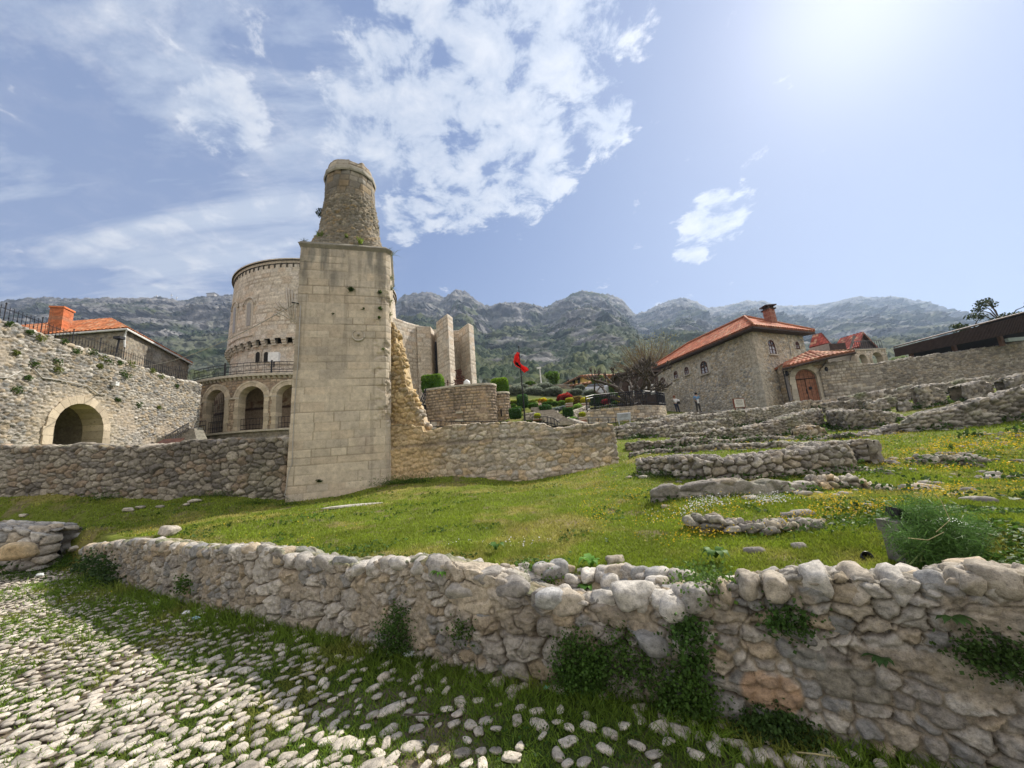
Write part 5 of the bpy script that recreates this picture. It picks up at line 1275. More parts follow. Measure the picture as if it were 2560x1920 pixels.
# grille in the first arch
s, a, zc_, zb2 = arches[0]; gr = MB()
for k in range(11): gr.tube([afr(s-a+2*a*k/10, zb2, -.6), afr(s-a+2*a*k/10, zc_-.1-.9*abs(k/5-1)**2*a, -.6)], .014, 4)
for h in np.linspace(.4, 2.4, 5): gr.tube([afr(s-a, zb2+h, -.6), afr(s+a, zb2+h, -.6)], .014, 4)
gr.build('iron_grille', M_iron, mu_t)
# terrace railing
rl = thing('terrace_railing', 'black wrought-iron railing with square patterns around the museum terrace', 'railing', afr(Lc/2, zT, .1))
r = MB()
for h in (.10, .28, .72, .95): r.tube([afr(s, zT+h, .12) for s in np.linspace(0, Lc, 40)], .026, 5)
r.build('rail', M_iron, rl); r = MB(); s = .1
while s < Lc:
    r.tube([afr(s, zT, .12), afr(s, zT+.95, .12)], .018, 4)
    c0 = [(s+.12, .36), (s+.42, .36), (s+.42, .64), (s+.12, .64), (s+.12, .36)]; r.tube([afr(a, zT+b, .12) for a, b in c0], .017, 4); s += .54
r.build('pattern', M_iron, rl)
for px in (565, 681, 738):
    s, _ = as_of(px, 930); pm_ = MB(); pm_.tube([afr(s, zT, .12), afr(s, zT+1.08, .12)], .07, 6); pm_.build('post', M_iron, rl)
# round tower
tw = thing('round_tower', 'large round pale stone museum tower with machicolation band and carved reliefs', 'tower', (0, 0, 0))
cxy = W(800, 960, 42.5)[:2]; Dn = np.linalg.norm(cxy)
lt = W(578, 800, 1)[:2]; angc = math.atan2(cxy[0], cxy[1]); angl = math.atan2(lt[0], lt[1])
TR = Dn*math.sin(angc-angl); print('tower R', TR, cxy)
tw.location = (cxy[0], cxy[1], zT)
yfr = cxy[1]-TR*.95
ztw = W(745, 650, yfr)[2]; zm0 = W(700, 868, yfr)[2]; zm1 = W(700, 850, yfr)[2]
def circ(r, z, n=72): return [np.array([cxy[0]+r*math.cos(2*math.pi*k/n), cxy[1]+r*math.sin(2*math.pi*k/n), z]) for k in range(n)]
def wins(s, z, P):
    return np.zeros(s.shape, bool)
Tt = tex_ashlar(.42,.8,'museum',31,jw=.05,jd=.02,stain=.12,pit=.01,jvis=.5,jcol=(.36,.30,.23))
shell('lower_drum', circ(TR*1.0, zT-.3), circ(TR*.985, zm0+.3), .13, Tt, M_far, tw, cap=False)
shell('upper_drum', circ(TR*1.03, zm1), circ(TR*.99, ztw-.42), .13, Tt, M_far, tw)
shell('parapet_band', circ(TR*1.0, ztw-.42), circ(TR*1.0, ztw-.12), .13, tex_flat((.50,.43,.34), .08), M_far, tw)
shell('coping', circ(TR*1.02, ztw-.13), circ(TR*1.02, ztw), .13, tex_flat((.50,.44,.36), .1), M_far, tw, rows=3)
mc = MB(); dk = MB(); nbr = 56
for k in range(nbr):
    a = 2*math.pi*k/nbr; u = np.array([math.cos(a), math.sin(a), 0]); t_ = np.array([-math.sin(a), math.cos(a), 0])
    mc = MB()
    for j, (o, h0, h1) in enumerate(((.02, -.62, 0), (.14, -.42, 0), (.26, -.2, 0))):
        c0 = np.array([cxy[0], cxy[1], zm1])+u*(TR+o); mc.box(c0+np.array([0, 0, (h0+h1)/2]), (.24, .40, abs(h0)), [u, t_, (0, 0, 1)])
    mc.build('corbel', M_stonecap, tw)
for k in range(90):
    a = 2*math.pi*k/90; u = np.array([math.cos(a), math.sin(a), 0]); t_ = np.array([-math.sin(a), math.cos(a), 0])
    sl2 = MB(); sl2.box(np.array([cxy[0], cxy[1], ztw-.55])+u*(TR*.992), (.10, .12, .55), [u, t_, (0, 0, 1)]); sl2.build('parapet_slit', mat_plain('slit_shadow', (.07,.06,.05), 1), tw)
def tfr_at(px, py, ro):
    """point on the drum facing the camera through this pixel, and its local frame"""
    d = F_+(px-1280)/FPX*R_+(960-py)/FPX*U_; d2 = d[:2]; o = -cxy
    A = d2@d2; B = 2*d2@(-cxy); C_q = cxy@cxy-ro*ro; disc = B*B-4*A*C_q
    k = (-B-math.sqrt(max(disc, 0)))/(2*A); p = CAM+d*k; u = np.array([*(p[:2]-cxy)/ro, 0]); return p, u, np.array([-u[1], u[0], 0])
def arched_panel(px, py, hw, h, name, mat, parent, out=.05, thick=.1, n=10, ro=None):
    p, u, t_ = tfr_at(px, py, ro or TR*1.015); prof = [(-hw, 0)]+[(hw*math.cos(a), h-hw+hw*math.sin(a)) for a in np.linspace(math.pi, 0, n)]+[(hw, 0)]
    V = [p+t_*a+np.array([0, 0, b])+u*out for a, b in prof]; V2 = [v-u*thick for v in V]; m_ = MB(); k = len(V)
    m_.add(V+V2, [tuple(range(k)), tuple(range(2*k-1, k-1, -1))]+[(i, i+k, (i+1) % k+k, (i+1) % k) for i in range(k)]); return m_.build(name, mat, parent)
def arc_frame(px, py, hw, h, w_, name, mat, parent, out=.1, ro=None, legs=True, n=14):
    p, u, t_ = tfr_at(px, py, ro or TR*1.015); prof = ([(-hw, 0)] if legs else [])+[(hw*math.cos(a), h-hw+hw*math.sin(a)) for a in np.linspace(math.pi, 0, n)]+([(hw, 0)] if legs else [])
    m_ = MB(); m_.tube([p+t_*a+np.array([0, 0, b])+u*out*.4 for a, b in prof], w_, 6); return m_.build(name, mat, parent, smooth=True)
for (px, pb, pt, hw) in ((622,818,752,.24),(586,836,762,.24)):
    hgt = (pb-pt)/960*(yfr+1.2)
    f = arched_panel(px, pb, hw*2.0, hgt+.3, 'window', M_stonecap, tw, out=.05); arched_panel(px, pb-3, hw, hgt-.1, 'pane', mat_plain('slit_glass', (.30,.28,.25), .4), f, out=.09)
    arc_frame(px, pb-40, hw*3.2, hgt-1.6+.5, .07, 'hood_arch', M_stonecap, tw, legs=False)
for px in (644, 665):
    f = arched_panel(px, 906, .34, 1.15, 'window', M_stonecap, tw, out=.05, ro=TR); arched_panel(px+1, 905, .22, .95, 'pane', M_dark, f, out=.08, ro=TR)
rm = MB()          # relief of crossed spears and a branch
for pts in ([(716,720),(720,780),(728,806)],[(722,722),(727,800)],[(730,724),(731,800)],[(738,735),(737,800)],[(690,778),(712,790),(740,808)],[(694,762),(722,788),(742,806)],[(690,756),(704,772)],[(698,754),(706,770)],[(686,768),(700,776)],[(702,760),(715,775)],[(684,785),(700,790)]):
    rm.tube([tfr_at(a, b, TR*1.02)[0] for a, b in pts], .07, 5)
rm.build('relief', M_stonecap, tw, smooth=True)
p, u, t_ = tfr_at(699, 902, TR*1.01); q = thing('floodlight', 'square white floodlight on the museum terrace beside the minaret', 'floodlight', p+u*.8); b = MB(); b.box(p+u*.9+np.array([0, 0, .1]), (.35, .9, .85), [u, t_, (0, 0, 1)]); b.build('lamp_body', M_white, q); b = MB(); b.tube([p+u*.9+np.array([0, 0, -.8]), p+u*.9], .06); b.build('post', M_iron, q)
b = MB(); b.tube([tfr_at(x, y, TR*1.03)[0] for x, y in [(572,862),(588,850),(610,842),(632,838)]], .08, 5); b.build('string_course', M_stonecap, tw)

# ================================================================== museum wing with fins
wg = thing('museum_wing', 'pale museum wing with tall buttress fins right of the minaret', 'museum', W(1080, 975, 38))
Tw = tex_ashlar(.42,.8,'museum',35,jw=.05,jd=.02,stain=.15,pit=.01,jvis=.5,jcol=(.36,.30,.23))
def prism(name, plan, z0, z1, tex=Tw, mat=M_far, parent=wg, res=.13, z1b=None):
    b = [np.array([p[0], p[1], z0]) for p in plan]; t = [np.array([p[0], p[1], z1 if z1b is None else z1b[i]]) for i, p in enumerate(plan)]
    return shell(name, b, t, res, tex, mat, parent)
zw0 = 8.5-1.2
def xy(px, Y, py=850): return W(px, py, Y)[:2]
ztc = [W(985, 792, 36)[2], W(1078, 822, 40)[2]]
cv = [xy(960, 35.5), xy(990, 36.8), xy(1020, 38.2), xy(1050, 39.6), xy(1082, 40.6), xy(1100, 46), xy(960, 46)]
zz_ = [W(960,778,35.5)[2], W(990,795,36.8)[2], W(1020,806,38.2)[2], W(1050,814,39.6)[2], W(1082,822,40.6)[2], 14, 14]
prism('curved_wall', cv, zw0, 0, z1b=zz_)
z2 = W(1075, 812, 39)[2]; prism('pier', [xy(1043, 39.0), xy(1078, 39.6), xy(1092, 43), xy(1046, 43)], zw0, z2)
z3 = W(1135, 787, 36.5)[2]; prism('fin', [xy(1092, 38.2), xy(1121, 36.0), xy(1134.5, 37.2), xy(1128, 44), xy(1092, 44)], zw0, z3)
z4 = W(1180, 812, 39)[2]; prism('fin', [xy(1148, 40.4), xy(1173, 38.4), xy(1185.5, 39.4), xy(1178, 45), xy(1148, 45)], zw0, z4)
z5 = W(1140, 822, 41)[2]; prism('recess_wall', [xy(1125, 41.5), xy(1150, 41.5), xy(1150, 45), xy(1125, 45)], zw0, z5)
prism('slot_wall', [xy(1078, 41.8), xy(1095, 41.8), xy(1095, 44), xy(1078, 44)], zw0, W(1085, 824, 41.8)[2])
m = MB(); a = W(1086, 940, 41.6); b = W(1086, 855, 41.6); m.box((a+b)/2, (.62, .1, b[2]-a[2])); m.build('slot_window', mat_plain('slit_dark', (.07,.07,.08), .7), wg)
m = MB(); a = W(1137, 900, 41.4); m.tube([a+np.array([x, 0, z]) for x, z in [(-.5, 0), (-.45, 1.2), (-.2, 2.2), (.05, 2.7)]], .08, 5); m.build('arch_rib', M_stonecap, wg)
print('STAGE museum')
# ================================================================== bastion with rounded corners
bs = thing('bastion', 'rough-coursed bastion with two rounded corners below the museum wing', 'bastion', W(1170, 1075, 25))
def bump_ash(ch, bw, pal, seed, **k):
    base = tex_ashlar(ch, bw, pal, seed, **k)
    def f(s, z, P):
        d, c = base(s, z, P); X, Y, Z = P[..., 0], P[..., 1], P[..., 2]
        d = d+.05*fbm(s/bw*2.2, z/ch*2.0, 0, seed+40, 3); c = mixc(c, c*.5, .75*sst(.12, .42, fbm(s*.9, z*.35, 0, seed+44, 4)))
        return d, c
    return f
Tb = bump_ash(.2, .34, 'brickish', 51, jw=.035, jd=.05, stain=.25, pit=.02)
z0 = 2.6
zb1 = W(1065, 972, 25.5)[2]; zb2 = W(1210, 953, 24.6)[2]; zb3 = W(1258, 974, 25.6)[2]
def arcpts(c, r, a0, a1, n=12): return [np.array([c[0]+r*math.cos(rad(a)), c[1]+r*math.sin(rad(a))]) for a in np.linspace(a0, a1, n)]
L0 = W(1063, 1000, 25.8)[:2]; Rc = W(1205, 1000, 26.4)[:2]; rr_ = 1.05
pl = [L0]+[L0*(1-t)+(Rc+np.array([-.4, -rr_]))*t+np.array([0, -.25*math.sin(math.pi*t)]) for t in (.2,.4,.6,.8)]+arcpts(Rc, rr_, -95, 60, 12)+[Rc+np.array([.2, 6]), L0+np.array([0, 6])]
def ztopb(p): 
    u = (p[0]-L0[0])/(Rc[0]-L0[0]); return zb1+(zb2-zb1)*sst(.35, .85, u)
prism('wall', pl, z0, 0, Tb, M_far, bs, .055, z1b=[ztopb(p)-.1 for p in pl])
sh = lambda pl_, e: [np.mean(pl_, 0)+(p-np.mean(pl_, 0))*e for p in pl_]
capb = [np.array([p[0], p[1], ztopb(q)-.09]) for p, q in zip(sh(pl, 1.018), pl)]; capt = [a+np.array([0, 0, .13]) for a in capb]
shell('coping', capb, capt, .1, tex_flat((.50,.45,.36), .15), M_far, bs, rows=4)
R2 = W(1250, 1000, 27.2)[:2]; pl2 = [R2+np.array([-1.2, -.7])]+arcpts(R2, .72, -92, 50, 10)+[R2+np.array([.1, 5]), R2+np.array([-1.2, 5])]
prism('side_turret', pl2, z0, zb3-.1, Tb, M_far, bs, .055)
shell('coping', [np.array([p[0], p[1], zb3-.09]) for p in sh(pl2, 1.025)], [np.array([p[0], p[1], zb3+.04]) for p in sh(pl2, 1.025)], .1, tex_flat((.52,.47,.37), .15), M_far, bs, rows=4)
m = MB(); p = W(1148, 1042, 24.95); m.box(p+np.array([0, .05, 0]), (.30, .1, .62)); f_ = m.build('window', mat_plain('niche_stone', (.30,.22,.16), .9), bs)
m = MB(); m.box(W(1148, 1051, 24.9), (.5, .16, .14)); m.build('sill', M_stonecap, f_)
m = MB(); m.box(W(1148, 1031, 24.9), (.44, .14, .12)); m.build('lintel', M_stonecap, f_)
m = MB(); m.box(W(1253, 1032, 26.35), (.10, .1, .5)); m.build('arrow_slit', M_dark, bs)
# steps left of it with a railing and dark doorway
sp = thing('stone_steps', 'stone steps with dark risers climbing between the minaret and the bastion', 'steps', W(1045, 1060, 25))
m = MB()
for k in range(14):
    a = W(1028, 1062, 24.5); y = 24.6+k*.36; x = -5.75-.02*k; z = 3.3+k*.24; m = MB(); m.box((x-.6, y, z), (2.4, .40, .5)); m.build('step', M_stonecap, sp)
rl = thing('stair_railing', 'black iron railing slanting down beside the bastion steps', 'railing', W(1045, 1040, 24.4)); m = MB()
A = W(1064, 972, 25.6); B = W(1036, 1035, 24.2)
for o in (0, -.32, -.62): m.tube([A+np.array([0, 0, o]), B+np.array([0, 0, o])], .03, 5)
for t in np.linspace(0, 1, 9): q = A*(1-t)+B*t; m.tube([q+np.array([0, 0, .02]), q-np.array([0, 0, .75])], .025, 4)
m.build('rail', M_iron, rl)
m = MB(); m.box(W(1060, 1048, 25.6), (.30, .3, 1.9)); tag(m.build('doorway', M_dark), 'narrow dark doorway opening beside the bastion steps', 'door')
wall('low_wall', 'light coursed masonry cheek wall under the bastion steps', 'stone wall', [(1030,1075,1030,24.2),(1046,1075,1010,24.6),(1058,1078,992,25.2)], thick=.5, cell=(.4,.22), pal='warm', seed=201, crest=.05, res=.06)
# terrace chain posts, spotlight, metal sculpture on the terrace
cp_ = thing('chain_barrier', 'small rusty posts linked by a drooping chain on the terrace above the bastion', 'barrier', W(1120, 968, 28)); m = MB()
ps = [W(px, 968, 28) for px in (1105, 1120, 1139, 1157)]
for p in ps: 
    q = MB(); q.tube([p-np.array([0, 0, .3]), p+np.array([0, 0, .55])], .045, 6); q.build('post', M_rust, cp_)
for a, b in zip(ps[:-1], ps[1:]): m.tube([a*(1-t)+b*t+np.array([0, 0, .45-.7*t*(1-t)]) for t in np.linspace(0, 1, 8)], .02, 4)
m.build('chain', M_rust, cp_)
sc_t = thing('sculpture', 'dark jagged stacked-metal sculpture standing between two museum fins', 'sculpture', W(1150, 970, 33)); m = MB(); random.seed(8)
base = W(1150, 968, 33); Hs = W(1150, 922, 33)[2]-base[2]
for k in range(26):
    t = k/26; m.box(base+np.array([random.gauss(0, .12), random.gauss(0, .06), Hs*t]), (.75*(1-t*.65)+.12*random.random(), .4*(1-t*.5), Hs/34), [(math.cos(a := random.gauss(0, .25)), 0, math.sin(a)), (0, 1, 0), (-math.sin(a), 0, math.cos(a))])
m.build('plates', M_rust, sc_t)
sp_t = thing('floodlight', 'white tilted floodlight on the bastion rim', 'floodlight', W(1167, 966, 27)); m = MB(); p = W(1167, 957, 27)
m.lathe(p-np.array([0, 0, .2]), [(.10, -.1), (.26, .05), (.22, .3), (.04, .45)], 10); m.build('lamp_body', M_white, sp_t, smooth=True); m = MB(); m.box(p-np.array([0, 0, .38]), (.4, .2, .12)); m.build('bracket', M_iron, sp_t)

# ================================================================== flagpole, lamp, signs
fp_ = thing('flagpole', 'tall slim black flagpole carrying a crumpled red flag', 'flagpole', W(1306, 1058, 23)); m = MB()
fb_ = W(1306, 1058, 23); ftop = W(1297, 868, 23); fb_[0] = ftop[0]
m.tube([fb_, ftop], [.045, .025], 8); m.lathe(ftop, [(.03, 0), (.05, .05), (.01, .11)], 8); m.build('pole', M_iron, fp_)
nu_, nv_ = 26, 40; A = W(1295, 880, 23); u = np.linspace(0, 1, nu_)[:, None]; v = np.linspace(0, 1, nv_)[None, :]
prof_l = np.interp(v, [0, .15, .45, .7, .85, 1], [.12, .30, .42, .30, -.02, -.12]); prof_r = np.interp(v, [0, .3, .6, .8, .93, 1], [-.01, -.01, -.02, -.40, -.50, -.25])
zt_ = A[2]; zbm = W(1306, 932, 23)[2]
X_ = ftop[0]-(prof_l*(1-u)+prof_r*u) ; Z_ = zt_+.02-(zt_-zbm)*v-.10*u*(1-v)+.05*np.sin(9*u)*v
Y_ = ftop[1]-.02+.11*np.sin(14*u+5*v)*(.3+v)+.05*np.sin(23*v+4*u)
PF = np.stack([X_, Y_+0*X_, Z_+0*X_], -1); cc = np.tile([.75, .03, .025], (nu_, nv_, 1))
eg = (((u-.42)/.34)**2+((v-.60)/.17)**2+.5*fbm(u*5, v*7, 0, 3, 2)) < .8; cc[eg] = [.012, .01, .01]
M_cloth = mat_leaf('cloth', .8, .25)
tag(mk('flag', PF.reshape(-1, 3), None, M_cloth, col=cc.reshape(-1, 3), quads=gridquads(nu_, nv_)), 'crumpled red flag with a black emblem hanging from the black flagpole', 'flag')
lp = thing('street_lamp', 'slim pale street lamp with small head far behind the garden', 'lamp', W(1354, 968, 50)); m = MB(); a = W(1354, 970, 50); b = W(1348, 921, 50); b[0] = a[0]; m.tube([a, b], [.09, .06], 8); m.build('post', M_white, lp); m = MB(); m.box(b+np.array([-.1, 0, .05]), (.55, .3, .22)); m.build('lamp_head', M_white, lp)
def board(name, lab, cat, px, pb, pt, Y, w_, fr, face, tilt=0.0, lines=4, yaw=0.0):
    b = W(px, pb, Y); t = W(px, pt, Y); h = t[2]-b[2]; o = thing(name, lab, cat, b)
    ax = [np.array([math.cos(yaw), math.sin(yaw), 0]), np.array([-math.sin(yaw)*math.cos(tilt), math.cos(yaw)*math.cos(tilt), math.sin(tilt)]), None]
    ax[2] = np.cross(ax[0], ax[1]); c = b+np.array([0, 0, h*.55])
    m = MB(); m.box(c, (w_, .08, h*.9), ax); m.build('frame', fr, o)
    m = MB(); m.box(c-ax[1]*.05, (w_*.84, .02, h*.78), ax); m.build('panel', face, o)
    m = MB()
    for k in range(lines): m.box(c-ax[1]*.066+ax[2]*h*(.25-.14*k), (w_*(.6-.1*(k % 2)), .006, h*.035), ax)
    m.build('text_lines', mat_plain('ink', (.12, .11, .10)), o)
    for s_ in (-1, 1): m = MB(); m.tube([b+ax[0]*s_*w_*.4-np.array([0, 0, .2]), b+ax[0]*s_*w_*.4+np.array([0, 0, h*.4])], .03, 5); m.build('leg', fr, o)
board('information_board', 'white information board in a reddish wooden frame before the stone house', 'sign', 1850, 1022, 996, 29.5, .95, mat_plain('sign_wood', (.20,.06,.035), .6), mat_plain('paper', (.62,.60,.52), .7), yaw=.15)
board('information_board', 'pale grey tilted information panel on the curved terrace wall', 'sign', 1561, 1052, 1032, 22.5, .8, mat_plain('sign_grey', (.45,.47,.50), .5), mat_plain('paper2', (.42,.45,.52), .5), tilt=.25, lines=3)

# ================================================================== garden
def gz(x, y): return float(ground_z(np.array([x]), np.array([y]))[0])
rngf = np.random.default_rng(77)
def hedge(lab, px, pb, pt, Y, wpx, shape='box', col=(.05,.10,.015), group=None, top=(.16,.24,.03), name='hedge', cat='shrub', n=2600, leaf=None):
    b = W(px, pb, Y); t = W(px, pt, Y); h = t[2]-b[2]; w_ = wpx/960*Y*.97; c = np.array([b[0], b[1]+w_*.3, b[2]+h/2])
    col = tuple(np.array(col)*1.35); top = tuple(np.minimum(np.array(top)*1.3, .7)); o = thing(name, lab, cat, b, group)
    bx_ = {'box': .9, 'round': 0.12, 'dome': 0.3, 'loose': 0}[shape]
    R = np.array([w_/2, w_/2*.9, h/2])
    k = .90 if shape != 'loose' else .6
    P, q = blobmesh(c, R*k, int(px) % 50, 5, .06 if shape != 'loose' else .25, box=bx_)
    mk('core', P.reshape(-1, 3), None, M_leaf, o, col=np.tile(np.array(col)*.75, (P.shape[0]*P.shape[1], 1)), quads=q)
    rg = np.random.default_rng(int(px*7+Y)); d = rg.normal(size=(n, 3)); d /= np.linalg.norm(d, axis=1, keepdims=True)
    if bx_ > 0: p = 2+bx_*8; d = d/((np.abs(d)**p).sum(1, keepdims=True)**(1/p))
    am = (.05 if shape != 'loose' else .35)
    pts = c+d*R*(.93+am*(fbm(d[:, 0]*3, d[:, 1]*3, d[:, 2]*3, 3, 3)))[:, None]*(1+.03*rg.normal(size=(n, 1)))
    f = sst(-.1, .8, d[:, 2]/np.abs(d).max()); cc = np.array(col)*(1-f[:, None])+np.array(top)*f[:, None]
    crown('foliage', pts, leaf or max(.07, Y/960*3.2), cc, o, seed=int(px), var=.6)
    return o
G1 = (.045,.095,.014); G2 = (.03,.075,.015); YG = (.22,.24,.02)
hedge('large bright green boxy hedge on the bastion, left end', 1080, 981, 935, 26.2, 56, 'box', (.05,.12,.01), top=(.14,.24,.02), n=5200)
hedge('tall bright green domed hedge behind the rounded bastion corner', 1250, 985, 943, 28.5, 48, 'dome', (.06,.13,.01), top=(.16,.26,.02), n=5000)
gd_ = 'clipped shrubs of the terraced garden'
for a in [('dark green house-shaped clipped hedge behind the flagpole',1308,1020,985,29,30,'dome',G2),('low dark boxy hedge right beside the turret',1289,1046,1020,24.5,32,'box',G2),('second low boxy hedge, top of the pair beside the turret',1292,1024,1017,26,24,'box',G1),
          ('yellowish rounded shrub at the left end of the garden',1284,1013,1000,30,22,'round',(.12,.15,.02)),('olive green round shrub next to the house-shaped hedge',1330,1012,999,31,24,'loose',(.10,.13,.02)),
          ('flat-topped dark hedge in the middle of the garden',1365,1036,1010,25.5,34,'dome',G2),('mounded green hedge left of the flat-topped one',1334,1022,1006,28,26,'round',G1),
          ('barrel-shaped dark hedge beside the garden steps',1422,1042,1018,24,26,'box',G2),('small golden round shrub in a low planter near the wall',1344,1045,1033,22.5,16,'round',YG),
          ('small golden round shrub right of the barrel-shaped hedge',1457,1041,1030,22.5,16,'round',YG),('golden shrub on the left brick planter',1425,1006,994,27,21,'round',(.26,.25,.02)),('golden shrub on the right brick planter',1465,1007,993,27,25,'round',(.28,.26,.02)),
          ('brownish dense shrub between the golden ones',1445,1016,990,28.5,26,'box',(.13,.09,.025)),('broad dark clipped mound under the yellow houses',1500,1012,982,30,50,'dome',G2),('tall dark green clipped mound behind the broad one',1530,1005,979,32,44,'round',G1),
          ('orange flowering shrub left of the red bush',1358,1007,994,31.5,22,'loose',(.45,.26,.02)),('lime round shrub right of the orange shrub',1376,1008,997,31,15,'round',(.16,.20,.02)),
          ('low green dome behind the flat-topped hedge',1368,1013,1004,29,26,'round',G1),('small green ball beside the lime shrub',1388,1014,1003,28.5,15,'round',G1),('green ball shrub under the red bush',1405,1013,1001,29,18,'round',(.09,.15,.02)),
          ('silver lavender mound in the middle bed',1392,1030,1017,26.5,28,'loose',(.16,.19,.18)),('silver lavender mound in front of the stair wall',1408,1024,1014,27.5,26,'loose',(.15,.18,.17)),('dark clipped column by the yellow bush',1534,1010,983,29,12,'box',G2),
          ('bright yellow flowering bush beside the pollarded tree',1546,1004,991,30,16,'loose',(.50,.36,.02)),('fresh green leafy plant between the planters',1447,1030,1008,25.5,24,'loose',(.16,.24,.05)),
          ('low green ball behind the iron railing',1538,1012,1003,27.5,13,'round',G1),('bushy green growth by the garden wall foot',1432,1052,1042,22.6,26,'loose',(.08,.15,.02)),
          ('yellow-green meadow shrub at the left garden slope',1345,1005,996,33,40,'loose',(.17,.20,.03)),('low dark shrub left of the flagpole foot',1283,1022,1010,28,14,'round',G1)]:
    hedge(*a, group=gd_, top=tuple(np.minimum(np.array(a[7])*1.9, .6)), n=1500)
hedge('dark red round maple bush in the garden', 1416, 1010, 981, 31, 42, 'loose', (.16,.02,.02), gd_, (.42,.05,.04), name='red_bush', n=3000)
hedge('small pinkish red bush behind the iron railing', 1517, 1010, 997, 29, 22, 'loose', (.28,.03,.04), gd_, (.5,.08,.08), name='red_bush', n=1200)
for i, (px, pb, pt, Y, w_) in enumerate([(1290,1000,972,37,50),(1335,1000,975,38,55),(1385,998,976,38,50),(1440,996,982,39,40),(1478,996,984,40,30),(1300,985,968,42,44),(1360,985,966,43,56),(1452,985,972,43,24)]):
    pb, pt, Y = pb-9, pt-11, Y-1.5
    hedge('silvery olive tree %s' % ['at the left end of the slope','left of the street lamp','right of the street lamp','above the red bush','beside the yellow house','low behind the flagpole','highest on the slope','dark one at the yellow house corner'][i], px, pb, pt, Y, w_, 'loose', (.115,.135,.10), 'olive trees on the garden slope', (.24,.27,.21), name='olive_tree', cat='tree', n=2400, leaf=.16)
wall('rubble_wall', 'dark dry-stone wall across the top of the olive slope', 'stone wall', [(1270,973,963,46),(1350,972,962,47),(1440,970,961,48)], thick=.8, cell=(.5,.3), pal='dark', seed=202, crest=.15, res=.12)
for lab, px, pb, pt, w_, Y, c in [('bright green round tree left of the street lamp', 1325, 968, 955, 30, 52, (.12,.22,.03)), ('bright spring-green tree with pointed crown', 1384, 968, 928, 44, 56, (.11,.20,.03)), ('yellow-green young tree before the yellow house', 1500, 975, 940, 40, 44, (.17,.24,.05)),('spring-green sapling between yellow house and pollarded tree',1540,990,950,34,42,(.15,.23,.05))]:
    o = thing('broadleaf_tree', lab, 'tree', W(px, pb, Y)); b = W(px, pb, Y); t = W(px, pt, Y); h = t[2]-b[2]; rx = w_/960*Y/2
    rg = np.random.default_rng(px); crown('crown', clumps(rg, b+np.array([0, 0, h*.58]), (rx, rx, h*.48), 3200, 22, cr=.34), .26, c, o, px, var=.7)
    m = MB(); m.tube([b-np.array([0, 0, .5]), b+np.array([0, 0, h*.7])], [.16, .06], 7)
    for k in range(5): m.tube([b+np.array([0, 0, h*(.3+.08*k)]), b+np.array([rg.normal()*rx*.5, rg.normal()*rx*.5, h*(.6+.06*k)])], [.06, .02], 5)
    m.build('trunk', M_bark, o)
# planters and brick pillars
for i, (px, pb, pt, Y, w_) in enumerate([(1425,1022,1007,26.6,18),(1465,1024,1007,26.6,20),(1344,1050,1046,22,24),(1459,1056,1042,22.2,20)]):
    b = W(px, pb, Y); t = W(px, pt, Y); ww = w_/960*Y; h = t[2]-b[2]
    o = thing('planter', ['cream and brick striped planter pillar, left one of the pair','cream and brick striped planter pillar, right one of the pair','low stone planter under the golden shrub by the ruin wall','square cream planter near the information panel'][i], 'planter', b)
    m = MB(); m.box(b+np.array([0, .3, h*.45]), (ww*.86, ww*.86, h*.9)); m.build('body', mat_plain('planter_brick', (.30,.15,.10), .9), o)
    for z in (h*.94, h*.62): 
        m = MB(); m.box(b+np.array([0, .3, z]), (ww, ww, h*.16)); m.build('stone_band', M_stonecap, o)
# garden steps and low walls
m = MB(); so_ = thing('stone_steps', 'shallow pale garden steps running up from the ruin wall', 'steps', W(1390, 1055, 22))
for k in range(10):
    a = W(1400-k*5.5, 1060-k*4.2, 21.5+k*.55); m = MB(); m.box(a, (1.3, .7, .2)); m.build('step', mat_plain('garden_step', (.30,.27,.22), .9, amp=.3), so_)
for lab, p in [('pale sloping coping wall left of the garden steps', [(1350,1046,1040,23.5),(1385,1052,1046,22.5),(1410,1064,1056,21.5)]), ('pale sloping coping wall right of the garden steps', [(1412,1050,1044,23),(1440,1060,1052,21.8),(1460,1068,1058,21)]), ('low garden terrace wall below the lavender', [(1312,1040,1033,24.5),(1345,1038,1030,25),(1385,1036,1030,25.5),(1400,1034,1026,26)]), ('curving garden wall beside the striped planters', [(1435,1040,1030,24),(1450,1036,1022,25),(1480,1030,1012,26)])]:
    wall('low_wall', lab, 'stone wall', p, thick=.35, cell=(.4,.16), pal='white', seed=210+len(lab), crest=.02, res=.06, bulge=.02)
# iron rails at the top of the ruin wall
rl = thing('iron_railing', 'low black railing behind the ruin wall in front of the garden', 'railing', W(1400, 1056, 21)); m = MB()
for seg in ([(1330,1042,21.5),(1368,1042,21.2),(1385,1046,20.8),(1400,1058,20.2)], [(1470,1044,22.5),(1520,1043,22.8),(1556,1044,22.9)], [(1076,1052,22),(1180,1054,22),(1275,1053,22.2)]):
    P_ = [W(*q) for q in seg]
    for o in (0, -.32): m.tube([p+np.array([0, 0, o]) for p in P_], .022, 4)
    for a, b in zip(P_[:-1], P_[1:]):
        n = max(2, int(np.linalg.norm(b-a)/.5))
        for k in range(n): q = a+(b-a)*k/n; m.tube([q, q-np.array([0, 0, .6])], .02, 4)
m.build('rail', M_iron, rl)
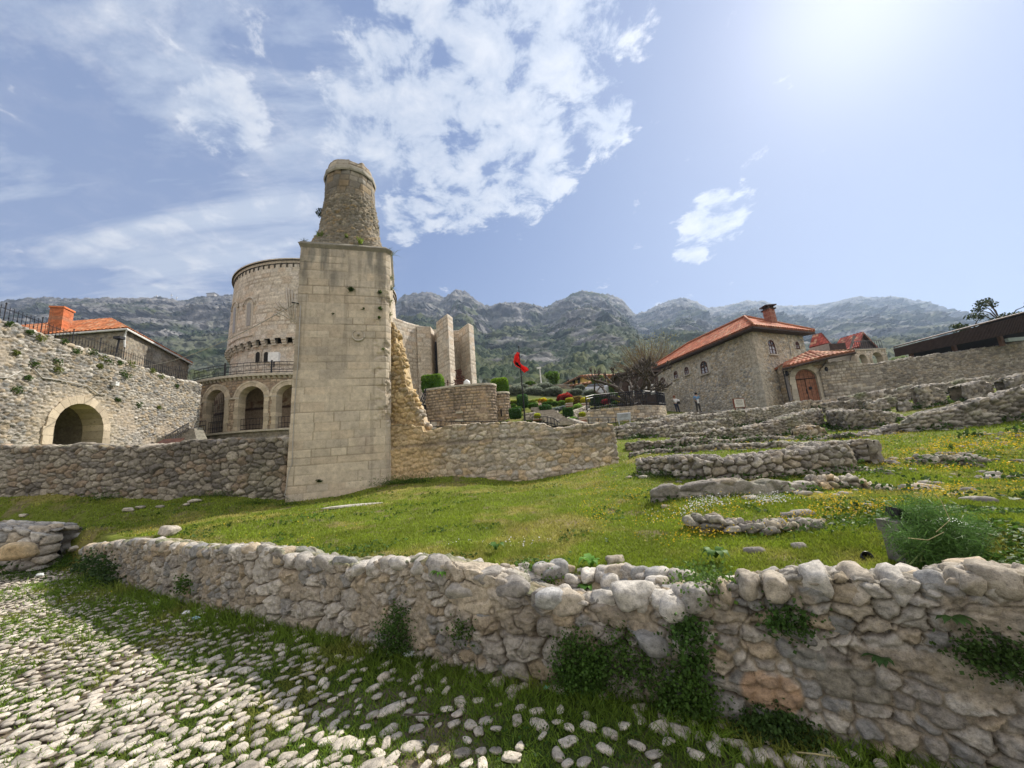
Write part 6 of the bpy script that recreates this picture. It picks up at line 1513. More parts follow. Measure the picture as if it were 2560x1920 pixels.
# curved terrace with railing
cw_pts = [(1470,1062,1030,23.5),(1490,1060,1024,24.2),(1530,1060,1019,24.8),(1580,1056,1015,25.2),(1620,1050,1012,25.8),(1650,1046,1013,26.6),(1664,1042,1014,28),(1668,1036,1013,30)]
wall('terrace_wall', 'curved pale masonry terrace wall under the pollarded tree', 'stone wall', cw_pts, thick=.7, cell=(.4,.2), pal='warm', seed=220, crest=0, res=.055,
     tex=tex_ashlar(.2,.4,'warm',61,jw=.03,jd=.03,stain=.3,pit=.02), ends=.05)
rl = thing('terrace_railing', 'black iron railing along the curved terrace under the pollarded tree', 'railing', W(1580, 1015, 25.5)); m = MB(); bm_ = MB()
base = [W(a, c-1, d) for a, b, c, d in cw_pts]; 
for h in (.15, .95, .8): m.tube([p+np.array([0, .2, h]) for p in base], .028, 4)
for a, b in zip(base[:-1], base[1:]):
    n = max(2, int(np.linalg.norm(b-a)/.14))
    for k in range(n): q = a+(b-a)*k/n+np.array([0, .2, 0]); bm_.tube([q, q+np.array([0, 0, .95])], .018 if k % 8 else .04, 4)
m.build('rail', M_iron, rl); bm_.build('bars', M_iron, rl)
# garden statue-like seated visitor in pink
# ================================================================== pollarded tree
def branch_tree(name, lab, cat, base, specs, leafy=None, mat=M_bark):
    o = thing(name, lab, cat, base); m = MB()
    for pts, r in specs: m.tube(pts, r, 7)
    m.build('trunk', mat, o, smooth=True); return o
random.seed(21)
b0 = W(1592, 1018, 27.6); sp_ = []
def grow(p, d, L, r, depth):
    n = 4; pts = [p]; q = p; dd = d
    for k in range(n):
        dd = dd+np.array([random.gauss(0, .16), random.gauss(0, .16), random.gauss(.02, .10)]); dd /= np.linalg.norm(dd); q = q+dd*L/n; pts.append(q)
    sp_.append((pts, [r*(1-.35*k/n) for k in range(n+1)]))
    if depth == 0:
        sp_.append(([q-dd*.06, q+dd*.10], [r*1.25, r*.9]))
        for _ in range(5):
            e = dd+np.array([random.gauss(0, .6), random.gauss(0, .6), random.gauss(.35, .4)]); e /= np.linalg.norm(e); Ls = random.uniform(.12, .42)
            sp_.append(([q, q+e*Ls*.5, q+e*Ls+np.array([0, 0, .05])], [.045, .04, .022]))
        return
    for _ in range(random.choice((2, 3))):
        e = dd+np.array([random.gauss(0, .55), random.gauss(0, .55), random.gauss(.12, .3)]); e /= np.linalg.norm(e)
        grow(q, e, L*random.uniform(.55, .85), r*.62, depth-1)
for d, L, r, dp in [((-.75,-.1,.75),1.5,.24,3),((-.35,.2,.95),1.3,.2,3),((.2,.1,1.0),1.5,.24,3),((.7,0,.75),1.3,.2,3),((-1.0,.1,.38),2.0,.19,3),((.05,-.3,1.0),1.2,.18,3),((.7,-.1,.6),1.0,.17,3)]:
    d = np.array(d)/np.linalg.norm(d); grow(b0+np.array([0, 0, .1])+d*.15, d, L, r, dp)
sp_.append(([b0-np.array([0, 0, .6]), b0+np.array([0, 0, .5])], [.5, .38]))
branch_tree('pollarded_tree', 'leafless pollarded plane tree with knobbly dark branches left of the stone house', 'tree', b0, sp_)
# willowy bare tree behind
o = thing('bare_tree', 'round tan-brown twiggy tree behind the left end of the stone house', 'tree', W(1622, 975, 50)); b = W(1622, 985, 50); m = MB(); rg = np.random.default_rng(4)
m.tube([b-np.array([0, 0, 4]), b+np.array([0, 0, 2.2])], [.35, .2], 7); tw_ = MB()
for k in range(330):
    d = rg.normal(size=3); d[2] = abs(d[2])*1.5+.25; d[0] *= 1.15; d /= np.linalg.norm(d); L = rg.uniform(3.6, 6.0); q = b+np.array([0, 0, rg.uniform(.6, 2.4)])
    e = rg.normal(size=3)*.6; tw_.tube([q, q+d*L*.5+e*.3, q+d*L+e*.6], [.05, .03, .012], 3, cap=False)
m.build('trunk', M_bark, o); tw_.build('twigs', mat_plain('twig', (.16,.125,.075), .9), o)
pts = b+np.array([0, 0, 1.6])+sph(rg, 2600, .55)*np.array([4.4, 4.4, 5.0]); pts = pts[pts[:, 2] > b[2]+1.2]
crown('buds', pts, .16, (.22,.18,.07), o, 3, var=.5)
o = thing('bare_tree', 'thin yellowish budding tree farther right behind the stone house roof', 'tree', W(1672, 960, 58)); b = W(1660, 985, 58); m = MB(); m.tube([b-np.array([0, 0, 4]), b+np.array([0, 0, 3])], [.3, .15], 6); tw_ = MB()
for k in range(160):
    d = rg.normal(size=3); d[2] = abs(d[2])*1.6+.4; d /= np.linalg.norm(d); L = rg.uniform(5, 8.5); q = b+np.array([0, 0, rg.uniform(1, 3)]); tw_.tube([q, q+d*L*.5, q+d*L], [.05, .03, .012], 3, cap=False)
m.build('trunk', M_bark, o); tw_.build('twigs', MATS['twig'], o); crown('buds', b+np.array([0, 0, 4])+sph(rg, 1500, .5)*np.array([5.5, 5, 6]), .2, (.26,.26,.10), o, 3, var=.5)
# kiosk
ks = thing('kiosk', 'dark brown wooden kiosk with a small lit window behind the pollarded tree', 'kiosk', W(1608, 1012, 33)); k0 = W(1608, 1020, 33); m = MB(); m.box(k0+np.array([0, 1.2, 1.2]), (3.3, 2.4, 3.6)); m.build('cabin', M_dwood, ks)
m = MB(); m.box(k0+np.array([0, 1.2, 3.1]), (3.9, 3.0, .18)); m.build('roof', M_dwood, ks)
for dx in (-.8, .35, 1.0):
    m = MB(); m.box(k0+np.array([dx, -.03, 1.55]), (.45, .06, .9)); f_ = m.build('window', mat_plain('milky_glass', (.55,.56,.55), .3), ks); m = MB()
    for s_ in (-.25, .25): m.box(k0+np.array([dx+s_, -.06, 1.55]), (.05, .08, 1.0))
    m.build('frame', M_dwood, f_)
print('STAGE garden')
# ================================================================== yellow houses
def simple_house(lab, a, b, dep, z0, z1, rise, wallm, roofc, wins, name='house', over=.5):
    a = np.array(a); b = np.array(b); e = (b-a)/np.linalg.norm(b-a); n = np.array([-e[1], e[0]]); L = np.linalg.norm(b-a)
    o = thing(name, lab, 'house', [*( (a+b)/2), z0])
    pl = [a, b, b+n*dep, a+n*dep]; m = MB(); m.hexa([np.array([*p, z0]) for p in pl]+[np.array([*p, z1]) for p in pl]); m.build('wall', wallm, o)
    ov = [a-e*over-n*over, b+e*over-n*over, b+e*over+n*(dep+over), a-e*over+n*(dep+over)]; ov = [np.array([*p, z1-.05]) for p in ov]
    r0 = np.array([*(a+e*dep*.45+n*dep/2), z1+rise]); r1 = np.array([*(b-e*dep*.45+n*dep/2), z1+rise])
    for (p, q, r, s_) in ((ov[0], ov[1], r1, r0), (ov[1], ov[2], r1, r1), (ov[2], ov[3], r0, r1), (ov[3], ov[0], r0, r0)): roof_patch('roof', p, q, r, s_, M_tile, o, col=roofc, tw=.5, rh=.6, amp=.08, seed=5)
    for (u, z, w_, h) in wins:
        c = a+e*L*u; f = MB(); f.box((*(c-n*.03), z), (w_, .10, h), [(*e, 0), (*n, 0), (0, 0, 1)]); f_ = f.build('window', M_dwood, o)
        f = MB(); f.box((*(c-n*.09), z), (w_*.8, .04, h*.84), [(*e, 0), (*n, 0), (0, 0, 1)]); f.build('pane', M_glass, f_)
    return o
a = W(1412, 970, 54)[:2]; b = W(1462, 970, 50)[:2]; z1 = W(1440, 952, 52)[2]
simple_house('yellow plastered house with tiled roof, left one above the garden', W(1408,970,56)[:2], W(1458,970,50)[:2], 7, 7, W(1440,949,52)[2], .9, M_plaster, (.38,.20,.12), [(.3,W(1425,958,54)[2],.7,1.1),(.6,W(1440,955,52)[2],.7,1.1),(.85,W(1440,955,52)[2],.7,1.1)])
simple_house('yellow plastered house partly hidden by the pollarded tree', W(1438,985,48)[:2], W(1560,985,46)[:2], 8, 6, W(1470,957,47)[2], .9, M_plaster, (.42,.20,.11), [(.15,W(1460,972,47)[2],.8,1.3),(.45,W(1460,972,47)[2],.8,1.3)])
simple_house('long low house with orange tiled roof beyond the yellow houses', W(1500,970,64)[:2], W(1600,970,62)[:2], 7, 8, W(1540,946,63)[2], .8, M_plaster, (.55,.27,.15), [(.5,W(1540,955,63)[2],.9,1.2)])
cr = thing('parked_car', 'grey parked car roof glimpsed before the yellow house', 'car', W(1492, 984, 43)); p = W(1492, 982, 43)
P_, q_ = blobmesh(p+np.array([0, 0, .1]), (1.7, .9, .62), 3, 4, .03, box=.35); mk('body', P_.reshape(-1, 3), None, mat_plain('car_paint', (.42,.44,.46), .3, .2), cr, quads=q_)
P_, q_ = blobmesh(p+np.array([0, 0, .62]), (1.1, .8, .34), 4, 4, .03, box=.25); mk('cabin', P_.reshape(-1, 3), None, M_glass, cr, quads=q_)

# ================================================================== stone house at right
hr = thing('stone_house', 'large two-storey rubble stone house with red hip roof on the right', 'house', W(1917, 1010, 30))
C_ = W(1878, 820, 30); cb = np.array([C_[0], C_[1]]); zEr = C_[2]
far_l = W(1652, 1034, 44)[:2]; rgt = W(2020, 900, 32.8)[:2]
dl = far_l-cb; Ll = np.linalg.norm(dl); dl /= Ll; drr = rgt-cb; Lr = np.linalg.norm(drr); drr /= Lr
print('rhouse', cb, far_l, rgt, Ll, Lr, zEr)
bt = [cb, rgt, rgt+dl*Ll, far_l]
zbb = 3.2
def hpatch(s, z, P, d, c):
    c = c*1.2
    # corner quoins, paler plaster at the corner, stain under the eaves
    q = sst(1.1, .5, np.minimum(np.abs(s), np.abs(s-(2*Lr+2*Ll))))
    c = mixc(c, np.array([.50,.455,.38])*(1+.1*fbm(s*3, z*3, 0, 3, 4))[..., None], .7*q); d = d*(1-.6*q)
    pl = sst(.0, .35, fbm(s*.35+3, z*.5, 0, 13, 4)); c = mixc(c, np.array([.47,.40,.30])*(1+.18*fbm(s*5, z*5, 0, 6, 4))[..., None], .55*pl)
    return d, c
shell('wall', [np.array([*p, zbb]) for p in bt], [np.array([*p, zEr-.25]) for p in bt], .05, tex_rubble(.30,.18,'lime',.035,(.42,.355,.26),.24,101,rough=.03,dry=False,dirt=.30,patch=hpatch), M_house, hr)
ov = .75
e_ = [cb-dl*ov-drr*ov, rgt-dl*ov+drr*ov, rgt+dl*(Ll+ov)+drr*ov, far_l+dl*ov-drr*ov]; E_ = [np.array([*p, zEr-.05]) for p in e_]
mid = (cb+rgt)/2; ap = W(1856, 795, 33.0); hr_ = ap[2]-zEr; ra = np.array([*(mid+dl*3.0), zEr+2.3]); rb_ = np.array([*(mid+dl*(Ll-3.0)), zEr+2.3])
rc = (.52,.16,.075)
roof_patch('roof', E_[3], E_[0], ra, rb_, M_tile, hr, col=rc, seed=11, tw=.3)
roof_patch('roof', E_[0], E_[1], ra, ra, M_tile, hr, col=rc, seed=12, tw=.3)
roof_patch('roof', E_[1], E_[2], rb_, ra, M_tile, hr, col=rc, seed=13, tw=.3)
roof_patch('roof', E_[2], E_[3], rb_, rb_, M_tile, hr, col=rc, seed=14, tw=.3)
m = MB(); m.tube([E_[3]+(0,0,.12), rb_+(0,0,.16), ra+(0,0,.16), E_[0]+(0,0,.12)], .10, 6); m.tube([E_[1]+(0,0,.12), ra+(0,0,.16)], .10, 6); m.build('ridge_tiles', mat_plain('ridge_clay', (.42,.17,.09), .85), hr, smooth=True)
m = MB(); zz = -.22
fa = [np.array([*p, zEr+zz]) for p in [cb-dl*ov*.9-drr*ov*.9, rgt-dl*ov*.9+drr*ov*.9]]
m.hexa([E_[3]+(0,0,-.26), E_[0]+(0,0,-.26), np.array([*(cb), zEr-.3]), np.array([*(far_l), zEr-.3]), E_[3]+(0,0,-.13), E_[0]+(0,0,-.13), np.array([*(cb), zEr-.13]), np.array([*(far_l), zEr-.13])])
m.hexa([E_[0]+(0,0,-.26), E_[1]+(0,0,-.26), np.array([*(rgt), zEr-.3]), np.array([*(cb), zEr-.3]), E_[0]+(0,0,-.13), E_[1]+(0,0,-.13), np.array([*(rgt), zEr-.13]), np.array([*(cb), zEr-.13])])
m.build('eaves', M_dwood, hr)
# chimney
cc_ = W(1928, 808, 33.5); zct = W(1925, 775, 33.5)[2]
def rsq(c, a, b, z): return [np.array([*(c[:2]+drr*i*a+dl*j*b), z]) for i, j in ((-1,-1),(1,-1),(1,1),(-1,1))]
shell('chimney', rsq(cc_, .40, .40, zEr+.3), rsq(cc_, .36, .36, zct), .05, tex_brick(.24,.09,(.30,.13,.09)), M_brick, hr)
m = MB()
for i, j in ((-1,-1),(1,-1),(1,1),(-1,1)): p = cc_[:2]+drr*i*.27+dl*j*.27; m.box((*p, zct+.15), (.12, .12, .3))
m.box((*cc_[:2], zct+.34), (.98, .98, .09)); m.box((*cc_[:2], zct+.02), (.86, .86, .1)); m.build('chimney_cap', M_dwood, hr)
# windows
nl = np.array([dl[1], -dl[0]]); nl = nl if nl[0] < 0 else -nl       # left face outward
nr = np.array([drr[1], -drr[0]]); nr = nr if nr[1] < 0 else -nr
def face_hit(px, py, p0, n):
    d = F_+(px-1280)/FPX*R_+(960-py)/FPX*U_; k = ((p0-CAM[:2])@n)/(d[:2]@n); return CAM+d*k
M_wframe = mat_plain('window_wood', (.10,.035,.02), .5)
def arch_window(p, t, n, hw, h, parent, sill=True, dressed=.28, wm=M_wframe):
    """p = centre of the sill on the face"""
    t3 = np.array([*t, 0]); n3 = np.array([*n, 0])
    def fr(s, z, off): return np.array(p)+t3*s+np.array([0, 0, z])+n3*off
    arch_o = arch_ring('window_surround', fr, 0, 0, h-hw, hw, hw+dressed, .06, .05, M_vous, parent, n=11, col=(.50,.46,.39))
    pr = [(-hw, 0)]+[(hw*math.cos(a), h-hw+hw*math.sin(a)) for a in np.linspace(math.pi, 0, 10)]+[(hw, 0)]
    V = [fr(a, b, .02) for a, b in pr]; V2 = [v-n3*.05 for v in V]; k = len(V); m = MB()
    m.add(V+V2, [tuple(range(k)), tuple(range(2*k-1, k-1, -1))]+[(i, i+k, (i+1) % k+k, (i+1) % k) for i in range(k)]); g = m.build('window', M_glass, parent)
    m = MB(); m.tube([fr(a*.93, b*.97+.02, .04) for a, b in pr+[pr[0]]], .055, 4); m.tube([fr(0, 0, .04), fr(0, h, .04)], .03, 4); m.tube([fr(-hw, h-hw, .04), fr(hw, h-hw, .04)], .045, 4); m.tube([fr(-hw, (h-hw)*.5, .04), fr(hw, (h-hw)*.5, .04)], .025, 4); m.build('frame', wm, g)
    m = MB(); m.box(fr(-hw*.45, (h-hw)*.42, .03), (hw*.5, .02, (h-hw)*.7), [t3, n3, (0,0,1)]); m.box(fr(hw*.45, (h-hw)*.42, .03), (hw*.5, .02, (h-hw)*.7), [t3, n3, (0,0,1)]); m.build('curtains', M_curtain, g)
    if sill: m = MB(); m.box(fr(0, -.07, .08), (hw*2.7, .22, .11), [t3, n3, (0,0,1)]); m.build('sill', M_stonecap, g)
for (px, pb, pt, hw) in ((1661,972,943,.42),(1692,946,928,.27),(1719,936,918,.27),(1764,934,902,.42)):
    a = face_hit(px, pb, cb, nl); b = face_hit(px-3, pt, cb, nl); arch_window(a, dl, nl, hw*1.15, b[2]-a[2], hr)
for (px, pb, pt, hw) in ((1932,886,851,.42),(1994,872,855,.24)):
    a = face_hit(px, pb, cb, nr); b = face_hit(px-3, pt, cb, nr); arch_window(a, drr, nr, hw, b[2]-a[2], hr, sill=hw > .3, dressed=.10)
m = MB(); m.tube([face_hit(1968, 838, cb, nr), face_hit(1974, 870, cb, nr)+np.array([0, -.05, 0]), face_hit(1978, 890, cb, nr)+np.array([0,-.05,0])], .04, 5); m.build('wall_cable', M_cable, hr)
print('STAGE rhouse')
# ================================================================== gateway beside the house
gt = thing('gateway', 'stone gateway with wide arched wooden door and its own small red tiled roof', 'gateway', W(2020, 1003, 29))
g0 = W(1962, 930, 29.6)[:2]; g1 = W(2075, 920, 29.0)[:2]; ge = (g1-g0); Lg = np.linalg.norm(ge); ge /= Lg; gnn = np.array([ge[1], -ge[0]]); gnn = gnn if gnn[1] < 0 else -gnn
zg0 = 3.2; zg1 = W(1990, 912, 29.5)[2]-.15; zg2 = W(2060, 895, 29.2)[2]-.1
print('gateway L', Lg, zg1, zg2)
pl = [g0, g1, g1-gnn*1.2, g0-gnn*1.2]
def gfr2(s, z, off): p = g0+ge*s+gnn*off; return np.array([p[0], p[1], z])
dh = face_hit(2018, 1003, g0, gnn); dtop = face_hit(2010, 923, g0, gnn); dl_ = face_hit(1990, 960, g0, gnn); dr_ = face_hit(2045, 960, g0, gnn)
ds = ((dl_+dr_)/2)[:2]; sD = (ds-g0)@ge; aD = np.linalg.norm((dr_-dl_)[:2])/2; zD0 = dh[2]-.2; zDs = dtop[2]-aD
print('door', sD, aD, zD0, zDs)
zgt = W(2035, 903, 29.3)[2]
shell('wall', [np.array([*p, zg0]) for p in pl], [np.array([*p, zgt]) for p in pl], .05, tex_ashlar(.26,.42,'warm',71,jw=.03,jd=.02,stain=.2,pit=.015), M_far, gt, hole=lambda s, z, P: in_arch(s, z, sD, zD0, zDs, aD) & (s < Lg))
arch_ring('door_surround', gfr2, sD, zD0, zDs, aD, aD+.34, .35, .06, M_vous, gt, n=13, col=(.52,.47,.38))
pr = [(-aD, zD0)]+[(aD*math.cos(a), zDs+aD*math.sin(a)) for a in np.linspace(math.pi, 0, 16)]+[(aD, zD0)]
V = [gfr2(sD+a, b, -.18) for a, b in pr]; V2 = [gfr2(sD+a, b, -.28) for a, b in pr]; k = len(V); m = MB()
m.add(V+V2, [tuple(range(k)), tuple(range(2*k-1, k-1, -1))]+[(i, i+k, (i+1) % k+k, (i+1) % k) for i in range(k)]); dr = m.build('door', M_wood, gt)
m = MB(); m.tube([gfr2(sD, zD0, -.16), gfr2(sD, zDs, -.16)], .03, 4); m.tube([gfr2(sD-aD*.97, zDs, -.16), gfr2(sD+aD*.97, zDs, -.16)], .04, 4)
for s_ in np.linspace(-.8, .8, 5): m.tube([gfr2(sD+s_*aD, zD0, -.175), gfr2(sD+s_*aD, zDs+aD*math.sqrt(max(0, 1-s_*s_))*.9, -.175)], .012, 4)
m.build('planks', M_dwood, dr)
m = MB(); m.box(gfr2(sD+aD*.35, zDs-.75, -.15), (.22, .04, .22)); m.tube([gfr2(sD-.05, zDs-1.15, -.14), gfr2(sD-.05, zDs-.8, -.14)], .03, 5); m.build('handle', M_iron, dr)
for s_ in (-1, 1): m = MB(); m.box(gfr2(sD+s_*(aD+.62), zDs-.55, .06), (.22, .10, 2.1), [(*ge, 0), (*gnn, 0), (0, 0, 1)]); m.build('dark_pilaster', mat_plain('dark_marble', (.16,.145,.14), .5), gt)
rz_ = zgt; rt0 = face_hit(1940, 921, g0+gnn*.6, gnn); 
ea = gfr2(-.55, W(1942, 921, 29)[2], 1.0); apx = gfr2(Lg*.72, W(2040, 877, 29.6)[2], -.4); eb = gfr2(Lg+1.3, W(2108, 886, 29)[2]-.05, 1.0); ea2 = gfr2(-.55, ea[2], -1.8); eb2 = gfr2(Lg+1.3, eb[2], -1.8)
em = gfr2(Lg*.78, W(2045, 893, 28.6)[2]-.1, 1.1)
roof_patch('roof', ea, em, apx, gfr2(.3, ea[2]+.55, -.4), M_tile, gt, col=(.50,.19,.11), seed=21, tw=.3, amp=.07, thick=.16)
roof_patch('roof', em, eb, gfr2(Lg+.9, eb[2]+.25, -.4), apx, M_tile, gt, col=(.50,.22,.13), seed=22, tw=.3, amp=.07, thick=.16)
roof_patch('roof', ea2, gfr2(Lg*.78, em[2], -1.8), apx, gfr2(.3, ea[2]+.55, -.4), M_tile, gt, col=(.50,.19,.11), seed=23, tw=.3)
m = MB(); m.tube([ea-(0,0,.15), em-(0,0,.16), eb-(0,0,.15)], .09, 5); m.build('eaves_beam', M_dwood, gt)
m = MB(); dp_ = [face_hit(1955, 925, g0, gnn), face_hit(1975, 1003, g0, gnn)]; dp_[1][:2] = dp_[0][:2]; m.tube([p+np.array([*gnn*.15, 0]) for p in dp_], .045, 5); m.build('downpipe', M_iron, gt)
for s_ in (-1, 1):
    p = gfr2(sD+s_*(aD+.60), zDs+.62, .3); l_ = MB(); l_.lathe(p-np.array([0, 0, .3]), [(.05, 0), (.13, .08), (.13, .28), (.03, .4)], 6); l_.tube([p+np.array([0, 0, .1]), gfr2(sD+s_*(aD+.60), zDs+.75, 0)], .025, 4); l_.build('wall_lantern', M_iron, gt)
# long wall
lwp = [(2066,1004,925,28.9),(2090,1004,906,28.7),(2130,1004,898,28.5),(2200,998,908,28.3),(2260,992,899,28.1),(2320,985,890,27.9),(2400,975,880,27.6),(2480,966,868,27.3),(2560,955,856,27.0),(2700,935,838,26.6),(2860,915,815,26.2)]
def lpatch(s, z, P, d, c):
    q = sst(3.8, 2.6, s+.6*fbm(s, z, 0, 4, 3)); d2, c2 = tex_ashlar(.24,.36,'grey',73,jw=.03,jd=.03,stain=.25,pit=.02)(s, z, P)
    c = mixc(c, c2*1.12, q); d = d*(1-q)+d2*q; return d, c
wall('boundary_wall', 'long high rubble boundary wall running from the gateway to the right edge', 'stone wall', lwp, thick=.8, cell=(.27,.14), pal='grey', seed=75, crest=.08, res=.05, ends=.05, embed=.8,
     tex=tex_rubble(.27,.14,'grey',.05,(.26,.225,.175),.15,75,rough=.03,dry=False,dirt=.3,patch=lpatch,moss=.08))
# buildings with red roofs behind, arched loggia
def pyramid_roof(name, lab, c, w_, d_, z0, h, zb_, yaw=0.0):
    o = thing(name, lab, 'building', [c[0], c[1], zb_]); ca, sa = math.cos(yaw), math.sin(yaw)
    q = [np.array([c[0]+x*ca-y*sa, c[1]+x*sa+y*ca, z0]) for x, y in ((-w_,-d_),(w_,-d_),(w_,d_),(-w_,d_))]; a = np.array([c[0], c[1], z0+h])
    return o, q, a
o = thing('outbuilding', 'small building with steep dark red hip roof just right of the stone house', 'building', W(2050, 900, 38))
F0, F1, B1 = W(2022, 866, 38), W(2074, 862, 36.5), W(2086, 862, 40); F0[2] = F1[2] = B1[2] = W(2060, 861, 37)[2]; B0 = F0+(B1-F1); aR = W(2053, 833, 38); aL = aR+(F0-F1)*.45
roof_patch('roof', F0, F1, aR, aL, M_tile, o, col=(.40,.09,.06), seed=31); roof_patch('roof', F1, B1, aR, aR, M_tile, o, col=(.22,.07,.05), seed=32); roof_patch('roof', B1, B0, aL, aR, M_tile, o, col=(.40,.09,.06), seed=33)
m = MB(); m.hexa([p-np.array([0, 0, 4]) for p in (F0, F1, B1, B0)]+[p-np.array([0, 0, .05]) for p in (F0, F1, B1, B0)]); m.build('wall', mat_plain('grey_render', (.34,.31,.27), .9), o)
o = thing('outbuilding', 'building with larger dark red gable roof and open dark gable end near the loggia', 'building', W(2120, 900, 36.5))
A0 = W(2072, 864, 37.5); A1 = W(2149, 872, 35); B1 = W(2200, 874, 37.5); Ap = W(2158, 830, 36.2)
A1[2] = A0[2] = B1[2] = W(2140, 868, 35.2)[2]; B0 = A0+(B1-A1); Al = Ap+(A0-A1)*.82
roof_patch('roof', A0, A1, Ap, Al, M_tile, o, col=(.44,.09,.06), seed=35, tw=.3)
roof_patch('roof', B1, B0, Al, Ap, M_tile, o, col=(.42,.09,.06), seed=36, tw=.3)
m = MB(); m.add([A1+(.1,.3,0), B1+(-.3,0,0), Ap+(-.1,.3,-.15), A1+(-.4,.6,0), B1+(-.7,.3,0), Ap+(-.6,.5,-.15)], [(0,1,2),(3,5,4),(0,3,4,1),(1,4,5,2),(2,5,3,0)]); m.build('gable', M_dwood, o)
lo = W(2018, 868, 34.2); l1 = W(2146, 874, 34.2); lo[2] = l1[2] = W(2100, 872, 33.5)[2]
roof_patch('awning_roof', lo, l1, l1+np.array([.2, 1.6, .30]), lo+np.array([.2, 1.6, .30]), M_tile, o, col=(.60,.33,.20), seed=38, tw=.35)
m = MB(); m.hexa([lo+(0,.4,-3.5), l1+(0,.4,-3.5), l1+(0,4,-3.5), lo+(0,4,-3.5), lo+(0,.4,-.1), l1+(0,.4,-.1), l1+(0,4,-.1), lo+(0,4,-.1)]); m.build('wall', mat_plain('grey_render', (.34,.31,.27), .9), o)
lg = thing('loggia', 'cream stone loggia with two round arches and an iron balcony rail on top', 'loggia', W(2175, 905, 34))
v0 = W(2142, 905, 34)[:2]; v1 = W(2222, 905, 34.5)[:2]; ve = v1-v0; Lv = np.linalg.norm(ve); ve /= Lv; vnn = np.array([ve[1], -ve[0]]); vnn = vnn if vnn[1] < 0 else -vnn
def vfr(s, z, off): p = v0+ve*s+vnn*off; return np.array([p[0], p[1], z])
zv1 = W(2180, 873, 34)[2]; zv0 = 6.0; zsp = W(2180, 895, 34)[2]; res = .05
ns, nz = int(Lv/res), int((zv1-zv0)/res); ss = np.linspace(0, Lv, ns)[:, None]+np.zeros((1, nz)); zz = np.linspace(zv0, zv1, nz)[None, :]+0*ss
P = np.stack([v0[0]+ve[0]*ss, v0[1]+ve[1]*ss, zz], -1); d, c = tex_ashlar(.24,.4,'museum',77,jw=.03,jd=.02,stain=.2)(ss, zz, P)
hm = np.zeros((ns-1, nz-1), bool); arcs_ = [(Lv*.20, .42), (Lv*.66, .56)]
for s_, a_v in arcs_: hm |= in_arch((ss[:-1, :-1]+ss[1:, 1:])/2, (zz[:-1, :-1]+zz[1:, 1:])/2, s_, 5, zsp, a_v)
mk('facade', P.reshape(-1, 3), None, M_far, lg, col=c.reshape(-1, 3), quads=gridquads(ns, nz, ~hm))
for s_, a_v in arcs_: arch_ring('arch', vfr, s_, zv0, zsp, a_v, a_v+.18, .5, .05, M_vous, lg, n=13, col=(.55,.48,.38))
m = MB(); m.hexa([vfr(0, zv1-.02, .08), vfr(Lv, zv1-.02, .08), vfr(Lv, zv1-.02, -2), vfr(0, zv1-.02, -2), vfr(0, zv1+.1, .08), vfr(Lv, zv1+.1, .08), vfr(Lv, zv1+.1, -2), vfr(0, zv1+.1, -2)]); m.build('slab', M_stonecap, lg)
m = MB(); m.box(vfr(Lv*.2, zv0+1.8, -1.9), (1.5, .1, 4)); m.build('inner_wall', M_dwood, lg)
m = MB()
for h in (.15, .85): m.tube([vfr(0, zv1+h, 0), vfr(Lv*.92, zv1+h, 0)], .03, 4)
for k in range(14): m.tube([vfr(Lv*.92*k/13, zv1, 0), vfr(Lv*.92*k/13, zv1+.85, 0)], .022, 4)
m.build('balustrade', M_iron, lg)
# ================================================================== canopy at upper right
cn = thing('wooden_canopy', 'long dark wooden canopy with lattice screen above the boundary wall, upper right', 'canopy', W(2400, 880, 30))
cA = W(2233, 867, 31.0); cB = W(2620, 764, 24.0); cA2 = W(2233, 867, 31); zc_A, zc_B = cA[2], cB[2]
ce_ = (cB-cA); ce2 = ce_[:2]/np.linalg.norm(ce_[:2]); cn2 = np.array([ce2[1], -ce2[0]]); cn2 = cn2 if cn2[1] < 0 else -cn2
print('canopy', cA, cB)
bk = np.array([*(-cn2*5.0), .9])
m = MB(); m.hexa([cA+(0,0,-.08), cB+(0,0,-.08), cB+bk+(0,0,-.08), cA+bk+(0,0,-.08), cA, cB, cB+bk, cA+bk]); m.build('roof', mat_plain('canopy_roof', (.11,.075,.06), .8, amp=.3), cn)
def dn(px, py, Y): return W(px, py, Y)
fa = [W(2233, 872, 31.0), W(2620, 772, 24.0)]; fb = [W(2240, 892, 31.0), W(2620, 815, 24.0)]
for k in (0, 1): fb[k][:2] = fa[k][:2]
m = MB(); off_ = np.array([*(cn2*-.06), 0]); m.hexa([fb[0], fb[1], fb[1]+off_, fb[0]+off_, fa[0], fa[1], fa[1]+off_, fa[0]+off_]); m.build('fascia_screen', M_dwood, cn)
m = MB(); 
for k in range(120):
    t = k/120; a = fb[0]*(1-t)+fb[1]*t; b = fa[0]*(1-t-.008)+fa[1]*(t+.008); o3 = np.array([*(cn2*.03), 0]); m.tube([a+o3, b+o3], .018, 3)
m.build('lattice', mat_plain('lattice_wood', (.075,.05,.04), .8), cn)
for px, pt, pb, Y in ((2283,884,905,30.4),(2390,862,884,28.6),(2505,836,860,26.6),(2610,812,840,25)):
    a = W(px, pb, Y); b = W(px-8, pt, Y); b[:2] = a[:2]; pb_ = MB(); pb_.box((a+b)/2+np.array([0, 0, .1]), (.2, .2, b[2]-a[2]+.5)); pb_.build('post', mat_plain('post_wood', (.17,.10,.075), .8), cn)
m = MB(); bb = [W(2290, 915, 31.5), W(2640, 850, 26.5)]; tt = [bb[0]+(0,0,1.6), bb[1]+(0,0,2.6)]; o3 = np.array([*(-cn2*.1), 0])
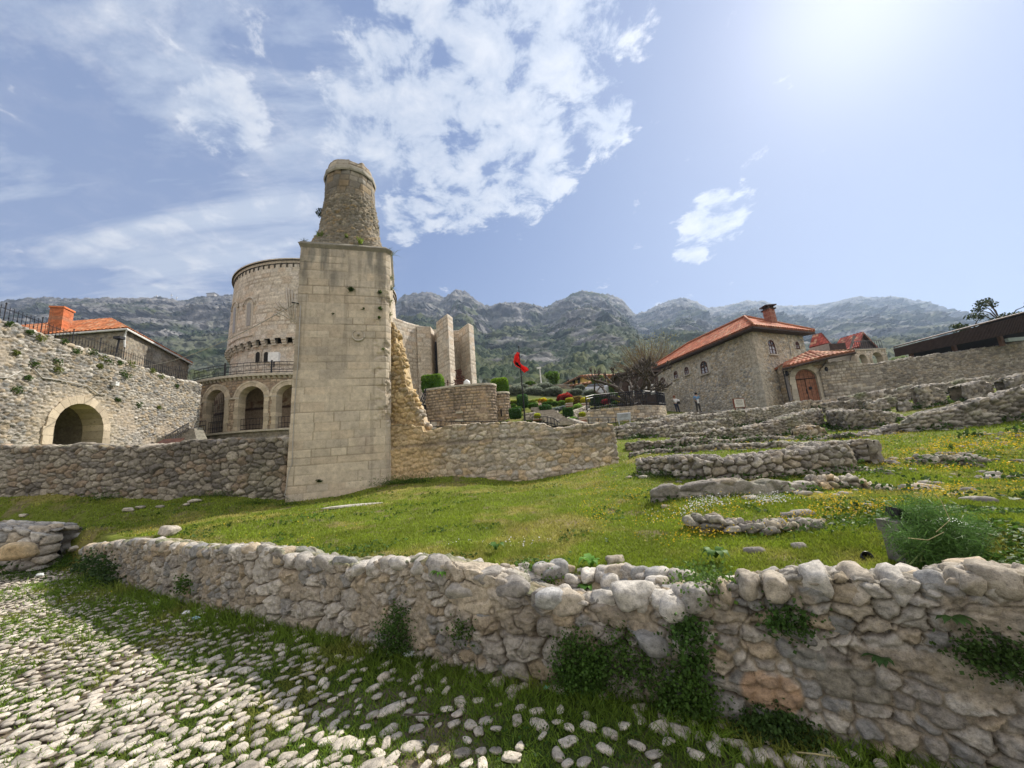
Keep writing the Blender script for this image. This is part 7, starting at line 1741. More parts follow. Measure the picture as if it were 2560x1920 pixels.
m.hexa([bb[0], bb[1], bb[1]+o3, bb[0]+o3, tt[0], tt[1], tt[1]+o3, tt[0]+o3]); m.build('rear_screen', mat_plain('rear_dark', (.03,.03,.035), .7), cn)
m = MB(); a = W(2545, 848, 26.3); m.box(a, (1.6, .2, .25)); m.build('pale_bench', mat_plain('bench_pale', (.35,.42,.42), .5), cn)
for i, (px, py, Y, rx, rz) in enumerate([(2500,785,33,1.9,1.5),(2430,812,33,1.1,.6)]):
    o = thing('leafy_tree', ['open-branched dark green tree rising behind the canopy','small dark tree top left of the taller one behind the canopy'][i], 'tree', W(px, 870, Y)); b = W(px, 880, Y); c = W(px, py, Y); m = MB(); rg = np.random.default_rng(40+i)
    m.tube([b, c-np.array([0, 0, rz*.6])], [.18, .08], 7); P_ = []
    for k in range(11 if i == 0 else 6):
        e = c+sph(rg, 1, .6)[0]*np.array([rx, rx, rz])*1.05; m.tube([c-np.array([0, 0, rz*.7]), (c+e)/2+np.array([0, 0, -.1]), e], [.06, .04, .015], 5); P_.append(e+sph(rg, 130)*np.array([.5, .5, .34]))
    m.build('trunk', M_bark, o); crown('crown', np.vstack(P_), .17, (.045,.065,.022), o, 5, var=.7)
o = hedge('pale green feathery shrub on the wall below the canopy', 2262, 904, 888, 29, 40, 'loose', (.12,.17,.07), None, (.22,.28,.13), n=900)
print('STAGE canopy')
# ================================================================== antennas and hut on the left ridge
def ridge_pt(px, py, back_=0): d = W(px, py, 1.0)-np.array([0, 0, 1.6]); Yr = np.interp(d[0], [-1.9,-1.0,-.75,-.3], [900,950,1050,1150]); return W(px, py, Yr)
for lab, px, pb, pt in (('thin transmitter mast on the left mountain ridge', 391, 748, 736), ('taller lattice transmitter mast on the left mountain ridge', 428, 750, 732), ('shortest mast, right of the lattice mast on the ridge', 441, 752, 741)):
    b = ridge_pt(px, pb); t = ridge_pt(px, pt); t[:2] = b[:2]; o = thing('radio_mast', lab, 'mast', b); m = MB(); m.tube([b-np.array([0, 0, 6]), t], [.9, .4], 4); m.build('lattice', mat_plain('mast_steel', (.35,.36,.38), .6), o)
    m = MB(); m.box(b*.35+t*.65, (4, 1.5, 2.5)); m.build('antenna', M_white, o)
b = ridge_pt(531, 738); o = thing('summit_building', 'flat-roofed building perched on the left mountain crest', 'building', b); m = MB(); m.box(b+np.array([0, 0, -2]), (22, 14, 9)); m.build('wall', mat_plain('summit_wall', (.40,.38,.35), .9), o); m = MB(); m.box(b+np.array([0, 0, 3.4]), (25, 16, 1.6)); m.build('roof', mat_plain('summit_roof', (.22,.22,.22), .9), o)
# ================================================================== rusty plate and handrail by the left wall
p = W(405, 1103, 14.2); o = MB(); o.box(p+np.array([0, .3, -.02]), (.78, .5, .05), [(1, .05, 0), (0, .85, .5), (0, -.5, .85)]); tag(o.build('steel_plate', M_rust), 'rusty brown steel plate leaning behind the grey retaining wall', 'plate')
hrl = thing('stair_railing', 'grey iron stair railing climbing to the museum arcade', 'railing', W(440, 1085, 20)); m = MB()
A = W(415, 1090, 19); B = W(475, 1055, 27); C_2 = W(515, 1052, 30)
for o in (0, -.35, -.75): m.tube([A+(0,0,o), B+(0,0,o), C_2+(0,0,o)], .03, 4)
for t in np.linspace(0, 1, 16): q = A*(1-t)+B*t; m.tube([q, q-(0,0,.95)], .022, 4)
for t in np.linspace(0, 1, 9): q = B*(1-t)+C_2*t; m.tube([q, q-(0,0,.95)], .022, 4)
m.build('rail', M_iron, hrl)
stp = thing('stone_steps', 'shadowed stone steps below the arcade stair railing', 'steps', W(450, 1105, 22)); m = MB()
for k in range(12): m.box(W(455, 1110-k*3.5, 21+k*.6)+np.array([0, 0, -.2]), (2.4, .8, .4))
m.build('treads', mat_plain('step_stone', (.26,.24,.20), .95, amp=.3), stp)
# ================================================================== people
def person(lab, base, h, pose, cols, yaw=0.0):
    o = tag(thing('person', lab, 'person', base), None)
    k = h/1.75; J = {a: np.array(b)*k for a, b in pose.items()}
    ca, sa = math.cos(yaw), math.sin(yaw)
    J = {a: np.array([v[0]*ca-v[1]*sa, v[0]*sa+v[1]*ca, v[2]]) for a, v in J.items()}
    def skin(name, chain, radii, mat, sub=2):
        names = []; edges = []
        for c in chain:
            for a in c:
                if a not in names: names.append(a)
            edges += [(names.index(c[i]), names.index(c[i+1])) for i in range(len(c)-1)]
        me = bpy.data.meshes.new(name); me.from_pydata([tuple(J[a]) for a in names], edges, []); ob = bpy.data.objects.new(name, me); COL.objects.link(ob); ob.parent = o
        sm = ob.modifiers.new('skin', 'SKIN'); sm.use_smooth_shade = True
        lay = me.skin_vertices[0].data
        for i, a in enumerate(names): r = radii.get(a, .05)*k; lay[i].radius = (r, r); 
        lay[0].use_root = True
        ss_ = ob.modifiers.new('sub', 'SUBSURF'); ss_.levels = sub; ss_.render_levels = sub; me.materials.append(mat); return ob
    full = [['pelvis','belly','chest','neck','head'],['chest','shL','elL','haL'],['chest','shR','elR','haR'],['pelvis','hipL','knL','anL','toL'],['pelvis','hipR','knR','anR','toR']]
    rad0 = dict(pelvis=.13, belly=.12, chest=.14, neck=.055, head=.105, shL=.055, shR=.055, elL=.042, elR=.042, haL=.035, haR=.035, hipL=.085, hipR=.085, knL=.06, knR=.06, anL=.042, anR=.042, toL=.035, toR=.035)
    skin('body', full, rad0, M_skin)
    skin('shirt', [['pelvis','belly','chest'],['chest','shL','elL'],['chest','shR','elR']], {**{q: rad0[q]+.022 for q in rad0}}, cols[0])
    skin('trousers', [['pelvis','hipL','knL','anL'],['pelvis','hipR','knR','anR']], {**{q: rad0[q]+.02 for q in rad0}, 'pelvis': .145}, cols[1])
    hd = J['head']; P_, q_ = blobmesh(np.array(base)+hd+np.array([0, .025, .035])*k, (.115*k, .125*k, .125*k), 3, 3, .06); mk('hair', P_.reshape(-1, 3), None, cols[2], o, quads=q_)
    for s_ in (-1, 1):
        a = J['anL' if s_ < 0 else 'anR']; t = J['toL' if s_ < 0 else 'toR']; P_, q_ = blobmesh(np.array(base)+(a+t)/2+np.array([0, 0, -.02]), (.06*k, .14*k, .05*k), 3, 2, .03, box=.2); mk('shoe', P_.reshape(-1, 3), None, M_black, o, quads=q_)
    return o, J
poseA = dict(pelvis=(0,0,.95), belly=(0,0,1.10), chest=(0,0,1.32), neck=(0,0,1.50), head=(0,-.01,1.62), shL=(-.19,0,1.40), elL=(-.27,-.05,1.16), haL=(-.16,-.22,1.24), shR=(.19,0,1.40), elR=(.27,-.06,1.15), haR=(.15,-.22,1.22), hipL=(-.09,0,.88), knL=(-.12,-.03,.48), anL=(-.13,0,.09), toL=(-.15,-.14,.04), hipR=(.09,0,.88), knR=(.12,-.03,.48), anR=(.15,0,.09), toR=(.18,-.13,.04))
poseB = dict(pelvis=(0,0,.95), belly=(-.03,0,1.10), chest=(-.06,0,1.31), neck=(-.08,0,1.48), head=(-.09,-.02,1.60), shL=(-.24,0,1.38), elL=(-.34,-.12,1.30), haL=(-.20,-.16,1.52), shR=(.10,0,1.38), elR=(.26,.04,1.18), haR=(.22,-.12,1.05), hipL=(-.09,0,.88), knL=(-.08,-.05,.48), anL=(.0,0,.09), toL=(.02,-.13,.04), hipR=(.09,0,.88), knR=(.16,-.03,.48), anR=(.22,.05,.09), toR=(.25,-.08,.04))
pm_ = W(1747, 1029, 35); pm_[2] -= .05
person('man in an open light blue shirt over white, dark trousers, standing before the stone house', pm_, 1.8, poseA, (mat_plain('blue_shirt', (.16,.32,.52), .8), mat_plain('dark_trousers', (.06,.055,.05), .9), M_black))
pw = W(1694, 1034, 35); 
o_, J = person('woman in a loose white top and jeans holding a phone to her face', pw, 1.68, poseB, (mat_plain('white_blouse', (.78,.78,.78), .8), mat_plain('jeans', (.035,.045,.075), .9), mat_plain('auburn_hair', (.22,.08,.04), .8)))
P_, q_ = blobmesh(np.array(pw)+np.array([.25, .05, 1.12]), (.16, .1, .2), 4, 3, .15); mk('blouse_flap', P_.reshape(-1, 3), None, MATS['white_blouse'], o_, quads=q_)
P_, q_ = blobmesh(np.array(pw)+np.array([.17, -.18, .98]), (.13, .06, .11), 4, 3, .05, box=.3); tag(mk('handbag', P_.reshape(-1, 3), None, M_black, quads=q_), 'small black shoulder bag carried by the woman in white', 'bag')
m = MB(); m.box(W(1745, 1003, 34.75), (.18, .04, .38)); tag(m.build('paper', M_white), 'white strip of T-shirt-coloured cloth held before the man in blue', 'cloth')
ps_ = W(1351, 1032, 29); poseC = {k: (v[0], v[1], v[2]) for k, v in poseA.items()}
person('small figure in pale pink with reddish hair among the garden shrubs', ps_-np.array([0, 0, .1]), 1.0, poseC, (mat_plain('pink_top', (.62,.42,.36), .8), mat_plain('beige_trousers', (.40,.33,.27), .9), MATS['auburn_hair']))
print('STAGE people')
# ================================================================== plants on masonry
rngp = np.random.default_rng(9)
def tuft(name, lab, cat, p, n, h, spread, col, group=None, w_=.012, droop=.3, out=(0, -1, 0), seed=0, parent=None):
    """spray of narrow blades from one root"""
    rg = np.random.default_rng(seed+int(abs(p[0])*100)); V = []; Q = []; C = []
    o3 = np.array(out, float)
    for i in range(n):
        d = rg.normal(size=3)*spread+np.array([0, 0, 1.0])+o3*.35; d /= np.linalg.norm(d); L = h*rg.uniform(.5, 1.1); s = np.cross(d, rg.normal(size=3)); s /= np.linalg.norm(s)
        r = np.array(p)+rg.normal(size=3)*h*.12*np.array([1, 1, .2]); m_ = r+d*L*.55; e = r+d*L+np.array([0, 0, -droop*L])+o3*droop*L*.4
        b = len(V); V += [r-s*w_, r+s*w_, m_+s*w_*.9, m_-s*w_*.9, e, e]; Q += [(b, b+1, b+2, b+3), (b+3, b+2, b+4, b+5)]; c = np.array(col)*rg.uniform(.65, 1.35); C += [c]*6
    ob = mk(name, V, None, M_leaf, parent, col=C, quads=np.array(Q), smooth=False)
    if parent is None: tag(ob, lab, cat, group)
    return ob
gp_ = 'weeds rooted in the minaret masonry'
for i, (px, py, n, h, lab, c) in enumerate([(805,600,46,.30,'yellow-green fern tuft on the left of the minaret cornice',(.20,.30,.05)),(900,608,30,.20,'smaller yellow-green tuft right of the fern on the cornice',(.22,.30,.05)),(866,594,12,.13,'tiny green sprout on the flaring drum of the minaret',(.18,.26,.05)),
        (878,728,60,.15,'dark bushy weed with dry stalks high on the minaret face',(.07,.12,.035)),(949,735,30,.13,'dark green weed near the upper right edge of the minaret',(.06,.11,.03)),(951,775,26,.12,'green weed below the upper right weed of the minaret',(.09,.16,.03)),(910,775,12,.08,'little dry weed left of a joint on the minaret face',(.10,.13,.04)),
        (948,798,20,.10,'weed in a crack at the right arris of the minaret',(.09,.14,.03)),(958,875,14,.09,'sprout at mid height on the right arris of the minaret',(.12,.18,.04)),(798,1205,26,.10,'dark round weed low on the minaret face',(.05,.09,.025)),(833,787,10,.07,'tiny dark weed in the middle of the minaret face',(.07,.10,.03))]):
    p = on_front(px, py, .04)
    if py < 612: p = W(px, py, 12.3)
    tuft('weed', lab, 'weed', p, n*2, h*1.45, .55, c, gp_, w_=.010, seed=i, out=(.3, -.95, 0))
for i, (px, py, h, lab) in enumerate([(976,640,.55,'wispy grass hanging over the upper right corner of the minaret'),(978,700,.4,'wispy grass on the right side of the minaret below the corner'),(980,725,.35,'lower wispy grass tuft on the right side of the minaret'),(978,760,.4,'hanging green weed on the right side of the minaret'),(976,790,.3,'last green weed on the right side where the ruin begins')]):
    p = W(px-4, py, 12.85); tuft('grass_tuft', lab, 'weed', p, 50, h*.8, .45, (.14,.17,.07), gp_, w_=.006, seed=i+20, out=(1, -.3, 0))
p = W(800, 532, 13.2); rg = np.random.default_rng(3); o = tag(mk('shrub', *(lambda v, q, c: (v, None, M_leaf, None, c))(*leafmesh(p+sph(rg, 260)*np.array([.17,.15,.2]), .055, (.035,.06,.02), rg)), smooth=False, quads=np.arange(1040).reshape(-1, 4)), 'small dark shrub clinging to the left shoulder of the minaret drum', 'shrub', gp_)
for i, (px, py, Y) in enumerate([(760,604,12.4),(985,548,13.4)]):
    tuft('weed', ['dry brown stalks on the left cornice corner of the minaret','green sprig on the right flank of the minaret drum'][i], 'weed', W(px if i == 0 else 946, py if i == 0 else 572, Y), 16, .22, .6, (.13,.13,.06), gp_, w_=.006, seed=i+40)
# weeds on gate wall
for i, (px, py) in enumerate([(35,882),(84,908),(138,905),(142,925),(66,945),(188,878),(255,894),(270,903),(297,907),(325,910),(305,932),(312,940),(246,916),(292,1000),(40,975),(98,845),(70,830),(160,845),(400,940),(440,965),(345,1012),(395,1018),(20,810),(228,880),(380,925)]):
    s, z = gs_of(px, py); s = max(.3, s); p = gfr(s, min(z, float(gzt(s))+.05), .08); rg = np.random.default_rng(i); n = 90
    v, q, c = leafmesh(p+sph(rg, n)*np.array([.14, .26, .2])*(.6+.6*rg.random()), .085, (.07,.12,.025) if i % 3 else (.14,.17,.03), rg, up=.2)
    tag(mk('weed', v, None, M_leaf, None, col=c, quads=q, smooth=False), 'green weed on the gate wall %s, %s' % (('face' if i in (0,2,3,4,10,11,12,13,14,20,21) else 'crest'), ['near the left edge','below the crest at left','above the arch, left','just under the upper tuft above the arch','lone, left of the arch','by the first fence post','under the fence middle','twin of the one under the fence middle','beside the lamp post','right of the lamp post','over the little floodlight','lower twin over the little floodlight','between arch and fence','right of the arched gateway','lowest at the left edge','at the tiled roof level','high at left','beside the chimney view','near the fence end','where fence and arcade meet','below the arcade side','bottom right near the arcade','at the very left edge','second under the fence','before the house corner'][i]), 'weed', 'weeds on the gate wall')
# ivy and weeds on the foreground wall
fwx, fwy = WALLS[0][1], WALLS[0][2]; fnx, fny = WALLS[0][3], WALLS[0][4]
def wallpt(px, py, out=.03):
    p = at_surf(px, py) if out < 0 else at_front(px, py)
    if out < 0: return p+np.array([0, 0, .01])
    return p+np.array([-.5, -.86, 0])*out
def ivy(lab, poly, n, leaf, col, name='ivy', out=.05, thick=.05, seed=0):
    rg = np.random.default_rng(seed); P_ = []; 
    poly = np.array(poly, float); lo_, hi_ = poly.min(0), poly.max(0)
    G_ = {}
    while len(P_) < n:
        q = lo_+(hi_-lo_)*rg.random(2); ins_ = False; j = len(poly)-1
        for i in range(len(poly)):
            if (poly[i, 1] > q[1]) != (poly[j, 1] > q[1]) and q[0] < (poly[j, 0]-poly[i, 0])*(q[1]-poly[i, 1])/(poly[j, 1]-poly[i, 1]+1e-9)+poly[i, 0]: ins_ = not ins_
            j = i
        if not ins_: continue
        if fbm(q[0]/26, q[1]/26, 0, seed, 3) < -.22: continue
        key = (int(q[0]/12), int(q[1]/12))
        if key not in G_: G_[key] = wallpt(key[0]*12+6, key[1]*12+6, out)
        p = G_[key]; 
        if p is None: continue
        P_.append(p+rg.normal(size=3)*np.array([thick, thick*.8, thick*.75]))
    v, q, c = leafmesh(np.array(P_), leaf, col, rg, aspect=1.15, var=.8)
    # leaves mostly face outwards
    return tag(mk(name, v, None, M_leaf, None, col=c, quads=q, smooth=False), lab, 'climbing plant')
ivy('dark green ivy column on the middle of the foreground wall', [(975,1530),(1010,1505),(1030,1540),(1035,1640),(1005,1655),(965,1650),(968,1590)], 2600, .017, (.065,.13,.025), seed=1)
ivy('large dark ivy patch under the wall gap', [(1410,1600),(1450,1582),(1520,1590),(1535,1660),(1525,1715),(1470,1730),(1410,1700)], 5200, .017, (.07,.14,.025), seed=2)
ivy('ivy filling the joints between the gap boulders', [(1540,1560),(1570,1560),(1600,1640),(1640,1640),(1670,1700),(1560,1700),(1530,1640)], 1500, .017, (.07,.13,.025), seed=3)
ivy('dense ivy clump at the wall foot right of the gap', [(1655,1700),(1700,1660),(1760,1690),(1790,1760),(1770,1800),(1690,1790),(1650,1760)], 4200, .017, (.065,.125,.022), seed=4)
ivy('leafy creeper hanging beside the large round stones', [(1710,1540),(1745,1555),(1760,1640),(1730,1660),(1705,1600)], 1500, .022, (.06,.12,.025), seed=5)
ivy('low dark foliage spilling from the wall foot at the right', [(1860,1790),(1950,1780),(2030,1830),(2060,1870),(1900,1865),(1850,1830)], 4600, .020, (.045,.085,.02), seed=6)
ivy('dark creeper along a joint at the right edge of the wall', [(2390,1590),(2450,1600),(2560,1620),(2600,1660),(2470,1650),(2400,1620)], 1300, .018, (.06,.11,.025), seed=7)
ivy('bushy weeds in front of the left end of the foreground wall', [(200,1420),(240,1390),(290,1400),(310,1440),(300,1470),(220,1460)], 2600, .045, (.045,.085,.022), seed=8, thick=.12)
ivy('small green plant hanging on the wall left of the ivy column', [(455,1450),(480,1440),(485,1470),(460,1475)], 300, .03, (.06,.11,.02), seed=9)
ivy('tiny fern on the wall right of the ivy column', [(1150,1555),(1180,1550),(1180,1590),(1155,1590)], 300, .02, (.06,.11,.02), seed=10)
ivy('weeds under the second course of the right part of the wall', [(1930,1530),(2010,1535),(2010,1555),(1950,1560)], 700, .02, (.06,.12,.025), seed=11)
ivy('green creeper behind the stones at the right end of the gap', [(1680,1430),(1790,1420),(1820,1470),(1760,1490),(1700,1470)], 1500, .022, (.09,.16,.03), seed=12, out=-.12)
ivy('low green weeds on the collapsed crest left of the white stone', [(1300,1420),(1390,1420),(1390,1455),(1320,1460)], 900, .022, (.09,.17,.03), seed=13, out=-.12)
def rosette(lab, p, n, L, col, seed=0, upk=.6):
    rg = np.random.default_rng(seed); V = []; Q = []; C = []
    for i in range(n):
        a = 2*math.pi*i/n+rg.normal()*.3; d = np.array([math.cos(a), math.sin(a), 0]); s = np.array([-d[1], d[0], 0]); l = L*rg.uniform(.6, 1.15); wv = l*.16; b0_ = len(V); m_ = 7
        for k in range(m_+1):
            t = k/m_; c = np.array(p)+d*l*t*.9+np.array([0, 0, l*(upk*math.sin(t*2.2)*.8-.35*t*t)]); ww = wv*math.sin(math.pi*min(1, t*.93+.07))*(1+.35*(k % 2))
            V += [c-s*ww, c+np.array([0, 0, -.1*ww]), c+s*ww]; C += [np.array(col)*rg.uniform(.8, 1.2)]*3
        for k in range(m_): a0 = b0_+k*3; Q += [(a0, a0+1, a0+4, a0+3), (a0+1, a0+2, a0+5, a0+4)]
    return tag(mk('dock_plant', V, None, M_leaf, None, col=C, quads=np.array(Q), smooth=False), lab, 'plant')
p = wallpt(1105, 1440, -.02); rosette('bright green toothed rosette plant on the wall crest, left of the gap', p, 13, .14, (.14,.30,.04), 1)
p = wallpt(1480, 1420, -.1); rosette('bright green toothed dock plant beside the angular grey stone', p, 12, .15, (.15,.32,.05), 2, .9)
p = wallpt(1470, 1475, -.02); rosette('lower dock plant drooping over the gap', p, 8, .11, (.12,.27,.04), 3)
p = wallpt(2205, 1640, .02); rosette('dark star-shaped weed on the right part of the wall', p, 11, .10, (.05,.10,.03), 4, .3)
p = wallpt(2380, 1540, .02); rosette('small leafy weed high on the right part of the wall', p, 10, .08, (.07,.13,.035), 5, .3)
p = GP(1790, 1395, .66); rosette('broad-leaved plant on the turf edge right of the gap', p, 12, .14, (.10,.20,.04), 6, .8)
p = GP(1240, 1375, .63); rosette('leafy dark plant at the edge of the lawn above the gap', p, 12, .12, (.08,.18,.03), 7, .9)
# fennel bush, post box and pipe at the right
fb = thing('fennel_bush', 'feathery green fennel bush leaning over the wall at the right', 'bush', W(2330, 1395, 2.6)); rg = np.random.default_rng(6); V = []; Q = []; C = []; stm = MB()
b0 = W(2345, 1400, 2.66)
tips = [(2260,1275),(2300,1260),(2340,1275),(2280,1300),(2390,1300),(2430,1310),(2460,1330),(2440,1350),(2400,1330),(2360,1320),(2310,1320),(2245,1300),(2250,1340),(2465,1360),(2330,1345),(2380,1360),(2430,1375),(2290,1350),(2350,1380),(2280,1385),(2410,1390),(2300,1370),(2370,1340)]
for (tx, ty) in tips:
    e = W(tx, ty, 2.75+rg.normal()*.10); m_ = (b0+e)/2+rg.normal(size=3)*.03; root = b0+rg.normal(size=3)*np.array([.10, .05, .01]); stm.tube([root, m_, e], [.006, .004, .002], 4)
    for k in range(650):
        t = rg.uniform(.35, 1.05); c = (root*(1-t)**2+2*m_*t*(1-t)+e*t*t)+rg.normal(size=3)*.045; d = rg.normal(size=3)+np.array([0, 0, .35]); d /= np.linalg.norm(d); L = rg.uniform(.025, .065); s = np.cross(d, rg.normal(size=3)); s /= np.linalg.norm(s); s *= .0021
        b = len(V); V += [c-s, c+s, c+d*L+s*.5, c+d*L-s*.5]; Q.append((b, b+1, b+2, b+3)); C += [np.array([.085, .165, .04])*rg.uniform(.6, 1.5)]*4
mk('fronds', V, None, M_leaf, fb, col=C, quads=np.array(Q), smooth=False); stm.build('stems', mat_plain('fennel_stem', (.16,.22,.07), .7), fb)
for (a, b) in (((2360,1290),(2330,1210)),):
    pass
ds_ = MB(); ds_.tube([W(2340, 1330, 2.55), W(2375, 1300, 2.55), W(2352, 1250, 2.55), W(2335, 1235, 2.55)], .0022, 4); ds_.tube([W(2270, 1345, 2.5), W(2320, 1350, 2.5), W(2360, 1330, 2.5)], .002, 4); ds_.build('dry_stalks', mat_plain('straw', (.45,.38,.20), .8), fb)
pb_ = thing('concrete_block_post', 'short weathered concrete post with black plastic cap hidden by the fennel', 'post', W(2280, 1390, 2.85)); c = W(2285, 1392, 2.85); t_ = W(2285, 1290, 2.85); hh = t_[2]-c[2]
m = MB(); m.box(c+np.array([-.06, .0, hh*.25]), (.12, .13, hh*.9)); m.build('post_body', mat_plain('old_concrete', (.20,.19,.16), .95, amp=.35, scale=14, bump=.01), pb_)
m = MB(); m.box(c+np.array([-.05, .0, hh*.80]), (.16, .16, hh*.30)); m.build('head_block', mat_plain('old_concrete', (.22,.21,.18), .95), pb_)
m = MB(); m.box(W(2256, 1282, 2.8)+np.array([.03, .06, -.02]), (.10, .10, .06), [(.9, 0, -.42), (0, 1, 0), (.42, 0, .9)]); m.build('black_cap', mat_plain('black_plastic', (.015,.015,.018), .35), pb_)
m = MB(); m.box(W(2370, 1312, 2.95), (.22, .15, .02), [(1, 0, .05), (0, 1, .3), (0, -.3, 1)]); m.build('white_slab', mat_plain('pale_sheet', (.55,.58,.55), .5), pb_)
pp = wallpt(2158, 1392, -.36); pz = W(2158, 1392, pp[1])[2]; m = MB(); n = 16; V = []
ax_ = np.array([-.25, -.75, .6]); ax_ /= np.linalg.norm(ax_); u_ = np.cross(ax_, (0, 0, 1)); u_ /= np.linalg.norm(u_); v_ = np.cross(ax_, u_)
for (r_, t) in ((.035, 0), (.035, .09), (.030, .09), (.030, 0.0)):
    for k in range(n): a = 2*math.pi*k/n; V.append(np.array([pp[0], pp[1], pz-.03])+ax_*t+r_*(math.cos(a)*u_+math.sin(a)*v_))
m.add(V, [(i*n+k, i*n+(k+1) % n, (i+1)*n+(k+1) % n, (i+1)*n+k) for i in range(3) for k in range(n)]); tag(m.build('pipe', mat_plain('black_plastic', (.015,.015,.018), .35), smooth=True), 'stub of black plastic pipe sticking up behind the wall at the right', 'pipe')
# litter
def scrap(lab, px, py, z, r, col, seed):
    P_, q_ = blobmesh(GP(px, py, z)+np.array([0, 0, r*.3]), (r, r*.6, r*.45), seed, 3, .75, f=2.6); return tag(mk('litter', P_.reshape(-1, 3), None, mat_plain('scrap%d' % seed, col, .5), quads=q_, smooth=False), lab, 'litter', 'litter beside the wall')
scrap('crumpled white plastic bag at the foot of the ivy column', 1024, 1640, .05, .045, (.62,.66,.70), 3)
scrap('white paper scrap on the grass near the left of the wall', 465, 1535, .03, .05, (.75,.75,.78), 4)
scrap('thin white scrap left of the paper scrap', 390, 1512, .03, .045, (.70,.70,.70), 5)
scrap('blue and white wrapper in the shaded grass', 490, 1548, .03, .04, (.35,.55,.65), 6)
scrap('white rag on the grass by the left weeds', 100, 1440, .03, .07, (.70,.74,.72), 7)
scrap('pale green plastic scrap below the ivy patch', 1367, 1722, .03, .022, (.20,.55,.42), 8)
m = MB(); m.tube([GP(1010, 1786, .03), GP(1060, 1787, .04), GP(1085, 1785, .03)], .006, 5); tag(m.build('stick', M_bark), 'thin dark stick lying across the cobbles', 'stick')
m = MB(); m.tube([GP(1985, 1880, .03), GP(2040, 1885, .07), GP(2100, 1895, .03)], .004, 5); tag(m.build('stick', mat_plain('straw', (.45,.38,.20), .8)), 'pale dry twig at the foot of the wall on the right', 'stick')
for i, (px, py, Y, n, h, lab) in enumerate([(1000,1242,12.2,240,.30,'lush green grass clump at the right foot of the minaret'),(1035,1240,12.2,160,.24,'smaller lush grass clump beside the larger one'),(720,1262,11.3,130,.2,'green weeds at the left foot of the minaret'),(640,1268,11.6,130,.22,'dark weeds at the corner of the retaining wall'),(250,1240,12.5,120,.3,'dark weeds at the foot of the retaining wall, left'),(540,1250,12.1,120,.26,'dark weeds at the foot of the retaining wall, right'),(1640,1180,9.2,110,.2,'tall grass left of the enclosure wall'),(2170,1350,3.6,60,.16,'tall thin grass before the pipe stub'),(1980,1340,4.0,90,.13,'grey-green wispy herb in the buttercup patch'),(1840,1255,5.7,90,.10,'dark nettles at the foot of the low grey wall'),(1660,1200,8.6,120,.18,'shaded weeds by the enclosure wall corner'),(180,1352,9.0,260,.26,'tall grass on the bank where the long front wall ends at the left'),(150,1375,8.7,200,.2,'green grass between the wall stub and the end of the front wall'),(60,1440,8.2,160,.2,'grassy fringe of the path below the wall stub')]):
    p = W(px, py, Y); p[2] = gz(p[0], p[1])
    rg = np.random.default_rng(i+70); n3 = n*5; pts = p+rg.normal(size=(n3, 3))*np.array([h*1.5, h*.5, 0]); pts[:, 2] = p[2]+np.abs(rg.normal(size=n3))*h*.35
    v, q, c = leafmesh(pts, h*.22, (.075,.14,.02), rg, aspect=4, up=.9, var=.8); tag(mk('grass_clump', v, None, M_grass, None, col=c, quads=q, smooth=False), lab, 'plant')
print('STAGE plants')
# ================================================================== lawn grass and flowers
rg = np.random.default_rng(1234)
def blades(x, y, z, h, w_, col, rg, lean=.5):
    n = len(x); a = rg.random(n)*2*math.pi; s = np.stack([np.cos(a), np.sin(a), np.zeros(n)], 1)*w_[:, None]; r = np.stack([x, y, z-.005], 1)
    t = r+np.stack([rg.normal(size=n)*lean*h, rg.normal(size=n)*lean*h, h], 1)
    V = np.stack([r-s, r+s, t], 1).reshape(-1, 3); return V, np.arange(3*n).reshape(-1, 3), np.repeat(col, 3, 0)
def sample_lawn(n, umin, umax, ymin, ymax):
    u = rg.uniform(umin, umax, n); y = 1/(1/ymin+(1/ymax-1/ymin)*rg.random(n)); return u*y, y
x, y = sample_lawn(620000, -1.45, 1.45, 1.7, 24)
s = (y-yfront(x))/1.12; k = (s > .50) | ((x < -9.2) & (s > -.2)); x, y = x[k], y[k]
z = ground_z(x, y); d = np.hypot(x, y)
n1 = fbm(x*.7, y*.7, 0, 61, 5, .6); n2 = fbm(x*3, y*3, 0, 62, 4, .6)
dry = .75*sst(.0, .5, n1+.35*n2)
keep = rg.random(len(x)) > .55*sst(.25, .6, n2-.2*n1)
x, y, z, d, n1, n2, dry = [a[keep] for a in (x, y, z, d, n1, n2, dry)]
h = np.clip(.014+.0026*d, .014, .045)*rg.uniform(.6, 1.5, len(x))*(1+.9*np.clip(fbm(x*1.1, y*1.1, 0, 88, 3), 0, 1)); w_ = np.clip(.0022+.0009*d, .0025, .016)
c = mixc(np.tile([.225, .295, .03], (len(x), 1)), [.40, .355, .10], dry)*rg.uniform(.6, 1.35, (len(x), 1))
V, q, C = blades(x, y, z, h, w_, c, rg)
tag(mk('lawn_grass', V, None, M_grass, col=C, quads=q, smooth=False), 'short green meadow grass covering the lawn and slope', 'grass', kind='stuff')
# broad-leaved weeds and clover mottling the lawn
kk = (fbm(x*1.6, y*1.6, 0, 303, 4) > .2) & (rg.random(len(x)) < .16) & (d < 16); pts = np.stack([x[kk], y[kk], z[kk]+.012+.02*rg.random(kk.sum())], 1)
v, q_, c_ = leafmesh(pts, np.clip(.012+.0045*d[kk], .02, .06), (.07,.135,.022), rg, aspect=1.2, up=1.6, var=.9)
tag(mk('clover', v, None, M_grass, col=c_, quads=q_, smooth=False), 'dark clover and low broad-leaved weeds mottling the lawn', 'ground cover', kind='stuff')
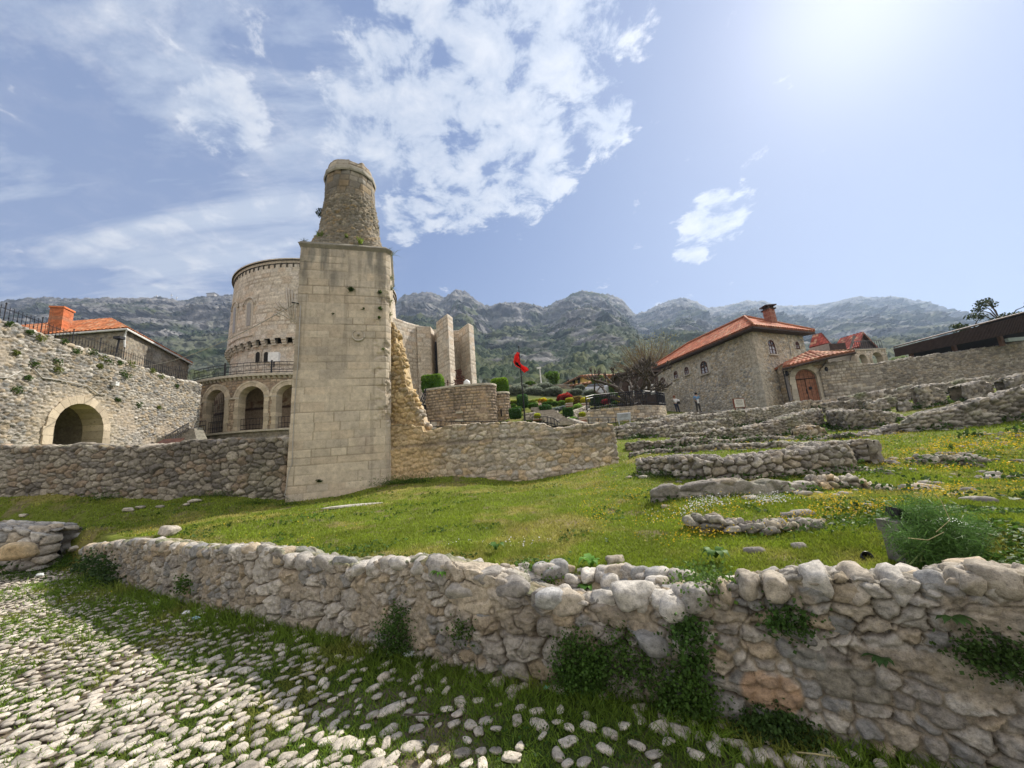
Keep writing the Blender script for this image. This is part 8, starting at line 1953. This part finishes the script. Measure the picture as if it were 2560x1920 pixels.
# path grass
x = rg.uniform(-11, 3, 900000); y = rg.uniform(1.2, 9.9, 900000)
k = (y < yfront(x)+.08) & (np.abs(x) < 1.45*y+.5); x, y = x[k], y[k]
k = rg.random(len(x)) < np.clip(2.6/np.hypot(x, y), .15, 1)**1.2; x, y = x[k], y[k]
g = (yfront(x)-y)/1.15
i = np.clip(((x+11)*100).astype(int), 0, 1399); j = np.clip((y*100).astype(int), 0, 999); onst = occ[i, j]
dens = sst(-.35, .25, fbm(x*2, y*2, 0, 5, 4)*-1+.15*g*0+.35-.09*np.maximum(0, -x-1.5)*1.0)
k = (~onst | (rg.random(len(x)) < .08)) & (rg.random(len(x)) < np.clip(dens+.6*(g < .8), .05, 1)); x, y, g = x[k], y[k], g[k]
z = zpath(x, y)-.012; d = np.hypot(x, y)
h = (.016+.003*d)*rg.uniform(.5, 1.5, len(x))*(1+1.6*sst(.55, .0, g)+.6*np.clip(fbm(x*2.2, y*2.2, 0, 99, 3), 0, 1)); w_ = .0020+.0008*d
c = mixc(np.tile([.155, .24, .03], (len(x), 1)), [.30, .29, .07], .6*sst(.1, .5, fbm(x*1.6, y*1.6, 0, 101, 4)))*rg.uniform(.55, 1.4, (len(x), 1))
V, q, C = blades(x, y, z, h, w_, c, rg, .7)
print('path blades', len(x))
tag(mk('path_grass', V, None, M_grass, col=C, quads=q, smooth=False), 'grass growing between the cobbles and along the wall foot', 'grass', kind='stuff')
# clover leaves low between cobbles
k = rg.random(len(x)) < .10; pts = np.stack([x[k], y[k], z[k]+.012], 1); v, q, c = leafmesh(pts, .014, (.05,.115,.018), rg, aspect=1.1, up=2.2, var=.8)
tag(mk('clover', v, None, M_grass, col=c, quads=q, smooth=False), 'small clover leaves creeping between the cobbles', 'ground cover', kind='stuff')
# flowers: yellow buttercups and white daisies in the places the photo shows them
def field(n, px0, px1, py0, py1, Y0, Y1, sz, col, name, lab, hgt=.05, power=.0, extra=None):
    P_ = []
    px = rg.uniform(px0, px1, n*3); py = rg.uniform(py0, py1, n*3); m_ = fbm(px/60, py/25, 0, n % 97, 4) > power; px, py = px[m_][:n], py[m_][:n]
    px = px+rg.normal(size=len(px))*22; py = py+rg.normal(size=len(px))*5
    t = (py-py0)/(py1-py0); Yg = 1/(1/Y0+(1/Y1-1/Y0)*t)
    D = F_[None]+((px-1280)/FPX)[:, None]*R_+((960-py)/FPX)[:, None]*U_; X = D[:, 0]/D[:, 1]*Yg
    return X, Yg
fx, fy_ = [], []
for a in [(1700,1600,2240,1250,1345,5.6,3.9),(500,1450,1640,1215,1290,10,4.8),(1100,2190,2600,1085,1120,11,8.6),(450,1860,2330,1085,1110,16,12),(700,2180,2560,1120,1180,9.6,7.6),(450,2250,2560,1225,1290,6.2,4.6),(220,1690,1900,1098,1112,16.5,12.5),(90,250,900,1255,1340,10,5.5),(60,1380,1640,1180,1230,13,9),(60,600,800,1370,1410,6,4.6),(160,1560,1900,1110,1135,14,11.5)]:
    X, Y_ = field(a[0], *a[1:5], a[5], a[6], 0, 0, '', ''); fx.append(X); fy_.append(Y_)
x = np.concatenate(fx); y = np.concatenate(fy_); z = ground_z(x, y); d = np.hypot(x, y); hg = rg.uniform(.03, .10, len(x)); pts = np.stack([x, y, z+hg], 1)
v, q, c = leafmesh(pts, np.clip(.008+.0014*d, .011, .032), (.66,.45,.03), rg, aspect=1.0, up=1.2, var=.3)
tag(mk('buttercups', v, None, M_leaf, col=c, quads=q, smooth=False), 'tiny yellow buttercups scattered through the meadow', 'flowers', kind='stuff')
fx, fy_ = [], []
for a in [(500,1740,2010,1250,1272,5.5,5.0),(120,1640,1760,1262,1285,5.4,4.9),(60,1040,1500,1330,1350,4.8,4.5)]:
    X, Y_ = field(a[0], *a[1:5], a[5], a[6], 0, 0, '', ''); fx.append(X); fy_.append(Y_)
x = np.concatenate(fx); y = np.concatenate(fy_); z = ground_z(x, y); pts = np.stack([x, y, z+rg.uniform(.03, .09, len(x))], 1)
v, q, c = leafmesh(pts, .017, (.75,.75,.72), rg, aspect=1.0, up=1.2, var=.2)
tag(mk('daisies', v, None, M_leaf, col=c, quads=q, smooth=False), 'tiny white daisies along the foot of the low grey wall', 'flowers', kind='stuff')
print('STAGE grass')
# ================================================================== haze
hz = MB(); hz.box((0, 1200, 340), (7200, 4000, 700)); ho = hz.build('haze', MATS['roof_tile']); ho.data.materials.clear()
hm_ = bpy.data.materials.new('haze_air'); hm_.use_nodes = True; t = NT(hm_.node_tree)
pv = t.n('ShaderNodeVolumePrincipled', {'Color': (.55, .72, 1.0, 1), 'Density': .00021, 'Anisotropy': .35}); op = t.n('ShaderNodeOutputMaterial'); t.t.links.new(pv.outputs[0], op.inputs['Volume'])
ho.data.materials.append(hm_); tag(ho, 'pale blue air haze over the valley', 'haze', kind='stuff')

bb = ho.data.vertices
c_ = np.array([v.co[:] for v in bb]); print('haze local', c_.min(0), c_.max(0))
cnt_v = sum(len(o.data.vertices) for o in bpy.data.objects if o.type == 'MESH'); print('TOTAL verts', cnt_v, 'objects', len(bpy.data.objects))
